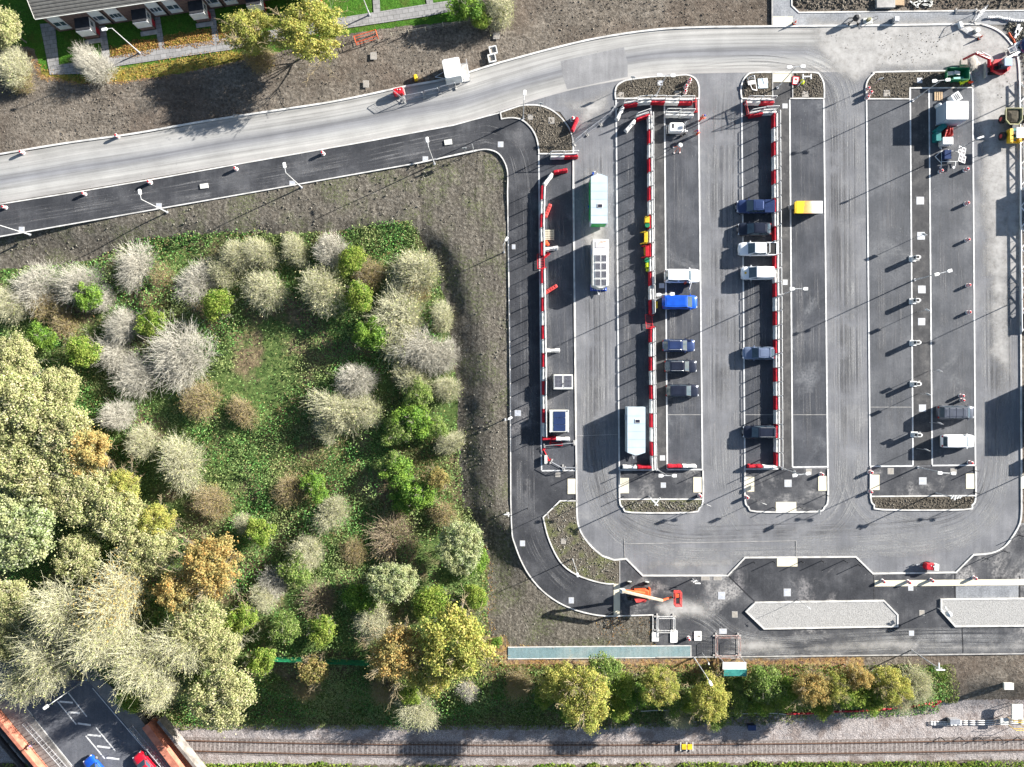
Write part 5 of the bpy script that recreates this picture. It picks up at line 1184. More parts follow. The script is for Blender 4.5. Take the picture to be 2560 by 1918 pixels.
for k, lab in enumerate(('end house of the brick terrace, with a white bargeboard', 'second house of the terrace, where the garden lamp stands in front', 'third house of the terrace, its lawn thick with yellow leaves', 'fourth house of the terrace, partly behind the left yellow tree', 'fifth house of the terrace, behind the large yellow tree')):
    house(k, lab)
# low post and wire fence along the garden verge, and the orange barrier on the grass
fz = MB()
for k, (a, b) in enumerate([(980, 92), (1022, 84), (1065, 78), (1108, 66), (1150, 58), (1194, 54)]): fz.box((*P(a, b), .55), (.1, .1, 1.1))
fz.tube([(*P(980, 92), 1.0), (*P(1194, 54), 1.0)], .015, 4).tube([(*P(980, 92), .6), (*P(1194, 54), .6)], .015, 4)
tag(build('post_and_wire_fence', fz, 'wood_grey'), 'grey wooden post and wire fence at the edge of the green verge', 'fence')
ob = thing('chain_barrier', 'four-sided orange plastic barrier standing round a hole by the verge', 'barrier', (*P(917, 98), 0), R(17))
for a, b in (((-1.6, -.45), (1.6, -.45)), ((1.6, -.45), (1.6, .45)), ((1.6, .45), (-1.6, .45)), ((-1.6, .45), (-1.6, -.45))):
    mb = MB()
    for z in (.95, .75, .15): mb.cyl((*a, z), (*b, z), .03, n=6)
    mb.cyl((*a, 0), (*a, 1.0), .05, n=6)
    build('panel', mb, 'orange', ob)
# ---------------------------------------------------------------- cars and vans
def wheel(parent, x, y, r=.33, w=.22, s=1):
    t = build('wheel', MB().cyl((x, y - w / 2, r), (x, y + w / 2, r), r, n=18), 'rubber', parent)
    yo = y + s * w * .42
    build('rim', MB().cyl((x, yo, r), (x, yo + s * .04, r), r * .62, n=12), 'rim', t)
def lerp(a, b, t): return a + (b - a) * t
def car(name, label, cat, px, py, rz, paint, L=4.5, Wd=1.82, Ht=1.5, hood=1.15, wsl=.75, rear=.35, deck=0.0, belt=.92, zh=.78, glassroof=False, rails=False, van=False, bed=None, doorope=False, group='parked cars and vans', midz=.8, roofmat=None, backglass=True):
    t = thing(name, label, cat, (*P(px, py, midz), .05), rz, group)
    hw = Wd / 2; xf = L / 2; xr = -L / 2
    # lower body, lofted nose to tail
    rings = []
    N = 22
    for i in range(N + 1):
        s_ = i / N; x = lerp(xr, xf, s_)
        q = abs(2 * s_ - 1); taper = 1 - .20 * max(0, (q - .68) / .32) ** 2.2
        if x < 0: taper = 1 - .14 * max(0, (q - .74) / .26) ** 2.2
        w = hw * taper
        xh = xf - hood
        zt_ = belt if x < xh else lerp(belt - .02, zh - .1, ((x - xh) / hood) ** 1.5)
        if deck and x < xr + deck: zt_ = belt - .02 * ((xr + deck - x) / deck)
        endz = .0 if 0 < i < N else .14
        zb = .24 + endz
        zt_ -= endz * .5
        ex = x if 0 < i < N else x * .992
        rings.append([(ex, -w * .9, zb), (ex, w * .9, zb), (ex, w, .48), (ex, w * .995, zt_ - .14), (ex, w * .93, zt_ - .02), (ex, w * .5, zt_ + .03), (ex, -w * .5, zt_ + .03), (ex, -w * .93, zt_ - .02), (ex, -w * .995, zt_ - .14), (ex, -w, .48)])
    body = build('body', MB().loft(rings), paint, t, True)
    # cabin: pillars and roof in body paint, panes set into it
    xa = xf - hood; xb = xa - wsl                      # windscreen foot and head
    xd = xr + deck + .04; xc = xd + rear               # rear glass foot and head
    wb, wt = hw * .93, hw * (.80 if not van else .88)
    if bed: xd = xr + bed + .02; xc = xd + .18
    zb, ztp = belt - .03, Ht
    def sec(x, y0, z0, y1, z1): return x
    cab = MB()
    bl = [(xa, -wb * .93), (xa, wb * .93), ((xa + xd) / 2, wb), (xd, wb * .93), (xd, -wb * .93), ((xa + xd) / 2, -wb)]
    tl = [(xb, -wt * .93), (xb, wt * .93), ((xb + xc) / 2, wt), (xc, wt * .92), (xc, -wt * .92), ((xb + xc) / 2, -wt)]
    cab.loft([[(x, y, zb) for x, y in bl], [(lerp(a[0], b[0], .93), lerp(a[1], b[1], .9), lerp(zb, ztp, .93)) for a, b in zip(bl, tl)], [(x * .985 + .015 * (xb + xc) / 2, y * .93, ztp) for x, y in tl]])
    build('cabin', cab, paint, t)
    rm = MB(); rm.prism([(xb - .05, -wt * .84), (xb - .05, wt * .84), ((xb + xc) / 2, wt * .9), (xc + .05, wt * .82), (xc + .05, -wt * .82), ((xb + xc) / 2, -wt * .9)][::-1], ztp - .02, ztp + .025, [(xb - .2, -wt * .6), (xb - .2, wt * .6), ((xb + xc) / 2, wt * .66), (xc + .2, wt * .6), (xc + .2, -wt * .6), ((xb + xc) / 2, -wt * .66)][::-1])
    rf = build('roof', rm, roofmat or paint, t)
    def pane(nm, c, mat='glass'):
        """c: four corners of a slanted pane, lifted 12 mm along its normal and 8 mm thick"""
        c = [Vector(p) for p in c]; n = (c[1] - c[0]).cross(c[3] - c[0]).normalized()
        if n.z < 0: n = -n
        a = [p + n * .014 for p in c]; b = [p + n * .004 for p in c]
        build(nm, MB().add(a + b, [(0, 1, 2, 3), (7, 6, 5, 4), (0, 4, 5, 1), (1, 5, 6, 2), (2, 6, 7, 3), (3, 7, 4, 0)]), mat, t)
    def on(a, b, f): return (lerp(a[0], b[0], f), lerp(a[1], b[1], f), lerp(zb, ztp, f))
    def fp(i, f):    # point on the cabin edge i at height fraction f (of the first loft span)
        a, b = bl[i], tl[i]; f = min(f, .93); k = f / .93
        return (lerp(a[0], lerp(a[0], b[0], .93), k), lerp(a[1], lerp(a[1], b[1], .9), k), lerp(zb, lerp(zb, ztp, .93), k))
    def quadon(i, j, u0, u1, f0, f1):
        p = lambda u, f: tuple(lerp(fp(i, f)[k], fp(j, f)[k], u) for k in range(3))
        return [p(u0, f0), p(u1, f0), p(u1, f1), p(u0, f1)]
    pane('windscreen', quadon(0, 1, .05, .95, .04, .93))
    if backglass: pane('rear_window', quadon(3, 4, .08, .92, .1, .88))
    if van:
        pane('side_window', quadon(1, 2, .05, .55, .2, .86)); pane('side_window', quadon(5, 0, .45, .95, .2, .86))
    else:
        for i, j in ((1, 2), (2, 3), (4, 5), (5, 0)):
            pane('side_window', quadon(i, j, .1, .94, .14, .88))
    if glassroof: build('roof_window', MB().box(((xb + xc) / 2 + .1, 0, ztp + .03), ((xb - xc) * .62, wt * 1.25, .02)), 'glass', rf)
    if rails:
        for s_ in (-1, 1): build('roof_rail', MB().tube([(xb - .15, s_ * wt * .86, ztp), (xb - .3, s_ * wt * .86, ztp + .06), (xc + .25, s_ * wt * .86, ztp + .06), (xc + .1, s_ * wt * .86, ztp)], .025, 6), 'galv', rf)
    if bed:
        bx0, bx1 = xr + .06, xr + bed - .06
        if roofmat == 'bedcover':
            pass
        tub = MB(); z0, z1 = belt, belt + .14
        for s_ in (-1, 1): tub.box(((bx0 + bx1) / 2, s_ * (hw - .09), (z0 + z1) / 2 - .02), (bx1 - bx0, .12, z1 - z0 + .04))
        tub.box((bx0, 0, (z0 + z1) / 2 - .02), (.1, Wd - .3, z1 - z0 + .04)); tub.box((bx1, 0, (z0 + z1) / 2 - .02), (.08, Wd - .3, z1 - z0 + .04))
        bd = build('load_bed', tub, paint, t)
        if paint == 'navy':
            cv = MB().box(((bx0 + bx1) / 2, 0, belt + .15), (bx1 - bx0 + .02, Wd - .14, .05), ch=.03)
            for k in range(4): cv.box(((bx0 + bx1) / 2, -.54 + k * .36, belt + .18), (bx1 - bx0 - .2, .04, .02))
            build('bed_cover', cv, paint, bd)
        else:
            build('bed_liner', MB().box(((bx0 + bx1) / 2, 0, belt + .045), (bx1 - bx0 - .1, Wd - .32, .03)), 'black', bd)
            build('roll_bar', MB().tube([(bx1 - .12, -hw + .14, belt + .1), (bx1 - .2, -hw + .3, Ht + .02), (bx1 - .2, hw - .3, Ht + .02), (bx1 - .12, hw - .14, belt + .1)], .06), 'white', bd)
    for x in (xf - .86, xr + .86):
        for s_ in (-1, 1): wheel(t, x, s_ * (hw - .1), .34 if Ht < 1.7 else .36, .22, s_)
    for s_ in (-1, 1):
        build('headlight', MB().box((xf - .2, s_ * hw * .66, zh - .17), (.3, .36, .16), rz=-s_ * .45, ch=.04), 'lens', t)
        build('tail_light', MB().box((xr + .08, s_ * hw * .72, belt - .12), (.14, .24, .3), ch=.03), 'amber', t)
        build('mirror', MB().box((xa - .32, s_ * (hw + .06), belt + .06), (.14, .2, .14), ch=.03), paint, t)
        build('number_plate' if s_ > 0 else 'bumper', MB().box((xf - .02, 0, .42), (.05, .52, .11)) if s_ > 0 else MB().box((xf - .03, 0, .3), (.1, Wd * .7, .12), ch=.03), 'white' if s_ > 0 else 'black', t)
    if doorope:
        d_ = build('door', MB().box((xa - .2 + .02, -hw - .5, .72), (.06, 1.05, .85), rz=R(-18)), paint, t, label='front door standing open')
    return t
PI = math.pi
A = dict(L=4.75, Wd=1.88, Ht=1.76)
car('pickup_truck', 'dark navy double-cab pickup with a covered load bed, topmost of its column', 'pickup', 1888, 517, PI, 'navy', L=5.3, Wd=1.92, Ht=1.8, hood=1.3, wsl=.8, belt=1.06, zh=.98, bed=1.5)
car('suv_car', 'black car with rounded tail, between the navy and the white pickups', 'car', 1886, 573, PI, 'carblack', L=4.65, Wd=1.86, Ht=1.62, hood=1.2, wsl=.85, rear=.8)
car('pickup_truck', 'white double-cab pickup with an open empty load bed', 'pickup', 1893, 623, PI, 'white_car', L=5.35, Wd=1.9, Ht=1.8, hood=1.25, wsl=.8, belt=1.06, zh=.98, bed=1.55)
car('compact_van', 'small white van with a yellow mark on its bonnet, below the white pickup', 'van', 1893, 683, PI, 'white_car', L=4.5, Wd=1.85, Ht=1.82, hood=.95, wsl=.9, rear=.15, belt=1.0, zh=.92, van=True, backglass=False)
car('estate_car', 'silver-blue car parked alone in the middle of the third bay row', 'car', 1896, 883, PI, 'silverblue', L=4.45, Wd=1.8, Ht=1.48, hood=1.2, wsl=.85, rear=.7)
car('suv_car', 'black car with silver roof rails at the lower end of the third bay row', 'car', 1899, 1080, PI, 'carblack', L=4.7, Wd=1.86, Ht=1.62, hood=1.15, wsl=.8, rear=.4, rails=True)
car('suv_car', 'white car with its front door open and a worker leaning in', 'car', 1705, 690, 0, 'white_car', L=5.0, Wd=1.92, Ht=1.85, hood=1.2, wsl=.7, rear=.3, belt=1.05, zh=.98, doorope=True)
car('panel_van', 'bright blue van in the second bay row, beside the twin lamp', 'van', 1699, 756, 0, 'blue', L=4.95, Wd=1.95, Ht=1.98, hood=.75, wsl=.95, rear=.12, belt=1.1, zh=1.0, van=True, backglass=False)
car('estate_car', 'dark blue car below the bright blue van, uppermost of three', 'car', 1697, 864, 0, 'navy', L=4.6, Wd=1.8, Ht=1.5, hood=1.15, wsl=.8, rear=.6, rails=True)
car('estate_car', 'black car between the dark blue car and the lowest black car', 'car', 1702, 916, 0, 'carblack', L=4.6, Wd=1.82, Ht=1.5, hood=1.15, wsl=.8, rear=.6, rails=True)
car('estate_car', 'black car lowest in the second bay row, nose on the bay line', 'car', 1706, 977, 0, 'carblack', L=4.7, Wd=1.84, Ht=1.52, hood=1.15, wsl=.85, rear=.5)
car('minibus_van', 'grey passenger van with a ribbed roof, under two cones', 'van', 2388, 1031, 0, 'grey_car', L=5.1, Wd=1.95, Ht=1.95, hood=.65, wsl=.9, rear=.3, belt=1.1, zh=1.02)
car('panel_van', 'white van below the grey passenger van', 'van', 2394, 1103, 0, 'white_car', L=4.6, Wd=1.85, Ht=1.86, hood=.9, wsl=.9, rear=.2, belt=1.05, zh=.95, van=True)
sdir = math.atan2(203, -174) 
car('hatchback_car', 'royal blue car on the street bridge, cut by the lower border', 'car', 239, 1924, sdir, 'blue', L=4.1, Wd=1.78, Ht=1.48, rear=.5, group='cars on the street')
car('hatchback_car', 'red car on the street bridge, beside the royal blue one', 'car', 364, 1916, sdir, 'car_red', L=4.3, Wd=1.8, Ht=1.5, rear=.5, group='cars on the street')
# ribs and bonnet mark
for o in scn.objects:
    if o.name.startswith('minibus_van'):
        rb = MB()
        for x in (-1.5, -.55, .4): rb.box((x, 0, 1.985), (.05, 1.35, .03))
        for y in (-.45, .45): rb.box((-.6, y, 1.985), (2.5, .04, .03))
        build('roof_ribs', rb, 'grey_car', o)
    if o.name.startswith('compact_van'):
        build('bonnet_mark', MB().box((1.72, 0, .965), (.28, .3, .02), ry=.1), 'yellow', o)

# ---------------------------------------------------------------- welfare cabins and boxes
def cabin(label, px, py, w, L, h, mat, top, trim=None, nose=1, solar=None, hatch=None, feat=''):
    t = thing('welfare_cabin', label, 'welfare cabin', (*P(px, py, h), 0), 0, 'towable welfare cabins')
    hw, hl = w / 2, L / 2; n = .45
    out = [(-hw, -hl), (hw, -hl), (hw, hl), (-hw, hl)]
    if nose > 0: out = [(-hw, -hl), (hw, -hl), (hw, hl - n * .8), (.2, hl), (-.2, hl), (-hw, hl - n * .8)]
    if nose < 0: out = [(-hw, -hl + n * .8), (-.2, -hl), (.2, -hl), (hw, -hl + n * .8), (hw, hl), (-hw, hl)]
    build('wall', MB().prism(out, .35, h - .05), mat, t)
    rf = build('roof', MB().prism([(x * 1.0, y * 1.0) for x, y in out], h - .05, h + .03), top, t)
    sm = MB()
    for k in range(1, 6): sm.box((0, -hl + L * k / 6 * .98, h + .035), (w * .98, .035, .016))
    build('roof_seam', sm, 'grey_blue', rf)
    if trim:
        for s_ in (-1,): build('side_stripe', MB().box((s_ * (hw + .03), 0, 1.3), (.05, L * .8, 1.8)), trim, t)
        build('end_panel', MB().box((0, -hl - .012 if nose > 0 else hl + .012, 1.35), (w * .86, .06, 1.9)), trim, t)
    if hatch is not None:
        hb = build('roof_vent', MB().box((hatch[0], hatch[1], h + .06), (.72, .55, .06), ch=.02), 'off_white', rf)
        build('grille', MB().box((hatch[0] + .03, hatch[1], h + .1), (.58, .4, .02)), 'solar', hb)
    for s_ in (-1, 1):
        build('wheel', MB().cyl((s_ * (hw - .08), 0, .35), (s_ * (hw - .26), 0, .35), .35, n=14), 'rubber', t)
    build('door', MB().box((-hw - .02, hl * .55, 1.25), (.03, .8, 1.8)), trim or 'grey_blue', t)
    build('jack_leg', MB().box((hw - .1, hl - .6, .18), (.1, .1, .36)).box((-hw + .1, -hl + .5, .18), (.1, .1, .36)).box((hw - .1, -hl + .5, .18), (.1, .1, .36)), 'galv', t)
    build('drawbar', MB().tube([(-.4, nose * (hl - .4), .4), (0, nose * (hl + .75), .4), (.4, nose * (hl - .4), .4)], .05, 6), 'galv', t)
    if solar:
        for k in range(4):
            yc = -hl + .75 + k * 1.12
            for s_ in (-1, 1):
                sp = build('solar_panel', MB().box((s_ * .43, yc, h + .07), (.8, .98, .05), ch=.01), 'white', rf)
                cells = MB()
                for a in range(4):
                    for b in range(6): cells.box((s_ * .43 - .27 + a * .18, yc - .37 + b * .148, h + .098), (.155, .125, .012))
                build('cells', cells, 'solar', sp)['kind'] = 'stuff'
        build('roof_plate', MB().box((0, hl - .75, h + .05), (1.5, .9, .06), ch=.02), 'rustplate', rf)
    return t
M['rustplate'] = mk('stained_roof_plate', (.66, .62, .6), (.42, .2, .13), .9, .7, lo=.36, hi=.5)
cabin('pale towable welfare cabin with bright green sides, uppermost in the first lane', 1498, 497, 2.3, 6.9, 2.45, 'pale_blue', 'pale_blue', 'bright_green', 1, hatch=(.1, -1.0))
cabin('towable welfare cabin roofed with solar panels', 1502, 659, 2.25, 6.8, 2.5, 'off_white', 'off_white', None, -1, solar=True)
cabin('large pale blue welfare cabin parked against the lower second barrier row', 1591, 1078, 2.5, 6.7, 2.45, 'pale_blue', 'pale_blue', None, -1, hatch=(.15, 1.4))
# bottled water rack at the end of the solar cabin
rk = thing('water_bottle_rack', 'cluster of blue water bottles at the nose of the solar cabin', 'bottle rack', (*P(1496, 720), 0), 0)
build('tray', MB().box((0, 0, .08), (2.3, .9, .16), ch=.03), 'blue', rk)
for i in range(7):
    for j in range(3):
        b = build('bottle', MB().lathe([(.13, .16), (.14, .5), (.06, .62), (.05, .7)], 10, (-.95 + i * .31, -.28 + j * .28, 0)), 'blue', rk)
        build('cap', MB().cyl((-.95 + i * .31, -.28 + j * .28, .7), (-.95 + i * .31, -.28 + j * .28, .74), .07, n=8), 'white', b)
tag(build('paper_bundle', MB().box((*P(1513, 716), .9), (.5, .45, .3), .4, .3, ch=.08), 'rustplate'), 'crumpled pink and white bundle on the bottle rack', 'bundle')
ks = thing('drink_station', 'blue and white hand-wash stand at the top corner of the green-sided cabin', 'wash stand', (*P(1481, 438), 0))
build('basin', MB().cyl((0, 0, 0), (0, 0, 1.0), .16, n=10), 'blue', ks); build('tap', MB().tube([(.1, .1, 0), (.1, .1, 1.15), (.3, .2, 1.15)], .05), 'white', ks)
tag(build('cable_reel', MB().cyl((*P(1473, 519), .0), (*P(1473, 519), .5), .16, n=12).cyl((*P(1473, 519), .5), (*P(1473, 519), .55), .22, n=12), 'blue'), 'small blue drum beside the green-sided cabin', 'drum')

def genset(label, px, py, w, d_, h, kind):
    t = thing('generator_box', label, 'generator', (*P(px, py, h), 0), 0, 'solar generator boxes')
    build('casing', MB().box((0, 0, h / 2), (w, d_, h), ch=.06), 'off_white', t)
    build('skid', MB().box((0, 0, .06), (w + .15, d_ + .15, .12)), 'dark_steel', t)
    for s_ in (-1, 1):
        if kind == 'panel':
            q = build('solar_panel', MB().box((s_ * w * .245, .06, h + .03), (w * .45, d_ * .84, .05), ch=.01), 'white', t)
            c_ = MB()
            for a in range(6):
                for b in range(9): c_.box((s_ * w * .245 - w * .17 + a * w * .068, .06 - d_ * .34 + b * d_ * .085, h + .06), (w * .058, d_ * .072, .012))
            build('cells', c_, 'solar', q)['kind'] = 'stuff'
        else: build('corner_post', MB().box((s_ * (w / 2 - .08), d_ / 2 - .08, h / 2 + .05), (.16, .16, h + .1)).box((s_ * (w / 2 - .08), -d_ / 2 + .08, h / 2 + .05), (.16, .16, h + .1)), 'white', t)
    if kind != 'panel':
        for k in range(3): build('solar_panel', MB().box((.05, -d_ * .3 + k * d_ * .3, h + .04), (w * .62, d_ * .285, .05), ch=.01), 'navy', t)
    else: build('exhaust', MB().cyl((0, -d_ * .12, h), (0, -d_ * .12, h + .16), .09, n=10), 'black', t)
    build('vent', MB().box((0, -d_ / 2 - .015, h * .55), (w * .7, .02, h * .5)), 'galv', t)
genset('white generator box with two small solar panels on its lid', 1408, 955, 2.7, 2.1, 1.7, 'panel')
genset('white box with three dark blue panels on top, near the barrier end', 1398, 1053, 2.7, 3.1, 1.7, 'dark')

# container, chest, tank, solar lighting mast and neighbours
t = thing('storage_container', 'white-roofed blue-grey storage container in the upper right bay', 'container', (*P(2393, 276, 2.5), 0))
wl = MB().box((0, 0, 1.3), (3.05, 2.5, 2.36)); rb = MB()
for k in range(11): rb.box((-1.54, -1.1 + k * .22, 1.3), (.03, .1, 2.1)); rb.box((-1.3 + k * .26, -1.265, 1.3), (.12, .03, 2.1))
build('wall', wl, 'grey_blue', t); build('ribs', rb, 'pale_blue', t)['kind'] = 'stuff'
build('roof', MB().box((0, 0, 2.52), (3.08, 2.54, .08), ch=.02), 'white', t)
build('door', MB().box((1.54, 0, 1.3), (.04, 2.3, 2.2)), 'grey_blue', t)
for sx_ in (-1, 1):
    for sy_ in (-1, 1): build('corner_casting', MB().box((sx_ * 1.48, sy_ * 1.2, .09), (.18, .18, .18)), 'galv', t)
def chest(label, px, py, w, d_, h, rz, mat, lidmat, name='storage_chest', cat='chest', grp=None):
    q = thing(name, label, cat, (*P(px, py, h), 0), rz, grp); build('bin', MB().box((0, 0, h / 2), (w, d_, h), ch=.08), mat, q); build('lid', MB().box((0, 0, h + .04), (w + .06, d_ + .06, .09), ch=.05), lidmat, q); build('handle', MB().tube([(-.2, -d_ / 2, h * .7), (-.2, -d_ / 2 - .06, h * .7), (.2, -d_ / 2 - .06, h * .7), (.2, -d_ / 2, h * .7)], .02), 'black', q); return q
chest('teal plastic chest lying aslant against the container', 2353, 320, 1.5, .7, .9, R(38), 'teal', 'teal', grp='teal plastic chests')
chest('teal plastic chest standing upright left of the red barriers', 2346, 341, .65, 1.25, 1.0, 0, 'teal', 'teal', grp='teal plastic chests')
for k, (a, b, rz_) in enumerate(((2367, 325, 1.3), (2374, 327, 1.45), (2380, 330, 1.6), (2363, 334, 1.35))):
    q = thing('folded_barrier', ('faded red folded barrier leaning by the container, ' + ('leftmost of the upper three', 'middle of the upper three', 'rightmost of the upper three', 'the one lying lowest')[k]), 'barrier', (*P(a, b, .8), 0), rz_, 'folded red barriers by the container')
    build('frame', MB().box((0, 0, .5), (1.1, .12, 1.0), ch=.03), 'pale_red', q); [build('foot', MB().box((s_, 0, .04), (.12, .5, .08)), 'red', q) for s_ in (-.4, .4)]
q = thing('liquid_tank', 'white cube tank with a small filler cap, below the red barriers', 'tank', (*P(2370, 352, 1.1), 0))
build('tank', MB().box((0, 0, .62), (1.5, 1.05, 1.0), ch=.08), 'white', q); build('pallet', MB().box((0, 0, .07), (1.5, 1.1, .12)), 'wood_grey', q); build('filler_cap', MB().cyl((.05, -.05, 1.12), (.05, -.05, 1.17), .08, n=12), 'galv', q)
cg = MB()
for k in range(5): cg.box((-.762, -.42 + k * .21, .6), (.02, .03, .98)); cg.box((-.6 + k * .3, -.54, .6), (.03, .02, .98))
build('cage', cg, 'galv', q)['kind'] = 'stuff'
def pallet(label, px, py, rz, mat, w=1.2, d_=1.0, n=5, z=0.0, lay=1):
    q = thing('timber_pallet', label, 'pallet', (*P(px, py), z), rz, 'pallets')
    for k in range(n): build('board', MB().box((-w / 2 + w * (k + .5) / n, 0, .125), (w / n * .68, d_, .025)), mat, q)
    for y in (-d_ / 2 + .06, 0, d_ / 2 - .06): build('bearer', MB().box((0, y, .055), (w, .1, .11)), mat, q)
pallet('bare timber pallet above the storage container', 2345, 241, 0, 'wood', 1.25, 1.25, 4)
pallet('weathered timber pallet leaning at the first barrier row', 1372, 588, R(90), 'wood_grey', 1.5, 1.5, 6, .05)
q = thing('rooftop_unit', 'white square cooling unit with dark slats, set askew behind the container', 'cooling unit', (*P(2391, 243, .8), 0), R(33))
build('casing', MB().box((0, 0, .45), (1.3, 1.25, .9), ch=.06), 'white', q)
sl_ = MB()
for k in range(3): sl_.box((-.25 + k * .26, 0, .91), (.1, .9, .03))
build('slats', sl_, 'dark_steel', q)
q = thing('gas_bottle', 'white round gas bottle at the container corner', 'gas bottle', (*P(2351, 261, 1.0), 0)); build('cylinder', MB().lathe([(.26, 0), (.27, .1), (.27, .8), (.2, .98), (.05, 1.02)], 14), 'white', q, True); build('valve', MB().cyl((0, 0, 1.0), (0, 0, 1.18), .05), 'galv', q)
q = thing('solar_lighting_mast', 'solar lighting tower with two tilted panels and outriggers', 'lighting tower', (*P(2384, 388, .8), 0))
build('base', MB().box((-.9, .05, .55), (1.0, 1.3, .9), ch=.05), 'navy', q)
fr = MB().tube([(-2.3, -.05, .3), (-1.4, .75, .3), (-1.4, -1.0, .3), (-2.3, -.05, .3)], .05).tube([(-1.4, .75, .3), (-.1, .75, .3), (.8, .6, .5)], .05).tube([(-1.4, -.75, .3), (.9, -.75, .3)], .05).tube([(-1.4, .95, .3), (-1.4, 1.3, .25)], .05).tube([(-1.4, -.75, .3), (-1.4, -1.45, .25)], .05).tube([(.6, -.75, .3), (.6, -1.4, .25)], .05).tube([(-.4, 1.0, .3), (-.4, -.75, .3)], .05)
build('frame', fr, 'white', q)
for (x, y) in ((-1.4, 1.35), (-1.4, -1.5), (.5, -1.5)): build('outrigger_foot', MB().cyl((x, y, 0), (x, y, .06), .2, n=10), 'galv', q)
for k, yy in enumerate((.55, -.6)):
    sp = build('solar_panel', MB().box((1.0, yy, 1.1), (1.35, 1.0, .05), rz=-.18, ry=.35, ch=.01), 'white', q)
    c_ = MB()
    mt = Matrix.Translation((1.0, yy, 1.1)) @ Matrix.Rotation(-.18, 4, 'Z') @ Matrix.Rotation(.35, 4, 'Y')
    for a in range(2):
        for b in range(2):
            p = mt @ Vector((-.32 + a * .64, -.23 + b * .46, .036)); c_.box(p, (.55, .38, .012), -.18, .35)
    build('cells', c_, 'solar', sp)
build('mast', MB().cyl((.1, .55, .4), (.1, .55, 6.2), .07, n=8), 'galv', q)
build('lamp_head', MB().box((.1, .55, 6.3), (.9, .25, .22), rz=.3, ch=.04), 'white', q)
t = thing('site_skip', 'yellow and orange topped covered skip on the fourth bay', 'skip', (*P(2022, 518, 1.5), 0))
build('tub', MB().loft([[(-1.55, -.8, .1), (1.55, -.8, .1), (1.55, .8, .1), (-1.55, .8, .1)], [(-1.75, -.85, 1.35), (1.75, -.85, 1.35), (1.75, .85, 1.35), (-1.75, .85, 1.35)]]), 'dark_steel', t)
g = G('painted_lid'); v = g.coord(); sx = g.n('ShaderNodeSeparateXYZ'); g.l(v, sx.inputs[0])
c = g.ramp(g.math('ADD', g.math('MULTIPLY', sx.outputs[0], .28), g.math('ADD', .38, g.math('MULTIPLY', g.noise(2.5, v, 4), .25))), [(.0, (.75, .55, .02)), (.3, (.78, .56, .02)), (.34, (.75, .3, .06)), (.55, (.75, .42, .2)), (.7, (.78, .72, .62)), (1, (.8, .8, .78))])
M['skiplid'] = g.done(g.pbsdf(c, .6, 0, .2))
build('lid', MB().box((.1, 0, 1.42), (3.7, 1.75, .12), ch=.04), 'skiplid', t)
build('end_flap', MB().box((-1.85, -.02, 1.3), (.12, 1.6, .35), ch=.03), 'yellow', t)
build('skid', MB().box((-1.55, .3, .08), (1.5, .5, .16)), 'galv', t)
# white tank cabin on the soil and red compressor at the kerb
t = thing('site_cabin', 'white site cabin with rounded roof and faint lettering beside the main road', 'cabin', (*P(1130, 170, 2.3), 0), R(11))
build('body', MB().box((0, 0, 1.25), (2.45, 2.7, 2.1), ch=.12), 'white', t, False)
build('roof', MB().box((0, 0, 2.34), (2.42, 2.66, .1), ch=.2), 'white', t)
tx = MB()
for k, (x, w_) in enumerate(((-.55, .18), (-.3, .24), (.0, .22), (.26, .2), (.5, .22), (.72, .14))): tx.box((x - .05, -.82, 2.395), (w_, .09, .012))
tx.box((.1, -1.0, 2.395), (.9, .04, .012))
build('lettering', tx, 'pale_blue', t)
build('frame', MB().tube([(1.3, -1.3, .1), (2.2, -1.3, .1), (2.2, 1.3, .1), (1.3, 1.3, .1)], .05).tube([(2.2, -1.3, .1), (2.2, -1.3, 1.3), (2.2, 1.3, 1.3), (2.2, 1.3, .1)], .04).tube([(-1.2, .6, .3), (-2.6, .1, .3), (-1.2, -.4, .3)], .05), 'galv', t)
build('floor_grid', MB().box((1.75, 0, .12), (.85, 2.5, .06)), 'kerb_old', t)
def compressor(label, px, py, rz, back):
    q = thing('towed_compressor', label, 'compressor', (*P(px, py, .9), 0), rz, 'red compressors')
    b = build('bonnet', MB().box((0, 0, .75), (1.55, .98, .75), ch=.2), 'red', q); build('seam', MB().box((.05, 0, 1.13), (.03, .8, .012)), 'black', b)
    if back: build('rear_panel', MB().box((.72, 0, .8), (.7, .95, .8), ch=.06), 'off_white', q)
    build('beacon', MB().box((.3, .12, 1.16), (.12, .16, .06)).box((-.05, .2, 1.16), (.1, .12, .06)), 'white', q)
    for s_ in (-1, 1): build('wheel', MB().cyl((0, s_ * .55, .3), (0, s_ * .42, .3), .3, n=14), 'rubber', q)
    build('drawbar', MB().tube([(-.7, .25, .35), (-1.7, 0, .35), (-.7, -.25, .35)], .045).cyl((-1.75, 0, .05), (-1.75, 0, .5), .06), 'galv', q)
    build('bumper', MB().box((.82, 0, .42), (.08, 1.0, .12)), 'off_white', q)
compressor('red towed compressor at the upper kerb of the main road', 996, 229, R(13), False)
compressor('red towed compressor with white rear panel by the lower kerb', 2326, 1417, R(-5), True)
tag(build('rubble_sack', MB().box((*P(1040, 197), .3), (.5, .8, .6), .25, ch=.15), 'yellow'), 'pale yellow sack on the soil between the cabin and the compressor', 'sack')
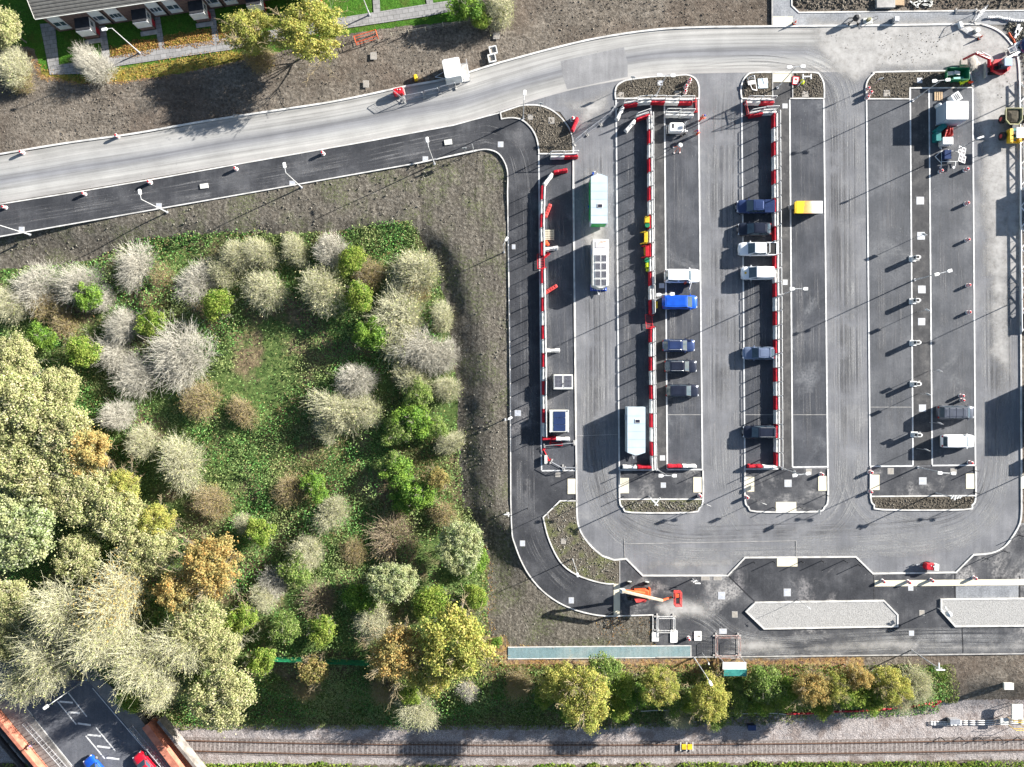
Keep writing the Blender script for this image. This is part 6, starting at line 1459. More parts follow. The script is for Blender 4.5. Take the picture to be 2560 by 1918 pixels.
# ---------------------------------------------------------------- red and white barriers
def barrier_kind(colour, frame):
    t = thing('plastic_barrier', '', 'barrier')
    hl = .985; b = MB()
    prof = [(-.3, 0), (.3, 0), (.3, .14), (.24, .2), (.2, .72), (.12, .8), (-.12, .8), (-.2, .72), (-.24, .2), (-.3, .14)]
    b.loft([[(x * .94, y * .9, max(z, .02)) for y, z in prof] if False else [(x, y * k, z * (.97 if k < 1 else 1)) for y, z in prof] for x, k in ((-hl, .8), (-hl + .06, 1), (-.34, 1), (-.3, .86), (.3, .86), (.34, 1), (hl - .06, 1), (hl, .8))])
    if frame: b.v = [(x, y * .72 - .1, z) for x, y, z in b.v]
    build('body', b, 'bar_' + colour, t)
    if frame: build('fence_base', MB().box((0, .24, .39), (1.95, .24, .78), ch=.04), 'bar_white', t)
    if frame:
        f = MB(); r = .045; z0, z1 = .78, 2.1; w = .96
        f.tube([(-w, 0, z0), (-w, 0, z1 - .1), (-w + .1, 0, z1), (w - .1, 0, z1), (w, 0, z1 - .1), (w, 0, z0)], r, 5).tube([(-w, 0, z0 + .06), (w, 0, z0 + .06)], r * .8, 5)
        f.v = [(x, y + .24, z) for x, y, z in f.v]
        fr = build('fence_frame', f, 'white', t)
        m = MB()
        for k in range(1, 24): m.cyl((-w + 2 * w * k / 24, 0, z0 + .06), (-w + 2 * w * k / 24, 0, z1), .0035, n=3, cap=False)
        for k in range(1, 6): m.cyl((-w, 0, z0 + .06 + 1.26 * k / 6), (w, 0, z0 + .06 + 1.26 * k / 6), .0035, n=3, cap=False)
        m.v = [(x, y + .24, z) for x, y, z in m.v]
        build('mesh_infill', m, 'galv', fr)
    return Kind(t)
BK = {(c, f): barrier_kind(c, f) for c in ('red', 'white') for f in (True, False)}
CW = dict(red='red', white='white')
def put_barrier(col, px, py, ang, frame, label, group, z=0.06, zm=.5):
    BK[(col, frame)].put((*P(px, py, zm), z), ang + rnd.uniform(-.012, .012), label, group)
def row(pts, n, first, frame, desc, group, skip=()):
    """barriers end to end along a line of picture points, colours alternating"""
    seg = [math.dist(a, b) for a, b in zip(pts, pts[1:])]; tot = sum(seg)
    cnt = {'red': 0, 'white': 0}
    for i in range(n):
        d = tot * (i + .5) / n; k = 0
        while k < len(seg) - 1 and d > seg[k]: d -= seg[k]; k += 1
        a, b = pts[k], pts[k + 1]; t = d / seg[k]; px, py = lerp(a[0], b[0], t), lerp(a[1], b[1], t)
        col = ('red', 'white')[(i + (0 if first == 'red' else 1)) % 2]
        cnt[col] += 1
        if i in skip: continue
        put_barrier(col, px, py, math.atan2(-(b[1] - a[1]), b[0] - a[0]), frame, f'{col} barrier, {ORD[cnt[col] - 1]} {col} one down {desc}', group)
row([(1357, 466), (1355, 560), (1357, 700), (1360, 900), (1361, 1092)], 18, 'red', True, 'the long row left of the welfare cabins', 'first long row of barriers', skip=(5,))
row([(1624, 290), (1625, 480), (1628, 780), (1629, 930), (1632, 1175)], 25, 'white', True, 'the long row left of the blue van', 'second long row of barriers', skip=(14,))
row([(1936, 285), (1937, 480), (1940, 800), (1942, 1166)], 25, 'red', True, 'the long row behind the parked pickups', 'third long row of barriers')
rz = lambda a, b: math.atan2(-(b[1] - a[1]), b[0] - a[0])
for col, a, b, fr, lab in (
    ('red', (1384, 431), (1418, 425), False, 'red barrier at the bent top of the first row, lying crosswise'),
    ('white', (1359, 463), (1381, 434), False, 'white barrier turning the corner at the top of the first row'),
    ('white', (1376, 392), (1410, 391), True, 'white barrier in the pair closing the top of the first bay'),
    ('red', (1410, 392), (1445, 390), True, 'red barrier in the pair closing the top of the first bay'),
    ('red', (1430, 327), (1443, 295), False, 'red barrier standing alone at the soil island beside a cone'),
    ('white', (1541, 300), (1558, 267), False, 'white barrier at the left end of the upper crosswise run, first island'),
    ('red', (1560, 264), (1592, 259), True, 'red barrier, leftmost red one of the upper crosswise run under the first island'),
    ('white', (1592, 257), (1627, 254), True, 'white barrier, first white one right of the bent end in the upper crosswise run'),
    ('red', (1627, 255), (1661, 255), True, 'red barrier in the middle of the upper crosswise run under the first island'),
    ('white', (1661, 256), (1696, 256), True, 'white barrier, rightmost white one of the upper crosswise run'),
    ('red', (1696, 256), (1731, 256), True, 'red barrier, rightmost red one of the upper crosswise run'),
    ('white', (1662, 287), (1697, 287), True, 'dusty white barrier above the white generator, left of two'),
    ('white', (1697, 288), (1733, 288), True, 'white barrier above the white generator, right of two'),
    ('white', (1563, 329), (1587, 301), False, 'white barrier bent outward at the head of the second long row'),
    ('red', (1590, 298), (1622, 287), True, 'red barrier joining the bent white one to the second long row'),
    ('white', (1864, 256), (1899, 256), True, 'white barrier under the second soil island, against the bay line'),
    ('red', (1899, 256), (1934, 256), True, 'red barrier under the second soil island'),
    ('red', (1873, 289), (1905, 283), True, 'red barrier of the lower pair under the second soil island'),
    ('white', (1905, 282), (1938, 280), True, 'white barrier of the lower pair under the second soil island'),
    ('red', (1356, 1097), (1390, 1096), False, 'red barrier at the foot of the first long row, crosswise'),
    ('white', (1390, 1098), (1424, 1098), False, 'white barrier at the foot of the first long row, crosswise'),
    ('white', (1556, 1168), (1592, 1168), False, 'white barrier closing the lower end of the second bay, left of the red one'),
    ('red', (1593, 1168), (1629, 1168), False, 'red barrier closing the lower end of the second bay'),
    ('red', (1669, 1166), (1704, 1166), False, 'red barrier at the bottom of the bay with three dark cars'),
    ('white', (1704, 1166), (1742, 1166), False, 'white barrier at the bottom of the bay with three dark cars'),
    ('red', (1869, 1166), (1905, 1166), False, 'red barrier closing the lower end of the third bay'),
    ('white', (1905, 1167), (1942, 1167), False, 'white barrier closing the lower end of the third bay'),
    ('white', (1361, 624), (1394, 619), False, 'white barrier lying askew beside the first row, under the timber pallet'),
    ('white', (1364, 877), (1400, 876), False, 'white barrier pulled out sideways from the first row, above the solar generator'),
    ):
    put_barrier(col, (a[0] + b[0]) / 2, (a[1] + b[1]) / 2, rz(a, b), fr, lab, 'loose and crosswise barriers')
def loose(label, a, b, mat='pale_red'):
    t = thing('plastic_barrier', label, 'barrier', (*P((a[0] + b[0]) / 2, (a[1] + b[1]) / 2, .4), .06), rz(a, b), 'loose and crosswise barriers')
    mb = MB().box((0, 0, .3), (2.0, .5, .6), ch=.1)
    for k in range(5): mb.box((-.75 + k * .375, 0, .62), (.2, .34, .08), ch=.03)
    build('body', mb, mat, t)
loose('faded red barrier on its side, near the top of the first row', (1363, 544), (1376, 511)); loose('faded red barrier on its side, below the white askew one of the first row', (1362, 733), (1393, 714))
def gate(label, a, b, mat='red', h=1.0, fallen=False, name='pedestrian_gate'):
    (x0, y0), (x1, y1) = P(*a), P(*b); L = math.hypot(x1 - x0, y1 - y0)
    t = thing(name, label, 'gate', (x0, y0, .06), math.atan2(y1 - y0, x1 - x0), 'red mesh gates')
    ang = R(80 if fallen else 8); f = MB()
    q = lambda x, z: (x, -z * math.sin(ang), .04 + z * math.cos(ang))
    f.tube([q(0, 0), q(L, 0), q(L, h), q(0, h), q(0, 0)], .05, 6)
    build('frame', f, mat, t); m = MB()
    for k in range(1, 9): m.cyl(q(L * k / 9, 0), q(L * k / 9, h), .022, n=4)
    build('bars', m, mat, t)['kind'] = 'stuff'
    [build('foot', MB().box((x, 0, .03), (.12, .6, .06)), mat, t) for x in (.15, L - .15)]
gate('red mesh gate at the right end of the upper crosswise barriers', (1737, 252), (1740, 283)); gate('red mesh gate at the left corner under the second soil island', (1861, 258), (1868, 292))
gate('red mesh gate fallen across a gap in the first long row', (1360, 636), (1361, 672), fallen=True); gate('red mesh gate collapsed in a gap of the second long row', (1629, 786), (1632, 820), fallen=True)
gate('red barrier foot fallen beside the askew white barrier', (1360, 642), (1372, 632), h=.25, fallen=True); gate('red mesh barrier lying under the foot of the first row', (1374, 1106), (1406, 1108), h=.35, fallen=True)
# coloured plastic stacked on the second row
tag(build('plastic_crate', MB().box((*P(1618, 549, .9), .75), (.62, .9, .5), ch=.04).box((*P(1618, 549, .9), .25), (.5, .8, .5)), 'yellow'), 'yellow plastic crate by the second barrier row, level with the green-sided cabin', 'crate')
def sawhorse(label, px, py, mat, inner):
    t = thing('plastic_workbench', label, 'workbench', (*P(px, py, .8), 0), 0, 'plastic benches by the second row')
    build('top', MB().box((.1, 0, .85), (.5, 1.5, .14), ch=.04), mat, t)
    for s_ in (-1, 1): build('leg', MB().loft([[(.3, s_ * .68, .8), (.3, s_ * .86, .8), (-.1, s_ * .86, .8), (-.1, s_ * .68, .8)], [(.1, s_ * .75, .0), (.1, s_ * .86, .0), (-.62, s_ * .86, .0), (-.62, s_ * .75, .0)]]), mat, t)
    build('tray', MB().box((-.12, 0, .55), (.3, 1.1, .3)), inner, t)
sawhorse('yellow plastic trestle by the second barrier row', 1613, 593, 'yellow', 'black'); sawhorse('red plastic trestle directly below the yellow one', 1616, 628, 'red', 'yellow')
tag(build('plastic_bin', MB().lathe([(.26, 0), (.34, .8), (.36, .85)], 12, (*P(1616, 566), .02)), 'green'), 'small green bin above the yellow trestle', 'bin'); tag(build('plastic_bin', MB().lathe([(.26, 0), (.34, .8), (.36, .85)], 12, (*P(1615, 653), .02)), 'green'), 'small green bin below the red trestle', 'bin')
tag(build('cable_box', MB().box((*P(1619, 664), .4), (.7, .75, .7), ch=.08).box((*P(1618, 676), .3), (.4, .4, .5), ch=.08), 'lime'), 'lime-yellow plastic box at the foot of the trestles', 'box')
tag(build('yellow_board', MB().box((*P(1638, 764), .5), (.36, .95, .9), ch=.03), 'yellow'), 'yellow board leaning behind the bright blue van', 'board')
tag(build('work_clothes', MB().sph((*P(1364, 608), .3), .38, 8, 5, (1, .9, .7)).sph((*P(1369, 612), .25), .25, 7, 4), 'hivis'), 'crumpled orange hi-vis clothes between the pallet and the askew white barrier', 'clothes')
tag(build('paper_board', MB().box((*P(1364, 1148), .35), (.42, 1.2, .6), ch=.03), 'off_white'), 'small white board beside the bottom left of the first bay', 'board')

# ---------------------------------------------------------------- mesh fence panels
def fence_panel(label, a, b, h=2.0, wires=18, mat='galv', feet=True, group='steel mesh fence panels'):
    tr_ = .026 if 'pits' in group else .04
    (x0, y0), (x1, y1) = P(*a), P(*b); L = math.hypot(x1 - x0, y1 - y0)
    t = thing('mesh_fence_panel', label, 'fence panel', (x0, y0, .06), math.atan2(y1 - y0, x1 - x0), group)
    build('frame', MB().tube([(0, 0, .05), (0, 0, h - .15), (.15, 0, h), (L - .15, 0, h), (L, 0, h - .15), (L, 0, .05)], tr_, 6).tube([(0, 0, .15), (L, 0, .15)], .03, 5), mat, t)
    m = MB()
    for k in range(1, wires): m.cyl((L * k / wires, 0, .15), (L * k / wires, 0, h), .006, n=3, cap=False)
    for k in range(1, 7): m.cyl((0, 0, .15 + (h - .15) * k / 7), (L, 0, .15 + (h - .15) * k / 7), .006, n=3, cap=False)
    build('wire_mesh', m, mat, t)['kind'] = 'stuff'
    if feet:
        for x in (.05, L - .05): build('foot', MB().box((x, 0, .06), (.24, .75, .13), ch=.03), 'kerb_old', t)
for k, (a, b) in enumerate(([(1434, 362), (1466, 336)], [(1466, 336), (1500, 311)], [(1500, 311), (1528, 288)], [(1524, 290), (1540, 270)])):
    fence_panel(('steel mesh panel nearest the soil island across the car park mouth', 'steel mesh panel second from the soil island across the mouth', 'steel mesh panel third from the soil island across the mouth', 'short steel mesh panel meeting the barrier bay')[k], a, b)
for k, (a, b) in enumerate(([(986, 237), (1008, 254)], [(1010, 252), (1060, 242)], [(1062, 240), (1098, 232)], [(1100, 230), (1140, 219)])):
    fence_panel('steel mesh panel beside the red compressor on the main road, ' + ('standing end on', 'first along the road', 'second along the road', 'last along the road')[k], a, b, 1.6)
fence_panel('steel mesh panel across the north path at the upper right', (2432, 58), (2447, 30)); fence_panel('collapsed ladder-like mesh panel on the kerb at the upper right', (2388, 29), (2440, 29), .35, 20)
fence_panel('thin steel panel lying beneath the foot of the first barrier row', (1360, 1114), (1436, 1107), .5); fence_panel('steel panel slanting inside the foot of the first bay', (1377, 1153), (1411, 1172), 1.0, 10); fence_panel('steel panel along the foot of the first bay', (1406, 1168), (1441, 1168), 1.0, 10)
gate('thin red rail slanting inside the foot of the first bay', (1358, 1122), (1374, 1152), h=.15)
# fenced pits near the railway bank
M['stained'] = mk('rust_stained_white_rail', (.6, .56, .54), (.42, .2, .16), 1.5, .6)
def pit(lab, x0, y0, x1, y1, mat):
    for nm, a, b in (('upper', (x0, y0), (x1, y0)), ('lower', (x0, y1), (x1, y1)), ('left', (x0, y0), (x0, y1)), ('right', (x1, y0), (x1, y1))):
        fence_panel(f'{nm} side panel of the {lab}', a, b, 1.1, 9, mat, True, 'panels round the open pits')
pit('square pen of white rails by the grass corner', 1641, 1540, 1683, 1575, 'white'); pit('pen of red and white rails above the teal shelter', 1788, 1588, 1845, 1638, 'stained')
# teal-roofed shelter
t = thing('cycle_shelter', 'teal shelter with a white front edge on the railway bank', 'shelter', (*P(1823, 1659, 0), 0))
build('canopy', MB().box((0, .6, 2.3), (3.3, 1.0, .1), ch=.03), 'white', t); build('roof', MB().box((.15, -.35, 2.28), (3.2, .95, .12), rx=R(8)), 'teal_roof', t)
build('back_panel', MB().box((.15, -.9, 1.2), (3.2, .1, 1.9)), 'teal_roof', t); build('side_panel', MB().box((-1.45, 0, 1.2), (.08, 1.6, 2.0)), 'dark_steel', t)
for x in (-1.4, 1.6): build('post', MB().box((x, .95, 1.15), (.1, .1, 2.3)), 'galv', t)
for k, (x0, y0, x1, y1, lab) in enumerate(((1629, 1580, 1646, 1603, 'white slab nearest the teal path corner'), (1675, 1576, 1693, 1606, 'white slab standing below the pen of white rails'), (1735, 1578, 1753, 1601, 'white slab with a grey scrawl, between cone and shelter'), (501, 460, 521, 472, 'white slab on the dark footway at the left'), (1111, 350, 1130, 363, 'white slab on the dark footway before its bend'))):
    x, y = P((x0 + x1) / 2, (y0 + y1) / 2)
    o = tag(build('concrete_slab', MB().box((x, y, .11), ((x1 - x0) / S, (y1 - y0) / S, .12), R(8) if k > 2 else 0, ch=.02), 'off_white' if k > 2 else 'white'), lab, 'slab', 'white slabs')
    if k == 2: build('scrawl', MB().box((x, y - .05, .173), (.6, .12, .006), .2).box((x + .15, y + .12, .173), (.3, .1, .006), .9).box((x + .2, y - .1, .173), (.22, .2, .006), .4), 'manhole_br', o)

# ---------------------------------------------------------------- covers in the paving
def covers(mat, lst, name='manhole_cover', z=.0, grp='metal covers in the paving'):
    for x0, y0, x1, y1, lab, zz in lst:
        x, y = P((x0 + x1) / 2, (y0 + y1) / 2)
        mb = MB().box((x, y, zz + .012), ((x1 - x0) / S, (y1 - y0) / S, .024), ch=.01)
        o = tag(build(name, mb, mat), lab, 'cover', grp)
        w, d_ = (x1 - x0) / S, (y1 - y0) / S; fr = MB()
        for sx_, sy_, ww, dd in ((0, 1, w + .08, .05), (0, -1, w + .08, .05), (1, 0, .05, d_), (-1, 0, .05, d_)): fr.box((x + sx_ * (w / 2 + .02), y + sy_ * (d_ / 2 + .02), zz + .009), (ww, dd, .018))
        build('frame', fr, 'kerb_old', o)
covers('manhole', [(2291, 493, 2309, 511, 'square cover, topmost in the strip between the right-hand bays', .036), (2293, 581, 2311, 599, 'square cover just above the first charging post', .036), (2295, 715, 2313, 733, 'square cover between the first and second charging posts', .036), (2295, 796, 2312, 813, 'square cover between the second and third charging posts', .036), (2297, 1012, 2314, 1029, 'square cover left of the grey passenger van', .036),
    (2297, 1194, 2315, 1211, 'square cover in the middle of the right island head', .054), (1961, 1200, 1978, 1217, 'square cover in the middle of the second island head', .054), (1652, 1207, 1664, 1219, 'square cover in the middle of the first island head', .054), (1650, 1139, 1662, 1151, 'square cover beside the foot of the second barrier row', .04), (1648, 709, 1660, 720, 'square cover in the shadow of the white car', .04), (1957, 700, 1968, 712, 'square cover right of the third barrier row, by the twin lamp', .04), (1956, 260, 1968, 271, 'square cover below the cream pad of the second soil island', .04),
    (1280, 612, 1288, 623, 'cover on the left footway by the single lamp', .042), (1287, 1026, 1302, 1040, 'white-rimmed cover on the left footway, level with the dark-panelled box', .042), (1300, 1352, 1312, 1365, 'cover on the footway bend, right under the grass', .042), (1422, 1494, 1434, 1508, 'cover on the curved footway near the boom lift shadow', .042), (1057, 392, 1070, 405, 'cover beside the footway lamp nearest the bend', .034), (724, 453, 738, 465, 'cover beside the second footway lamp from the bend', .034), (391, 509, 404, 522, 'cover behind the third footway lamp from the bend', .034), (48, 568, 61, 581, 'cover behind the footway lamp at the left border', .034), (1245, 355, 1258, 368, 'cover at the outer side of the footway bend', .034),
    (1959, 1472, 1976, 1490, 'cover in the forecourt under the cream pad', .068), (2270, 1463, 2282, 1476, 'cover touching the long cream strip', .054), (2272, 1577, 2284, 1589, 'cover between the two gravel beds, lower one', .054), (1795, 1480, 1812, 1498, 'cover in the forecourt right of the boom lift', .054), (1798, 1572, 1816, 1584, 'cover at the head of the pen of red and white rails', .054), (2292, 196, 2304, 208, 'cover in the right soil island', .094), (1644, 203, 1656, 214, 'cover at the foot of the twin lamp in the first soil island', .094), (1481, 702, 1492, 717, 'cover at the left of the bottle rack', .02)])
covers('manhole_br', [(2219, 1171, 2233, 1185, 'brown cover at the left of the right island head', .054), (2376, 1172, 2390, 1184, 'brown cover under the twin lamp of the right island head', .054), (2015, 1173, 2028, 1186, 'brown cover under the twin lamp of the second island head', .054), (1389, 1182, 1400, 1192, 'brown cover left of the first cream pad', .042), (2298, 1526, 2310, 1538, 'brown cover beside the camera pole between the gravel beds', .054), (1830, 1529, 1843, 1543, 'brown cover left of the first gravel bed', .054), (1544, 232, 1558, 245, 'tilted stone cover in the left corner of the first soil island', .094), (1687, 229, 1701, 240, 'stone cover at the right of the first soil island', .094), (1320, 288, 1331, 299, 'pale round-cornered cover in the soil by the footway bend', .094), (1372, 295, 1385, 309, 'square stone cover in the soil by the footway bend', .094), (2005, 230, 2020, 243, 'stone cover in the second soil island, right part', .094), (2209, 227, 2223, 241, 'stone cover in the right soil island, lower left', .094),
    (1403, 1347, 1414, 1359, 'stone cover in the crescent of grassed soil', .094), (927, 133, 941, 149, 'stone cover in the soil above the red compressor', .12), (909, 203, 922, 219, 'stone cover at the kerb left of the red compressor', .12), (1234, 84, 1248, 98, 'stone cover in the soil under the top edge shrub', .12), (1753, 1438, 1773, 1450, 'left of two slabs under the kerb by the boom lift', .055), (1784, 1438, 1803, 1450, 'right of two slabs under the kerb by the boom lift', .055), (585, 288, 596, 292, 'small stone cover on the upper kerb of the main road', .14)], 'stone_cover', grp='stone covers')
for lab, a, b in (('upper of two white-framed boxes on the soil by the main road', 1233, 128), ('lower of two white-framed boxes on the soil by the main road', 1230, 148)):
    q = thing('drain_box', lab, 'box', (*P(a, b), .1), R(12), 'white-framed boxes')
    for sx_, sy_, w, d_ in ((0, .5, 1.1, .12), (0, -.5, 1.1, .12), (.5, 0, .12, .9), (-.5, 0, .12, .9)): build('side', MB().box((sx_, sy_, .15), (w, d_, .35)), 'white', q)
    build('base', MB().box((0, 0, .06), (.9, .9, .04)), 'manhole_br', q)

# ---------------------------------------------------------------- lamps and posts
def lamp_single(h=7.0, mat='pole', arm=.7):
    t = thing('street_lamp', '', 'street lamp'); build('pole', MB().cyl((0, 0, 0), (0, 0, 1.2), .1, .1, 8).cyl((0, 0, 1.2), (0, 0, h), .075, .05, 8), mat, t)
    build('arm', MB().cyl((0, 0, h), (arm, 0, h + .06), .04), mat, t); hd = build('lamp_head', MB().box((arm + .3, 0, h + .06), (.75, .4, .12), ch=.08), 'white', t); build('lens', MB().box((arm + .3, 0, h - .012), (.5, .3, .02)), 'lens', hd)
    build('base_plate', MB().cyl((0, 0, 0), (0, 0, .1), .2, n=10), 'galv', t)
    return Kind(t)
def lamp_twin(h=6.6):
    t = thing('twin_street_lamp', '', 'street lamp'); build('pole', MB().cyl((0, 0, 0), (0, 0, 1.2), .1, .1, 8).cyl((0, 0, 1.2), (0, 0, h), .075, .05, 8), 'pole', t)
    build('arm', MB().cyl((-.6, 0, h + .03), (.6, 0, h + .03), .045), 'pole', t)
    for s_ in (-1, 1):
        hd = build('lamp_head', MB().prism([(s_ * .55, -.12), (s_ * .75, -.22), (s_ * 1.2, -.2), (s_ * 1.2, .2), (s_ * .75, .22), (s_ * .55, .12)][::s_], h, h + .12), 'white', t)
        build('lens', MB().box((s_ * 1.0, 0, h - .012), (.32, .26, .02)), 'lens', hd)
    build('base_plate', MB().cyl((0, 0, 0), (0, 0, .1), .2, n=10), 'galv', t)
    return Kind(t)
LS, LT = lamp_single(), lamp_twin()
def lampS(px, py, ang, label, sc=1.0, z=0.0): LS.put((*P(px, py), z), R(ang), label, 'single street lamps', sc)
def lampT(px, py, ang, label, sc=1.0): LT.put((*P(px, py), .05), R(ang), label, 'twin-headed lamps', sc)
lampS(75, 587, 150, 'single lamp on the footway edge, cut by the left border'); lampS(418, 531, 100, 'single lamp on the footway edge, third from the bend'); lampS(754, 469, 100, 'single lamp on the footway edge, second from the bend'); lampS(1086, 410, 100, 'single lamp on the footway edge, nearest the bend')
lampS(1308, 297, 85, 'single lamp standing in the soil of the island by the car park mouth', .95); lampS(350, 133, 190, 'street lamp on the garden path before the second house', 1.0); lampS(924, 38, 110, 'street lamp on the garden path, cut by the top border', 1.05)
lampS(1260, 631, 60, 'single lamp at the soil edge, level with the solar-roofed cabin', .82); lampS(1263, 1048, 30, 'single lamp at the soil edge, level with the dark-panelled box', .82); lampS(1431, 1397, -75, 'single lamp with a box head at the tip of the grassed crescent', .8)
lampS(217, 1697, 215, 'street lamp leaning over the hatched street lanes', 1.05, .1); lampS(95, 1686, 200, 'street lamp with a round head by the west kerb of the street', .9, .1)
lampS(1735, 1644, -60, 'single lamp on the bank edge between the teal path and the shelter', .95); lampS(1755, 1632, -70, 'short lamp left of the pen of red and white rails', .42); lampS(1994, 1498, -40, 'short lamp on the edge of the first gravel bed', .45)
lampT(1640, 240, -2, 'twin-headed lamp in the first soil island'); lampT(1943, 220, 3, 'twin-headed lamp on the cream pad of the second soil island'); lampT(2281, 252, 5, 'twin-headed lamp by the timber pallet, its shadow crossing three bays')
lampT(1638, 751, 3, 'twin-headed lamp beside the bright blue van'); lampT(1949, 738, 0, 'twin-headed lamp on the strip right of the third barrier row'); lampT(2286, 700, 15, 'twin-headed lamp in the middle of the right-hand strip')
lampT(1643, 1174, 0, 'twin-headed lamp on the first island head'); lampT(1955, 1171, 8, 'twin-headed lamp on the second island head'); lampT(2294, 1168, -2, 'twin-headed lamp on the right island head')
def camera_pole(label, px, py, h, spots, dome=False):
    t = thing('camera_pole', label, 'camera pole', (*P(px, py), .05)); build('pole', MB().cyl((0, 0, 0), (0, 0, h), .09, .07, 8), 'pole', t)
    for dx, dy, L, an in spots: build('spotlight', MB().box((dx, dy, h + .05), (L, .16, .14), R(an), ch=.04), 'white', t)
    build('bracket', MB().cyl((-.5, 0, h - .05), (.5, 0, h - .05), .04), 'pole', t)
    if dome: build('dome', MB().sph((0, 0, h), .42, 12, 7), 'white', t, True)
camera_pole('pole with crossed white spotlights over the first island grass', 1621, 1240, 4.4, ((-.1, -.1, 1.5, -45), (.35, -.05, 1.3, 55), (.5, .3, .5, 20)))
camera_pole('pole with a cluster of four white spotlights over the right island soil', 2339, 1232, 4.3, ((-.4, .1, .6, 60), (0, 0, .7, 75), (.4, .1, .6, 60), (.75, .1, .5, 50)))
camera_pole('white dome camera pole at the tip of the right gravel bed', 2343, 1520, 2.6, ((-.9, .5, .7, -35), (-.4, .8, .6, -60)), True)
camera_pole('tall pole with a cross arm on the bank edge at the lower right', 2278, 1625, 6.4, ((.2, -.2, 1.2, 0), (0, .3, .9, 90)))
camera_pole('low cross-headed post in the right part of the second soil island', 1993, 217, 3.2, ((-.55, 0, .7, 90), (.55, 0, .7, 90), (0, 0, 1.1, 0)))
camera_pole('white tripod light below the kerb by the boom lift', 1731, 1447, 1.2, ((0, 0, .6, 30), (.4, -.3, .8, 0)))
camera_pole('white T-shaped post where the curved footway meets the grass', 1267, 1281, 1.6, ((0, 0, .7, 0), (.25, 0, .6, 90)))
def sign_kind():
    t = thing('sign_post', '', 'sign post'); build('post', MB().cyl((0, 0, 0), (0, 0, 2.85), .035, n=6), 'galv', t)
    p = build('sign_plate', MB().box((.02, 0, 2.5), (.03, .62, .62), ch=.01), 'white', t); build('clip', MB().box((-.02, 0, 2.65), (.08, .14, .05)).box((-.02, 0, 2.35), (.08, .14, .05)), 'galv', p)
    return Kind(t)
SK = sign_kind()
for px, py, lab, an in ((2284, 596, 'thin sign post through the second cover of the right strip', 60), (2292, 780, 'thin sign post above the third charging post', 60), (2321, 928, 'thin sign post above the fourth charging post, near the bay line', 60), (2294, 985, 'thin sign post left of the two cones', 60), (2323, 1056, 'thin sign post in the shadow of the grey passenger van', 60), (2291, 1121, 'thin sign post in the shadow of the lower white van', 60), (2178, 217, 'sign post among the cones of the right soil island', 100), (1575, 213, 'bent sign post in the left of the first soil island', 80), (1350, 277, 'small sign post in the island by the car park mouth', 80), (1894, 1252, 'sign post at the left corner of the second island head', 70), (1759, 1256, 'sign post at the right corner of the first island head', 70), (2029, 1272, 'small white sign post on the lower kerb of the second island head', 0), (1968, 1176, 'small sign post at the foot of the third barrier row', 0), (1368, 1283, 'white marker post on the tip of the grassed crescent', 10), (1164, 386, 'white sign post pair at the footway bend, left one', 90), (1184, 381, 'white sign post pair at the footway bend, right one', 20)):
    SK.put((*P(px, py), .05), R(an), lab, 'thin sign posts')
def bollard_kind():
    t = thing('bollard', '', 'bollard'); build('post', MB().cyl((0, 0, 0), (0, 0, 1.25), .055, n=8).sph((0, 0, 1.25), .06, 8, 4), 'black', t); build('reflective_band', MB().cyl((0, 0, 1.05), (0, 0, 1.15), .06, n=8), 'galv', t)
    return Kind(t)
BO = bollard_kind()
def ZB(zx, zy, ox=1920, oy=960): return (ox + zx * .28975, oy + zy * .28975)
for (zx, zy, o_, lab) in ((265, 1060, 0, 'slim dark bollard right of the cream pad on the second island kerb'), (40, 1065, 0, 'slim dark bollard left of the cream pad on the second island kerb'), (490, 955, 0, 'slim dark bollard at the right curve of the second island head'), (1765, 745, 0, 'slim dark bollard above the right cream pad of the right island head'), (1775, 935, 0, 'slim dark bollard below the right cream pad of the right island head'), (2030, 1440, 0, 'slim dark bollard inside the lower right kerb corner'), (1860, 1500, 0, 'slim dark bollard beyond the red compressor'), (2165, 1305, 0, 'slim dark bollard highest by the right border kerb'), (40, 1530, 0, 'slim dark bollard left of the forecourt cream pad'), (285, 1530, 0, 'slim dark bollard right of the forecourt cream pad'), (460, 1525, 0, 'slim dark bollard second right of the forecourt cream pad'), (650, 1522, 0, 'slim dark bollard third right of the forecourt cream pad'), (775, 1558, 0, 'slim dark bollard nearest the slanted forecourt kerb'),
        (525, 790, 1, 'slim dark bollard above the first cream pad'), (525, 985, 1, 'slim dark bollard below the first cream pad'), (955, 775, 1, 'slim dark bollard above the second cream pad'), (960, 970, 1, 'slim dark bollard below the second cream pad'), (1610, 775, 1, 'slim dark bollard above the third cream pad'), (2050, 775, 1, 'slim dark bollard above the fourth cream pad'), (2080, 1535, 1, 'slim dark bollard at the left of the forecourt head'), (135, 1070, 1, 'slim dark bollard in the dark footway left of the crescent'), (110, 1455, 2, 'slim dark bollard in the upper left bay near the bent barrier'), (125, 1280, 3, 'slim dark bollard in the footway left of the first barrier row, lower'), (120, 540, 3, 'slim dark bollard in the footway left of the first barrier row, upper')):
    px, py = ZB(zx, zy, *[(1920, 960), (1280, 960), (1280, 0), (1280, 480)][o_]); BO.put((*P(px, py), .05), 0, lab, 'slim dark bollards')
def charger_kind():
    t = thing('charging_post', '', 'charging post'); build('plinth', MB().box((0, 0, .08), (.95, .8, .16), ch=.03), 'white', t)
    b = build('housing', MB().prism([(-.28, -.28), (.15, -.28), (.4, -.12), (.4, .12), (.15, .28), (-.28, .28)], .16, 1.5), 'white', t); build('screen', MB().box((-.03, 0, 1.505), (.4, .34, .02)).box((-.285, 0, 1.1), (.02, .3, .5)), 'black', b)
    build('cable', MB().tube([(.2, .3, .9), (.4, .45, .4), (.2, .4, .1)], .03), 'black', t)
    build('dust_ring', MB().box((.6, .1, .015), (.9, .7, .01)), 'gravel', t)
    return Kind(t)
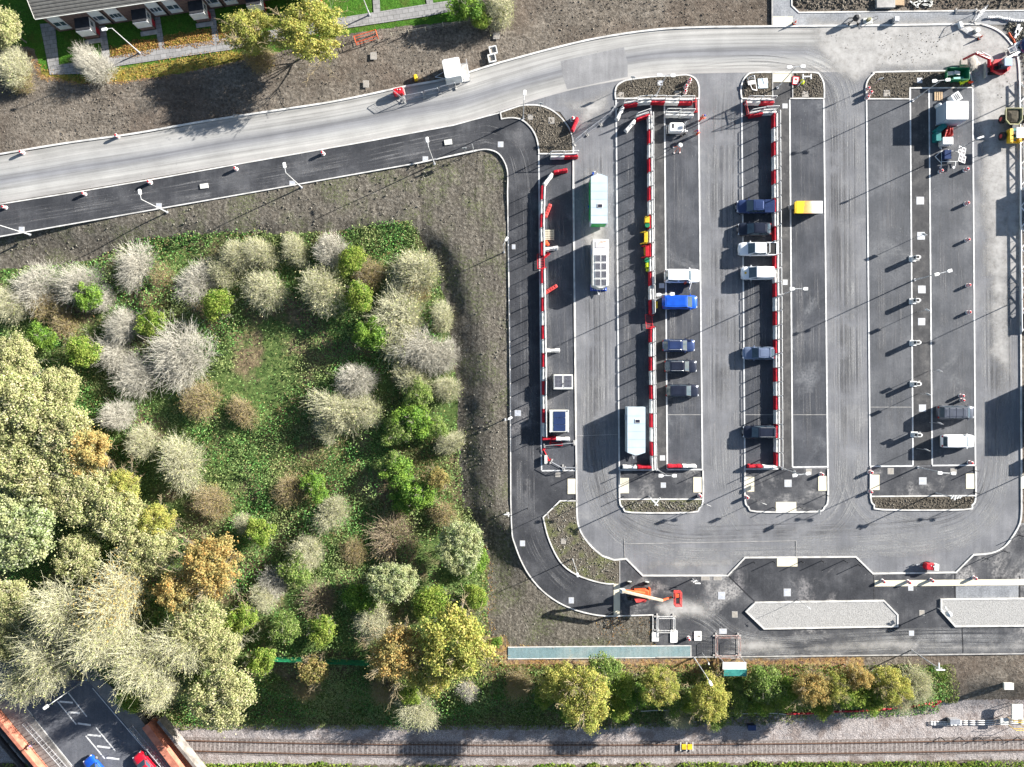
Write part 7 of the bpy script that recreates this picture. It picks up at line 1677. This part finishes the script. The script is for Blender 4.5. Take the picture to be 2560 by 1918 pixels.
CK = charger_kind()
for k, (px, py) in enumerate(((2288, 645), (2288, 752), (2289, 857), (2290, 960), (2292, 1087))): CK.put((*P(px, py, .8), .036), 0, 'white charging post, %s from the top of the right-hand strip' % ORD[k], 'charging posts')

# ---------------------------------------------------------------- cones and drums
def cone_kind(col):
    t = thing('traffic_cone', '', 'traffic cone'); build('base', MB().box((0, 0, .04), (.5, .5, .08), ch=.05), 'black', t)
    c = build('cone', MB().lathe([(.2, .07), (.05, .85), (.04, .88)], 14), col, t); build('sleeve', MB().lathe([(.172, .25), (.105, .55)], 14), 'white', c)
    return Kind(t)
def drum_kind():
    t = thing('marker_drum', '', 'marker drum'); build('base', MB().lathe([(.36, 0), (.36, .06), (.3, .12)], 14), 'white', t)
    b = build('body', MB().lathe([(.3, .1), (.27, .8), (.3, .84), (.24, .92)], 14), 'white', t); build('cap', MB().lathe([(.2, .92), (.2, .97), (.12, 1.02)], 12), 'red', b)
    for z in (.25, .6): build('band', MB().lathe([(.303, z), (.297, z + .16)], 14), 'red', b)
    return Kind(t)
CN, DR = cone_kind('hivis'), drum_kind()
for px, py, lab in ((2174, 218, 'upper drum at the left edge of the right soil island'), (2180, 229, 'middle drum at the left edge of the right soil island'), (2173, 240, 'lower drum at the left edge of the right soil island'), (2358, 425, 'drum below the solar lighting tower'), (2421, 421, 'drum on the bay line right of the solar lighting tower'), (1726, 198, 'upper drum in the first soil island'), (1717, 213, 'middle drum in the first soil island'), (1715, 226, 'lower drum in the first soil island'), (1432, 294, 'drum at the head of the lone red barrier'),
    (2423, 506, 'drum on the right bay line, highest of four in a line'), (2425, 598, 'drum on the right bay line, second of four in a line'), (2427, 712, 'drum on the right bay line, third of four in a line'), (2428, 780, 'drum on the right bay line, lowest of four in a line'), (2410, 990, 'upper of two drums above the grey passenger van'), (2412, 1001, 'lower of two drums above the grey passenger van'), (2432, 1158, 'drum at the lower right corner of the right bay'), (2058, 1187, 'drum above the right cream pad of the second island head'), (2181, 1182, 'drum above the left cream pad of the right island head'), (2181, 1231, 'drum below the left cream pad of the right island head'), (1752, 1241, 'drum at the lower right of the first island head'), (1870, 1245, 'drum at the lower left of the second island head'),
    (2213, 1456, 'drum on the long cream strip, leftmost'), (2277, 1458, 'drum on the long cream strip, second from left'), (2335, 1454, 'drum on the long cream strip, third from left'), (2443, 1448, 'drum on the long cream strip, rightmost'), (1724, 1600, 'drum between the white slabs and the teal path'),
    (369, 453, 'drum on the footway kerb, third from the left border'), (585, 419, 'drum on the footway kerb, fourth from the left border'), (804, 380, 'drum on the footway kerb, rightmost'), (204, 482, 'drum on the footway kerb, second from the left border'), (4, 516, 'drum on the footway kerb at the left border'), (48, 378, 'drum on the upper kerb of the main road at the left'), (287, 337, 'drum on the upper kerb of the main road in the tree shadow')):
    DR.put((*P(px, py, .9), .05), rnd.uniform(0, 3), 'red and white ' + lab, 'red and white drums', rnd.uniform(.74, .86))
CN.put((*P(1988, 56, .5), .05), .2, 'orange traffic cone at the corner of the north cream pad', 'orange cones'); CN.put((*P(2452, 93, .5), .05), .4, 'orange traffic cone on the pale slurry at the upper right', 'orange cones')
# ---------------------------------------------------------------- plant and machines
def loc2(px, py, ox, oy, z=0.0):
    """picture point -> metres relative to a thing standing at (ox, oy), for a point at height z"""
    a, b = P(px, py, z); c, d_ = P(ox, oy); return (a - c, b - d_, z)
OXE = (2486, 174); t = thing('mini_excavator', 'red mini excavator with its arm bent over the pale slurry', 'excavator', (*P(*OXE), .04))
L_ = lambda px, py, z: loc2(px, py, *OXE, z)
for s_, yy in ((1, .62), (-1, -.62)):
    tr = build('track', MB().loft([[(x, yy * 1.0 - .2, z), (x, yy + .2, z), (x, yy + .2, z2), (x, yy - .2, z2)] for x, z, z2 in ((-1.15, .2, .34), (-.95, .03, .52), (.95, .03, .52), (1.15, .2, .34))]), 'rubber', t)
build('undercarriage', MB().box((0, 0, .4), (1.5, .9, .3)), 'dark_steel', t)
bl_ = build('dozer_blade', MB().box((-1.55, -.25, .35), (.22, 2.2, .6), ch=.05).box((-1.2, .2, .35), (.7, .12, .12)).box((-1.2, -.5, .35), (.7, .12, .12)), 'kerb_old', t)
th = [(-.95 + 1.0, -1.05), (.6, -1.15), (1.2, -.7), (1.35, 0), (1.2, .75), (.6, 1.1), (-.7, .95), (-1.0, .3), (-1.0, -.55)]
build('house', MB().prism(th, .6, 1.05, [(x * .97, y * .97) for x, y in th]), 'red', t)
build('counterweight', MB().prism([(.75, -.95), (1.15, -.65), (1.3, 0), (1.15, .7), (.75, .95)], 1.05, 1.5), 'red', t)
c = build('cab', MB().box((.25, .05, 1.05 + .6), (1.0, 1.1, 1.2), ch=.06), 'glass', t); build('cab_roof', MB().box((.3, .0, 2.32), (1.1, 1.15, .12), ch=.1), 'grey_blue', c)
build('seat', MB().box((-.55, -.3, 1.15), (.5, .5, .2), ch=.05).box((-.3, -.3, 1.4), (.12, .5, .5), ch=.04), 'black', t)
bm = MB(); p0, p1, p2, p3 = L_(2473, 166, .9), L_(2472, 147, 2.1), L_(2440, 133, 2.9), L_(2410, 148, 1.5)
for a, b, w, h_ in ((p0, p1, .34, .34), (p1, p2, .34, .36)):
    a, b = Vector(a), Vector(b); d_ = b - a; bm.box((a + b) / 2, (d_.length + .2, w, h_), math.atan2(d_.y, d_.x), -math.asin(d_.z / d_.length), ch=.05)
build('boom', bm, 'red', t); a, b = Vector(p2), Vector(p3); d_ = b - a
build('dipper_arm', MB().box((a + b) / 2, (d_.length + .3, .26, .28), math.atan2(d_.y, d_.x), -math.asin(d_.z / d_.length), ch=.04), 'red', t)
build('hydraulic_ram', MB().cyl(Vector(p1) + Vector((0, .2, .25)), Vector(p2) + Vector((.6, .05, .25)), .06).cyl(Vector(p2) + Vector((-.2, 0, .28)), Vector(p3) + Vector((.5, .25, .4)), .05), 'galv', t)
bk = L_(2408, 157, .6); build('bucket', MB().loft([[(bk[0] + x, bk[1] + y, z) for x, y in ((-.42, -.35), (.42, -.35), (.42, .35), (-.42, .35))] if False else [(bk[0] + x * k, bk[1] + y * k + o_, z) for x, y in ((-.45, -.4), (.45, -.4), (.45, .4), (-.45, .4))] for z, k, o_ in ((.1, .55, -.2), (.35, .9, -.1), (.8, 1.0, .05))]), 'manhole_br', t)
tag(build('spoil_heap', MB().sph((*P(2428, 158), 0), 1.0, 12, 7, (1, 1.2, .5)).sph((*P(2440, 166), 0), .7, 10, 6, (1, 1.3, .45)), 'manhole_br'), 'small heap of pale spoil beside the excavator bucket', 'heap')
# green skip
t = thing('open_skip', 'green open-topped skip on the right soil island, holding boards', 'skip', (*P(2388, 189, .6), .1))
def opentub(mb, b, tp, z0, z1, th_=.07):
    (bx, by), (tx_, ty) = b, tp
    o0 = [(-bx, -by), (bx, -by), (bx, by), (-bx, by)]; o1 = [(-tx_, -ty), (tx_, -ty), (tx_, ty), (-tx_, ty)]
    i1 = [(x - math.copysign(th_, x), y - math.copysign(th_, y)) for x, y in o1]; i0 = [(x - math.copysign(th_, x), y - math.copysign(th_, y)) for x, y in o0]
    return mb.loft([[(x, y, z0) for x, y in o0], [(x, y, z1) for x, y in o1], [(x, y, z1) for x, y in i1], [(x, y, z0 + th_) for x, y in i0]])
build('tub', opentub(MB(), (1.2, .72), (1.6, .85), .05, 1.2), 'green', t); build('rib', MB().box((-.5, -.83, .7), (.1, .1, 1.0)).box((.5, -.83, .7), (.1, .1, 1.0)), 'green', t)
tag(build('scrap_board', MB().box((*P(2377, 183, 1.0), .95), (1.0, .55, .06), .1, .1).box((*P(2393, 182, 1.0), .98), (.8, .5, .08), -.15, .05), 'off_white'), 'pale scrap boards lying in the green skip', 'boards'); tag(build('plywood_sheet', MB().box((*P(2398, 195, 1.0), .9), (1.6, .35, .05), .12, .12), 'teal_roof'), 'green sheet lying along the skip', 'sheet')
tag(build('plastic_sheet', MB().loft([[(P(2400, 209)[0] + x, P(2400, 209)[1] + y, z) for x, y in ((-.1, -.3), (.5, -.1), (.6, .2), (.0, .1))] for z in (.12, .2)]).sph((*P(2409, 201), .35), .5, 9, 6, (1.2, .9, .6)).sph((*P(2402, 206), .25), .45, 8, 5, (1, .8, .5)), 'lime'), 'lime-yellow crumpled sheet at the corner of the green skip', 'sheet')
tag(build('orange_bag', MB().sph((*P(2424, 207), .2), .3, 8, 5, (1.4, .6, .7)), 'hivis'), 'orange bag at the kerb right of the lime sheet', 'bag')
# dumper
OD = (2536, 318); t = thing('site_dumper', 'yellow site dumper with a muddy skip and white canopy at the right border', 'dumper', (*P(*OD), .04)); L_ = lambda px, py, z: loc2(px, py, *OD, z)
sk = MB(); cx_, cy_, _ = L_(2533, 292, 1.3)
o0 = [(-.75, -.6), (.75, -.6), (.8, .8), (-.8, .8)]; o1 = [(-.62, -1.2), (.62, -1.2), (1.2, -.5), (1.2, 1.2), (-1.2, 1.2), (-1.2, -.5)]
q0 = [(-.5, -.8), (.5, -.8), (.85, -.4), (.85, .9), (-.85, .9), (-.85, -.4)]
sk.loft([[(cx_ + x, cy_ + y, .7) for x, y in q0], [(cx_ + x, cy_ + y, 1.5) for x, y in o1], [(cx_ + x * .9, cy_ + y * .9, 1.5) for x, y in o1], [(cx_ + x * .92, cy_ + y * .92, .82) for x, y in q0]])
s2 = build('skip_body', sk, 'mud_steel', t); ld = MB(); ld.loft([[(cx_ + x * .9, cy_ + y * .9, .85) for x, y in q0], [(cx_ + x * .72, cy_ + y * .72 + .05, 1.28) for x, y in o1], [(cx_ + x * .3, cy_ + y * .3, 1.42) for x, y in o1]]); build('load', ld, 'dirt_load', s2)
build('chassis', MB().box((*L_(2536, 318, .6)[:2], .6), (.9, 3.4, .4)), 'dark_steel', t)
for px, py in ((2506, 298), (2506, 341), (2562, 298), (2562, 341)):
    x, y, _ = L_(px, py, .6); s_ = -1 if px < 2536 else 1
    w_ = build('wheel', MB().cyl((x - .22, y, .58), (x + .22, y, .58), .58, n=18), 'rubber', t); build('rim', MB().cyl((x + s_ * .2, y, .58), (x + s_ * .25, y, .58), .28, n=12), 'pale_red', w_)
x, y, _ = L_(2523, 341, 1.0); build('bodywork', MB().box((x, y, 1.1), (.5, 1.9, .7), ch=.06).box((x + .75, y - .85, .95), (1.4, .25, .3), ch=.05).box((x + 1.3, y, 1.1), (.4, 1.9, .6), ch=.06), 'yellow', t)
x, y, _ = L_(2536, 334, 1.1); build('seat', MB().box((x, y, 1.15), (.55, .5, .15), ch=.05).box((x, y - .25, 1.4), (.55, .14, .5), ch=.05), 'black', t); build('engine_deck', MB().box((x, y, .95), (1.0, 1.5, .2)), 'teal', t)
x, y, _ = L_(2556, 332, 2.6); build('canopy', MB().box((x, y, 2.6), (1.75, 1.5, .1), ch=.05), 'white', t); build('canopy_post', MB().cyl((x - .75, y - .6, 1.2), (x - .75, y - .6, 2.6), .05).cyl((x + .75, y - .6, 1.2), (x + .75, y - .6, 2.6), .05), 'yellow', t)
# boom lift
OB = (1598, 1478); t = thing('boom_lift', 'orange boom lift with a folded white boom and a basket, by the curved footway', 'boom lift', (*P(*OB), .06)); L_ = lambda px, py, z: loc2(px, py, *OB, z)
build('chassis', MB().box((.1, -.1, .55), (2.6, 1.3, .4), ch=.06), 'orange', t)
for px, py in ((1574, 1457), (1618, 1458), (1576, 1496), (1616, 1497)):
    x, y, _ = L_(px, py, .5); s_ = 1 if py < 1478 else -1; w_ = build('wheel', MB().cyl((x, y - .16, .45), (x, y + .16, .45), .45, n=18), 'rubber', t); build('rim', MB().cyl((x, y + s_ * .15, .45), (x, y + s_ * .19, .45), .3, n=12), 'off_white', w_)
th = [(-1.3, -1.0), (-.6, -1.25), (.7, -1.2), (1.0, -.6), (1.05, .7), (.6, .95), (-.9, .9), (-1.35, .3)]
build('turntable', MB().prism(th, .8, 1.05), 'dark_steel', t)
build('engine_cover', MB().loft([[(x + .05, y + .15, z) for x, y in ((-1.1, -.2), (1.0, -.2), (1.05, .4), (.5, .62), (-1.0, .55))] if k == 0 else [(x * .85 + .05, y * .8 + .15, z) for x, y in ((-1.1, -.2), (1.0, -.2), (1.05, .4), (.5, .62), (-1.0, .55))] for k, z in ((0, 1.05), (0, 1.55), (1, 1.75))]), 'orange', t)
build('tool_tray', MB().prism([(-.7, -1.15), (.6, -1.15), (.8, -.75), (-.9, -.75)], 1.05, 1.5), 'pale_red', t); build('end_plate', MB().box((1.2, .05, 1.15), (.3, 1.6, .8), ch=.05), 'orange', t)
r0, r1, r2 = Vector(L_(1612, 1482, 1.6)), Vector(L_(1556, 1478, 4.3)), Vector(L_(1655, 1501, 3.9))
for nm, a, b, w, m_ in (('riser', r0, r1 - Vector((0, 0, .5)), .26, 'orange'), ('boom', r1, r2, .34, 'boom_beige'), ('jib', r2, Vector(L_(1677, 1493, 3.1)), .24, 'orange')):
    d_ = b - a; build(nm, MB().box((a + b) / 2, (d_.length + .2, w, w * 1.05), math.atan2(d_.y, d_.x), -math.asin(d_.z / d_.length), ch=.05), m_, t)
build('knuckle', MB().cyl(r1 + Vector((0, -.25, -.25)), r1 + Vector((0, .25, -.25)), .4, n=12), 'off_white', t)
bx_ = Vector(L_(1694, 1496, 3.2)); bs = MB(); bs.box(bx_ + Vector((0, 0, -.5)), (.85, 1.9, .08))
for z in (-.45, .05, .55): bs.tube([bx_ + Vector((x, y, z)) for x, y in ((-.43, -.95), (.43, -.95), (.43, .95), (-.43, .95), (-.43, -.95))], .055, 6)
for x, y in ((-.43, -.95), (.43, -.95), (.43, .95), (-.43, .95), (.43, 0), (-.43, 0)): bs.cyl(bx_ + Vector((x, y, -.5)), bx_ + Vector((x, y, .55)), .05, n=6)
bq = build('basket', bs, 'pale_red', t); build('basket_floor', MB().box(bx_ + Vector((0, -.1, -.44)), (.7, 1.5, .03)), 'dark_steel', bq); build('control_box', MB().box(bx_ + Vector((-.2, .5, .3)), (.5, .5, .4), ch=.04), 'orange', bq); build('bracket', MB().cyl(Vector(L_(1677, 1493, 3.1)), bx_ + Vector((-.43, 0, -.3)), .1), 'black', t)
# white generator on wheels, tripod disc
t = thing('mobile_generator', 'white wheeled generator in the bay under the dusty barriers', 'generator', (*P(1690, 320, .9), .06))
build('casing', MB().box((0, 0, .75), (2.0, 1.3, .9), ch=.15), 'white', t); build('control_panel', MB().box((-.5, .25, 1.21), (.28, .42, .02)).box((-.5, -.05, 1.21), (.28, .2, .02)), 'dark_steel', t)
build('frame', MB().tube([(-1.2, .6, .2), (1.4, .7, .2), (1.5, -.3, .2), (-1.2, -.6, .2), (-1.2, .6, .2)], .05).tube([(1.0, .3, .8), (1.5, .9, .9)], .05).tube([(1.0, -.2, .8), (1.7, -.35, .5)], .05), 'galv', t)
for x, y in ((-.9, .75), (-.9, -.75), (1.2, .9), (1.4, -.6), (.9, -.95)): build('wheel', MB().cyl((x, y - .07, .2), (x, y + .07, .2), .2, n=12), 'rubber', t)
t = thing('tripod_light', 'white disc on an orange tripod below the white generator', 'tripod light', (*P(1693, 374), .06))
build('leg', MB().tube([(0, 0, 1.6), (-.55, .3, 0)], .035).tube([(0, 0, 1.6), (-.45, -.5, 0)], .035).tube([(0, 0, 1.6), (.35, -.45, 0)], .035), 'orange', t); build('head', MB().lathe([(.05, 1.55), (.3, 1.65), (.32, 1.8), (.2, 1.86)], 14), 'white', t)
for k, (x, y) in enumerate(((-.55, .3), (-.45, -.5), (.35, -.45))): build('foot', MB().cyl((x, y, 0), (x, y, .06), .12, n=8), 'white', t)
# north path: mixer, plate compactor, grey box, board stacks, scrap, rubble
t = thing('cement_mixer', 'dark cement mixer on the north path, left of the white compactor', 'mixer', (*P(2136, 50, .5), .04)); build('drum', MB().lathe([(.1, -.5), (.42, -.2), (.42, .15), (.22, .5)], 14, (0, 0, 1.0)), 'dark_steel', t); build('frame', MB().tube([(-.7, -.5, 0), (0, 0, 1.0), (.7, -.5, 0)], .06).tube([(-.6, .5, 0), (0, 0, 1.0), (.8, .6, .2)], .06), 'black', t)
for s_ in (-1, 1): build('wheel', MB().cyl((s_ * .6, -.5, .2), (s_ * .7, -.5, .2), .2, n=12), 'rubber', t)
build('motor', MB().box((.35, .3, .8), (.4, .35, .4), ch=.05), 'off_white', t)
t = thing('plate_compactor', 'white framed plate compactor on the north path', 'compactor', (*P(2172, 50, .4), .04), R(5)); build('plate', MB().box((0, 0, .08), (1.3, .85, .12), ch=.05), 'off_white', t); build('engine', MB().box((0, .05, .4), (.5, .4, .45), ch=.05), 'mud_steel', t); build('handle', MB().tube([(.4, .25, .3), (1.0, .2, .9), (1.0, -.2, .9), (.4, -.25, .3)], .03), 'black', t)
t = thing('welding_set', 'grey box on castors on the north path, right of the compactor', 'box', (*P(2240, 49, .6), .04)); build('casing', MB().box((0, 0, .45), (.65, .7, .8), ch=.05), 'galv', t); build('wheel', MB().cyl((-.3, .36, .12), (.3, .36, .12), .12), 'rubber', t)
def stack(lab, px, py, w, d_, n, mat, rz_=0):
    q = thing('board_stack', lab, 'boards', (*P(px, py), .02), rz_, 'boards at the top border')
    for k in range(n): build('board', MB().box((rnd.uniform(-.05, .05), rnd.uniform(-.04, .04), .06 + k * .09), (w, d_, .07), rnd.uniform(-.03, .03)), mat, q)
stack('grey board stack at the top border above the mixer', 2210, 10, 2.6, 1.4, 5, 'kerb_old', .02); stack('small timber board stack beside the grey one at the top border', 2246, 9, 1.3, .9, 4, 'wood', -.03)
q = MB()
for k in range(14): q.box((*P(2270 + 58 * rnd.random(), 1 + 15 * rnd.random()), .15), (rnd.uniform(.4, 1.8), rnd.uniform(.06, .3), .1), rnd.uniform(-1, 1))
tag(build('scrap_heap', q, 'off_white'), 'white and grey scrap heap at the top border', 'scrap')
q = MB()
for k in range(11): q.box((*P(2478 + 80 * rnd.random(), 66 + 105 * rnd.random() * rnd.random()), .2), (rnd.uniform(.5, 1.2), rnd.uniform(.1, .3), .08), rnd.uniform(-1.5, 1.5)) if False else q.box((*P(2535 + 26 * rnd.random(), 66 + 70 * rnd.random()), .2), (rnd.uniform(.4, 1.1), rnd.uniform(.2, .5), .3), rnd.uniform(-1.5, 1.5))
tag(build('rubble', q, 'white'), 'white broken rubble outside the kerb at the upper right corner', 'rubble')
hose('white_pipe', 'thick white plastic pipe outside the kerb at the upper right', [(2466, 46), (2490, 45), (2515, 50), (2545, 54), (2570, 52)], .16, 'white', .2, 'pipe'); hose('orange_edging', 'orange strip lying outside the curved kerb at the upper right', [(2519, 84), (2528, 96), (2537, 112), (2540, 124)], .12, 'orange', .15, 'strip')
tag(build('folded_tarpaulin', MB().sph((*P(2556, 118), .4), .8, 10, 6, (.9, 1.4, .6)), 'navy'), 'dark blue bundled tarpaulin at the upper right corner', 'tarpaulin')
t = thing('barrow', 'tipped white wheelbarrow by the excavator arm', 'wheelbarrow', (*P(2522, 130), .05), .4); build('tray', opentub(MB(), (.3, .25), (.55, .4), .3, .7, .03), 'white', t); build('wheel', MB().cyl((.75, -.05, .2), (.75, .05, .2), .2, n=12), 'rubber', t); build('frame', MB().tube([(.75, 0, .2), (-.9, .3, .55)], .03).tube([(.75, 0, .2), (-.9, -.3, .55)], .03), 'galv', t)
t = thing('steel_girder', 'short grey girder lying aslant across the right kerb', 'girder', (*P(2528, 141), .15), R(27)); build('flange', MB().box((0, 0, .02), (2.2, .3, .05)).box((0, 0, .34), (2.2, .3, .05)), 'galv', t); build('web', MB().box((0, 0, .18), (2.2, .06, .28)), 'galv', t)
tag(build('cut_pipe', MB().cyl((*P(2438, 80), .1), (*P(2438, 80), .6), .35, n=14), 'off_white'), 'pale concrete pipe end standing on the slurry near the orange cone', 'pipe')
tag(build('white_sack', MB().box((*P(2398, 65), .25), (.5, 1.0, .4), .3, ch=.12), 'white'), 'white sack against the north kerb beside the steel mesh', 'sack')
for k in range(4):
    q = build('reinforcing_mesh', MB(), 'galv') if False else None
q = MB()
for k in range(9): q.cyl((*P(2396 + 3 * k, 72), .1 + .03 * k), (*P(2426 + 3 * k, 92), .25), .02, n=4)
for k in range(7): q.cyl((*P(2398 + 4 * k, 74 + 3 * k), .2), (*P(2426 + 4 * k, 70 + 3 * k), .2), .02, n=4)
tag(build('steel_mesh', q, 'galv'), 'crumpled steel mesh on the pale slurry under the north kerb', 'mesh')
# things on the second soil island
t = thing('folding_frame', 'white metal folding frame leaning in the left of the second soil island', 'frame', (*P(1878, 212), .1), .15); build('frame', MB().tube([(-.5, 1.0, .1), (.35, 1.0, .6), (.6, -1.0, .1), (-.2, -.9, .5), (-.5, 1.0, .1)], .06), 'white', t); build('shelf', MB().box((-.15, .1, .45), (1.0, .55, .06)), 'white', t); build('rung', MB().tube([(-.3, .7, .3), (.4, .7, .4)], .04).tube([(-.2, .4, .35), (.45, .4, .35)], .04), 'white', t)
t = thing('paper_sheet', 'pale blue and white sheet weighted down in the second soil island', 'sheet', (*P(1906, 210), .13), .05); build('sheet', MB().box((0, 0, .05), (1.4, 1.4, .03)), 'pale_blue', t); build('corner', MB().box((.4, .35, .08), (.6, .7, .04), .2).box((-.3, -.3, .08), (.5, .5, .03), .5), 'white', t)
t = thing('road_sign', 'red-bordered white board lying on the second soil island beside the cream pad', 'sign', (*P(1988, 203), .14), R(-6)); build('board', MB().box((0, 0, .03), (.95, 1.2, .05)), 'red', t); build('face', MB().box((0, 0, .06), (.7, .95, .02)), 'white', t); build('symbol', MB().box((0, .15, .075), (.35, .3, .01)).box((0, -.25, .075), (.45, .1, .01)), 'pale_red', t)
tag(build('lime_bag', MB().sph((*P(2004, 207), .25), .36, 8, 5, (.8, 1.1, .8)), 'lime'), 'small lime-yellow bag in the right part of the second soil island', 'bag')
# right border: lattice gantry, cabins whose shadows fall into the picture
t = thing('lattice_gantry', 'white lattice girder standing along the right border', 'lattice girder', (0, 0, 0)); lt = MB()
ys_ = list(range(205, 830, 26)); X0_, X1_ = 2549, 2584
for z in (.2, .6): lt.tube([(*P(X0_, 200, z), z), (*P(X0_ + 6, 826, z), z)], .09, 6).tube([(*P(X1_, 200, z), z), (*P(X1_ + 6, 826, z), z)], .09, 6)
build('chord', lt, 'white', t); lz = MB()
for k, y in enumerate(ys_[:-1]):
    a, b = (X0_, X1_ - 12) if k % 2 == 0 else (X1_ - 12, X0_)
    lz.cyl((*P(a + 6 * k / 24, y, .6), .6), (*P(b + 6 * k / 24, ys_[k + 1], .6), .6), .075, n=5).cyl((*P(X0_ + 6 * k / 24, y, .2), .2), (*P(X0_ + 6 * k / 24, y, .6), .6), .04, n=5)
build('lacing', lz, 'white', t); ft = MB()
for y in range(210, 830, 120): ft.box((*P(X0_ + 3, y), .07), (.5, .5, .1))
build('footing', ft, 'kerb_old', t)
def offcabin(lab, px0, py0, w, d_, h):
    x, y = P(px0, py0); t = thing('office_cabin', lab, 'office cabin', (x + w / 2, y - d_ / 2, 0)); build('wall', MB().box((0, 0, h / 2), (w, d_, h), ch=.05), 'grey_blue', t); build('roof', MB().box((0, 0, h + .04), (w + .1, d_ + .1, .1), ch=.03), 'off_white', t); build('window', MB().box((-w / 2 - .01, 0, h * .6), (.02, min(1.4, d_ * .4), .8)), 'glass', t)
offcabin('long office cabin just beyond the right border', 2574, 955, 3.0, 7.6, 2.55); offcabin('small office cabin beyond the right border, behind the lattice girder', 2592, 455, 3.0, 5.0, 2.35)
stack('stacked boards beyond the right border, level with the lower cones', 2600, 792, 2.2, 2.4, 14, 'wood_grey'); stack('stacked boards beyond the right border, lower right kerb', 2590, 1150, 1.2, 1.6, 15, 'wood_grey')
lampT(2596, 727, 0, 'twin-headed lamp beyond the right border, level with the middle of the right-hand strip'[:200]); lampT(2598, 224, 0, 'twin-headed lamp beyond the right border, by the storage container'); lampT(2600, 1168, 0, 'twin-headed lamp beyond the right border, by the lower right corner')

# ---------------------------------------------------------------- people
def skinned(name, verts, edges, rad, mat, parent, sub=1):
    me = bpy.data.meshes.new(name); me.from_pydata(verts, edges, []); me.update()
    o = bpy.data.objects.new(name, me); COL.objects.link(o)
    sm_ = o.modifiers.new('skin', 'SKIN'); sm_.use_smooth_shade = True
    for i, r in enumerate(rad): me.skin_vertices[0].data[i].radius = (r, r) if isinstance(r, float) else r
    me.skin_vertices[0].data[0].use_root = True
    s2 = o.modifiers.new('sub', 'SUBSURF'); s2.levels = sub; s2.render_levels = sub
    bpy.context.view_layer.update(); dg = bpy.context.evaluated_depsgraph_get()
    m2 = bpy.data.meshes.new_from_object(o.evaluated_get(dg)); m2.name = name
    bpy.data.objects.remove(o); bpy.data.meshes.remove(me)
    m2.materials.clear(); m2.materials.append(M[mat]); m2.polygons.foreach_set('use_smooth', [True] * len(m2.polygons))
    return link(name, m2, parent)
def person(label, px, py, rz_, lean=0.0, jacket='hivis', legs='hivis', hat='hardhat_blue', stride=.16, arm=.5, zz=.06):
    t = thing('person', label, 'person', (*P(px, py, .9), zz), rz_, 'people')
    ca, sa_ = math.cos(lean), math.sin(lean)
    def q(x, y, z):            # lean the upper body forward from the hips (0.95 m)
        if z <= .95: return (x, y, z)
        d_ = z - .95; return (x + d_ * sa_ * 1.0 - 0, y, .95 + d_ * ca)
    V = [q(0, 0, .98), q(.01, 0, 1.2), q(0, 0, 1.42), q(.01, 0, 1.52), q(.03, 0, 1.6), q(.04, 0, 1.7)]; Rr = [(.15, .11), (.15, .11), (.16, .1), .055, .085, .08]
    E = [(0, 1), (1, 2), (2, 3), (3, 4), (4, 5)]
    def chain(a, pts, rads):
        k = a
        for p, r in zip(pts, rads): V.append(p); Rr.append(r); E.append((k, len(V) - 1)); k = len(V) - 1
        return k
    for s_ in (-1, 1):
        chain(0, [(0, s_ * .1, .9), (stride * s_ * .5 + .04, s_ * .1, .5), (stride * s_ - .02, s_ * .1, .1), (stride * s_ + .12, s_ * .11, .05)], [.095, .07, .055, .05])
        h = chain(2, [q(0, s_ * .2, 1.42), q(.08, s_ * .26, 1.16), q(.12 + arm * .5, s_ * .2, 1.05 + arm * .15), q(.2 + arm * .55, s_ * .19, 1.04 + arm * .16)], [.07, .05, .038, .034])
        b = V[h]
        for f in range(4): chain(h, [(b[0] + .06, b[1] + (f - 1.5) * .022, b[2] - .01 * f), (b[0] + .1 - .008 * abs(f - 1), b[1] + (f - 1.5) * .025, b[2] - .03)], [.011, .009])
        chain(h, [(b[0] + .02, b[1] - s_ * .05, b[2] + .01), (b[0] + .05, b[1] - s_ * .07, b[2])], [.013, .01])
    body = skinned('body', V, E, Rr, 'skin', t)
    fc = MB(); hx, hy, hz = q(.13, 0, 1.655)
    build('face', MB().sph((hx, hy, hz - .01), .016, 6, 4).box((hx - .015, .035, hz + .03), (.012, .025, .012)).box((hx - .015, -.035, hz + .03), (.012, .025, .012)).box((hx - .012, 0, hz - .055), (.012, .05, .01)), 'skin', body)
    def sub(name, ids, extra, mat, grow_):
        idx = {a: k for k, a in enumerate(ids)}
        skinned(name, [V[a] for a in ids], [(idx[a], idx[b]) for a, b in E if a in idx and b in idx], [tuple(x + grow_ for x in Rr[a]) if isinstance(Rr[a], tuple) else Rr[a] + grow_ for a in ids], mat, t)
    nleg = 4; arm0 = 6 + nleg
    step = nleg + 4 + 8 + 2
    sub('jacket', [0, 1, 2] + [6 + nleg + k for k in range(3)] + [6 + step + nleg + k for k in range(3)], None, jacket, .022)
    sub('trousers', [0] + [6 + k for k in range(3)] + [6 + step + k for k in range(3)], None, legs, .02)
    for s_ in (0, 1): build('boot', MB().box((V[6 + s_ * step + 3][0] - .05, V[6 + s_ * step + 3][1], .05), (.28, .1, .1), ch=.03), 'black', t)
    hb = MB(); hx, hy, hz = q(.04, 0, 1.72); hb.lathe([(.115, 0), (.12, .03), (.1, .1), (.05, .135)], 12, (hx, hy, hz)).box((hx + .1, hy, hz + .015), (.12, .16, .02), ch=.02)
    build('hard_hat' if hat != 'black' else 'hair', hb, hat, t)
    return t
person('person in orange hi-vis and blue hard hat on the bay line, upper of two', 1753, 296, R(20), .3, arm=.6); person('person in orange hi-vis and blue hard hat on the bay line, lower of two', 1746, 331, R(200), .35, arm=.8)
person('person in orange hi-vis leaning into the open door of the white car', 1713, 706, R(80), .8, arm=.9); person('person in purple walking on the west footway of the street bridge', 77, 1862, R(-55), .1, 'purple', 'darkcloth', 'black', .3, .3, .15)
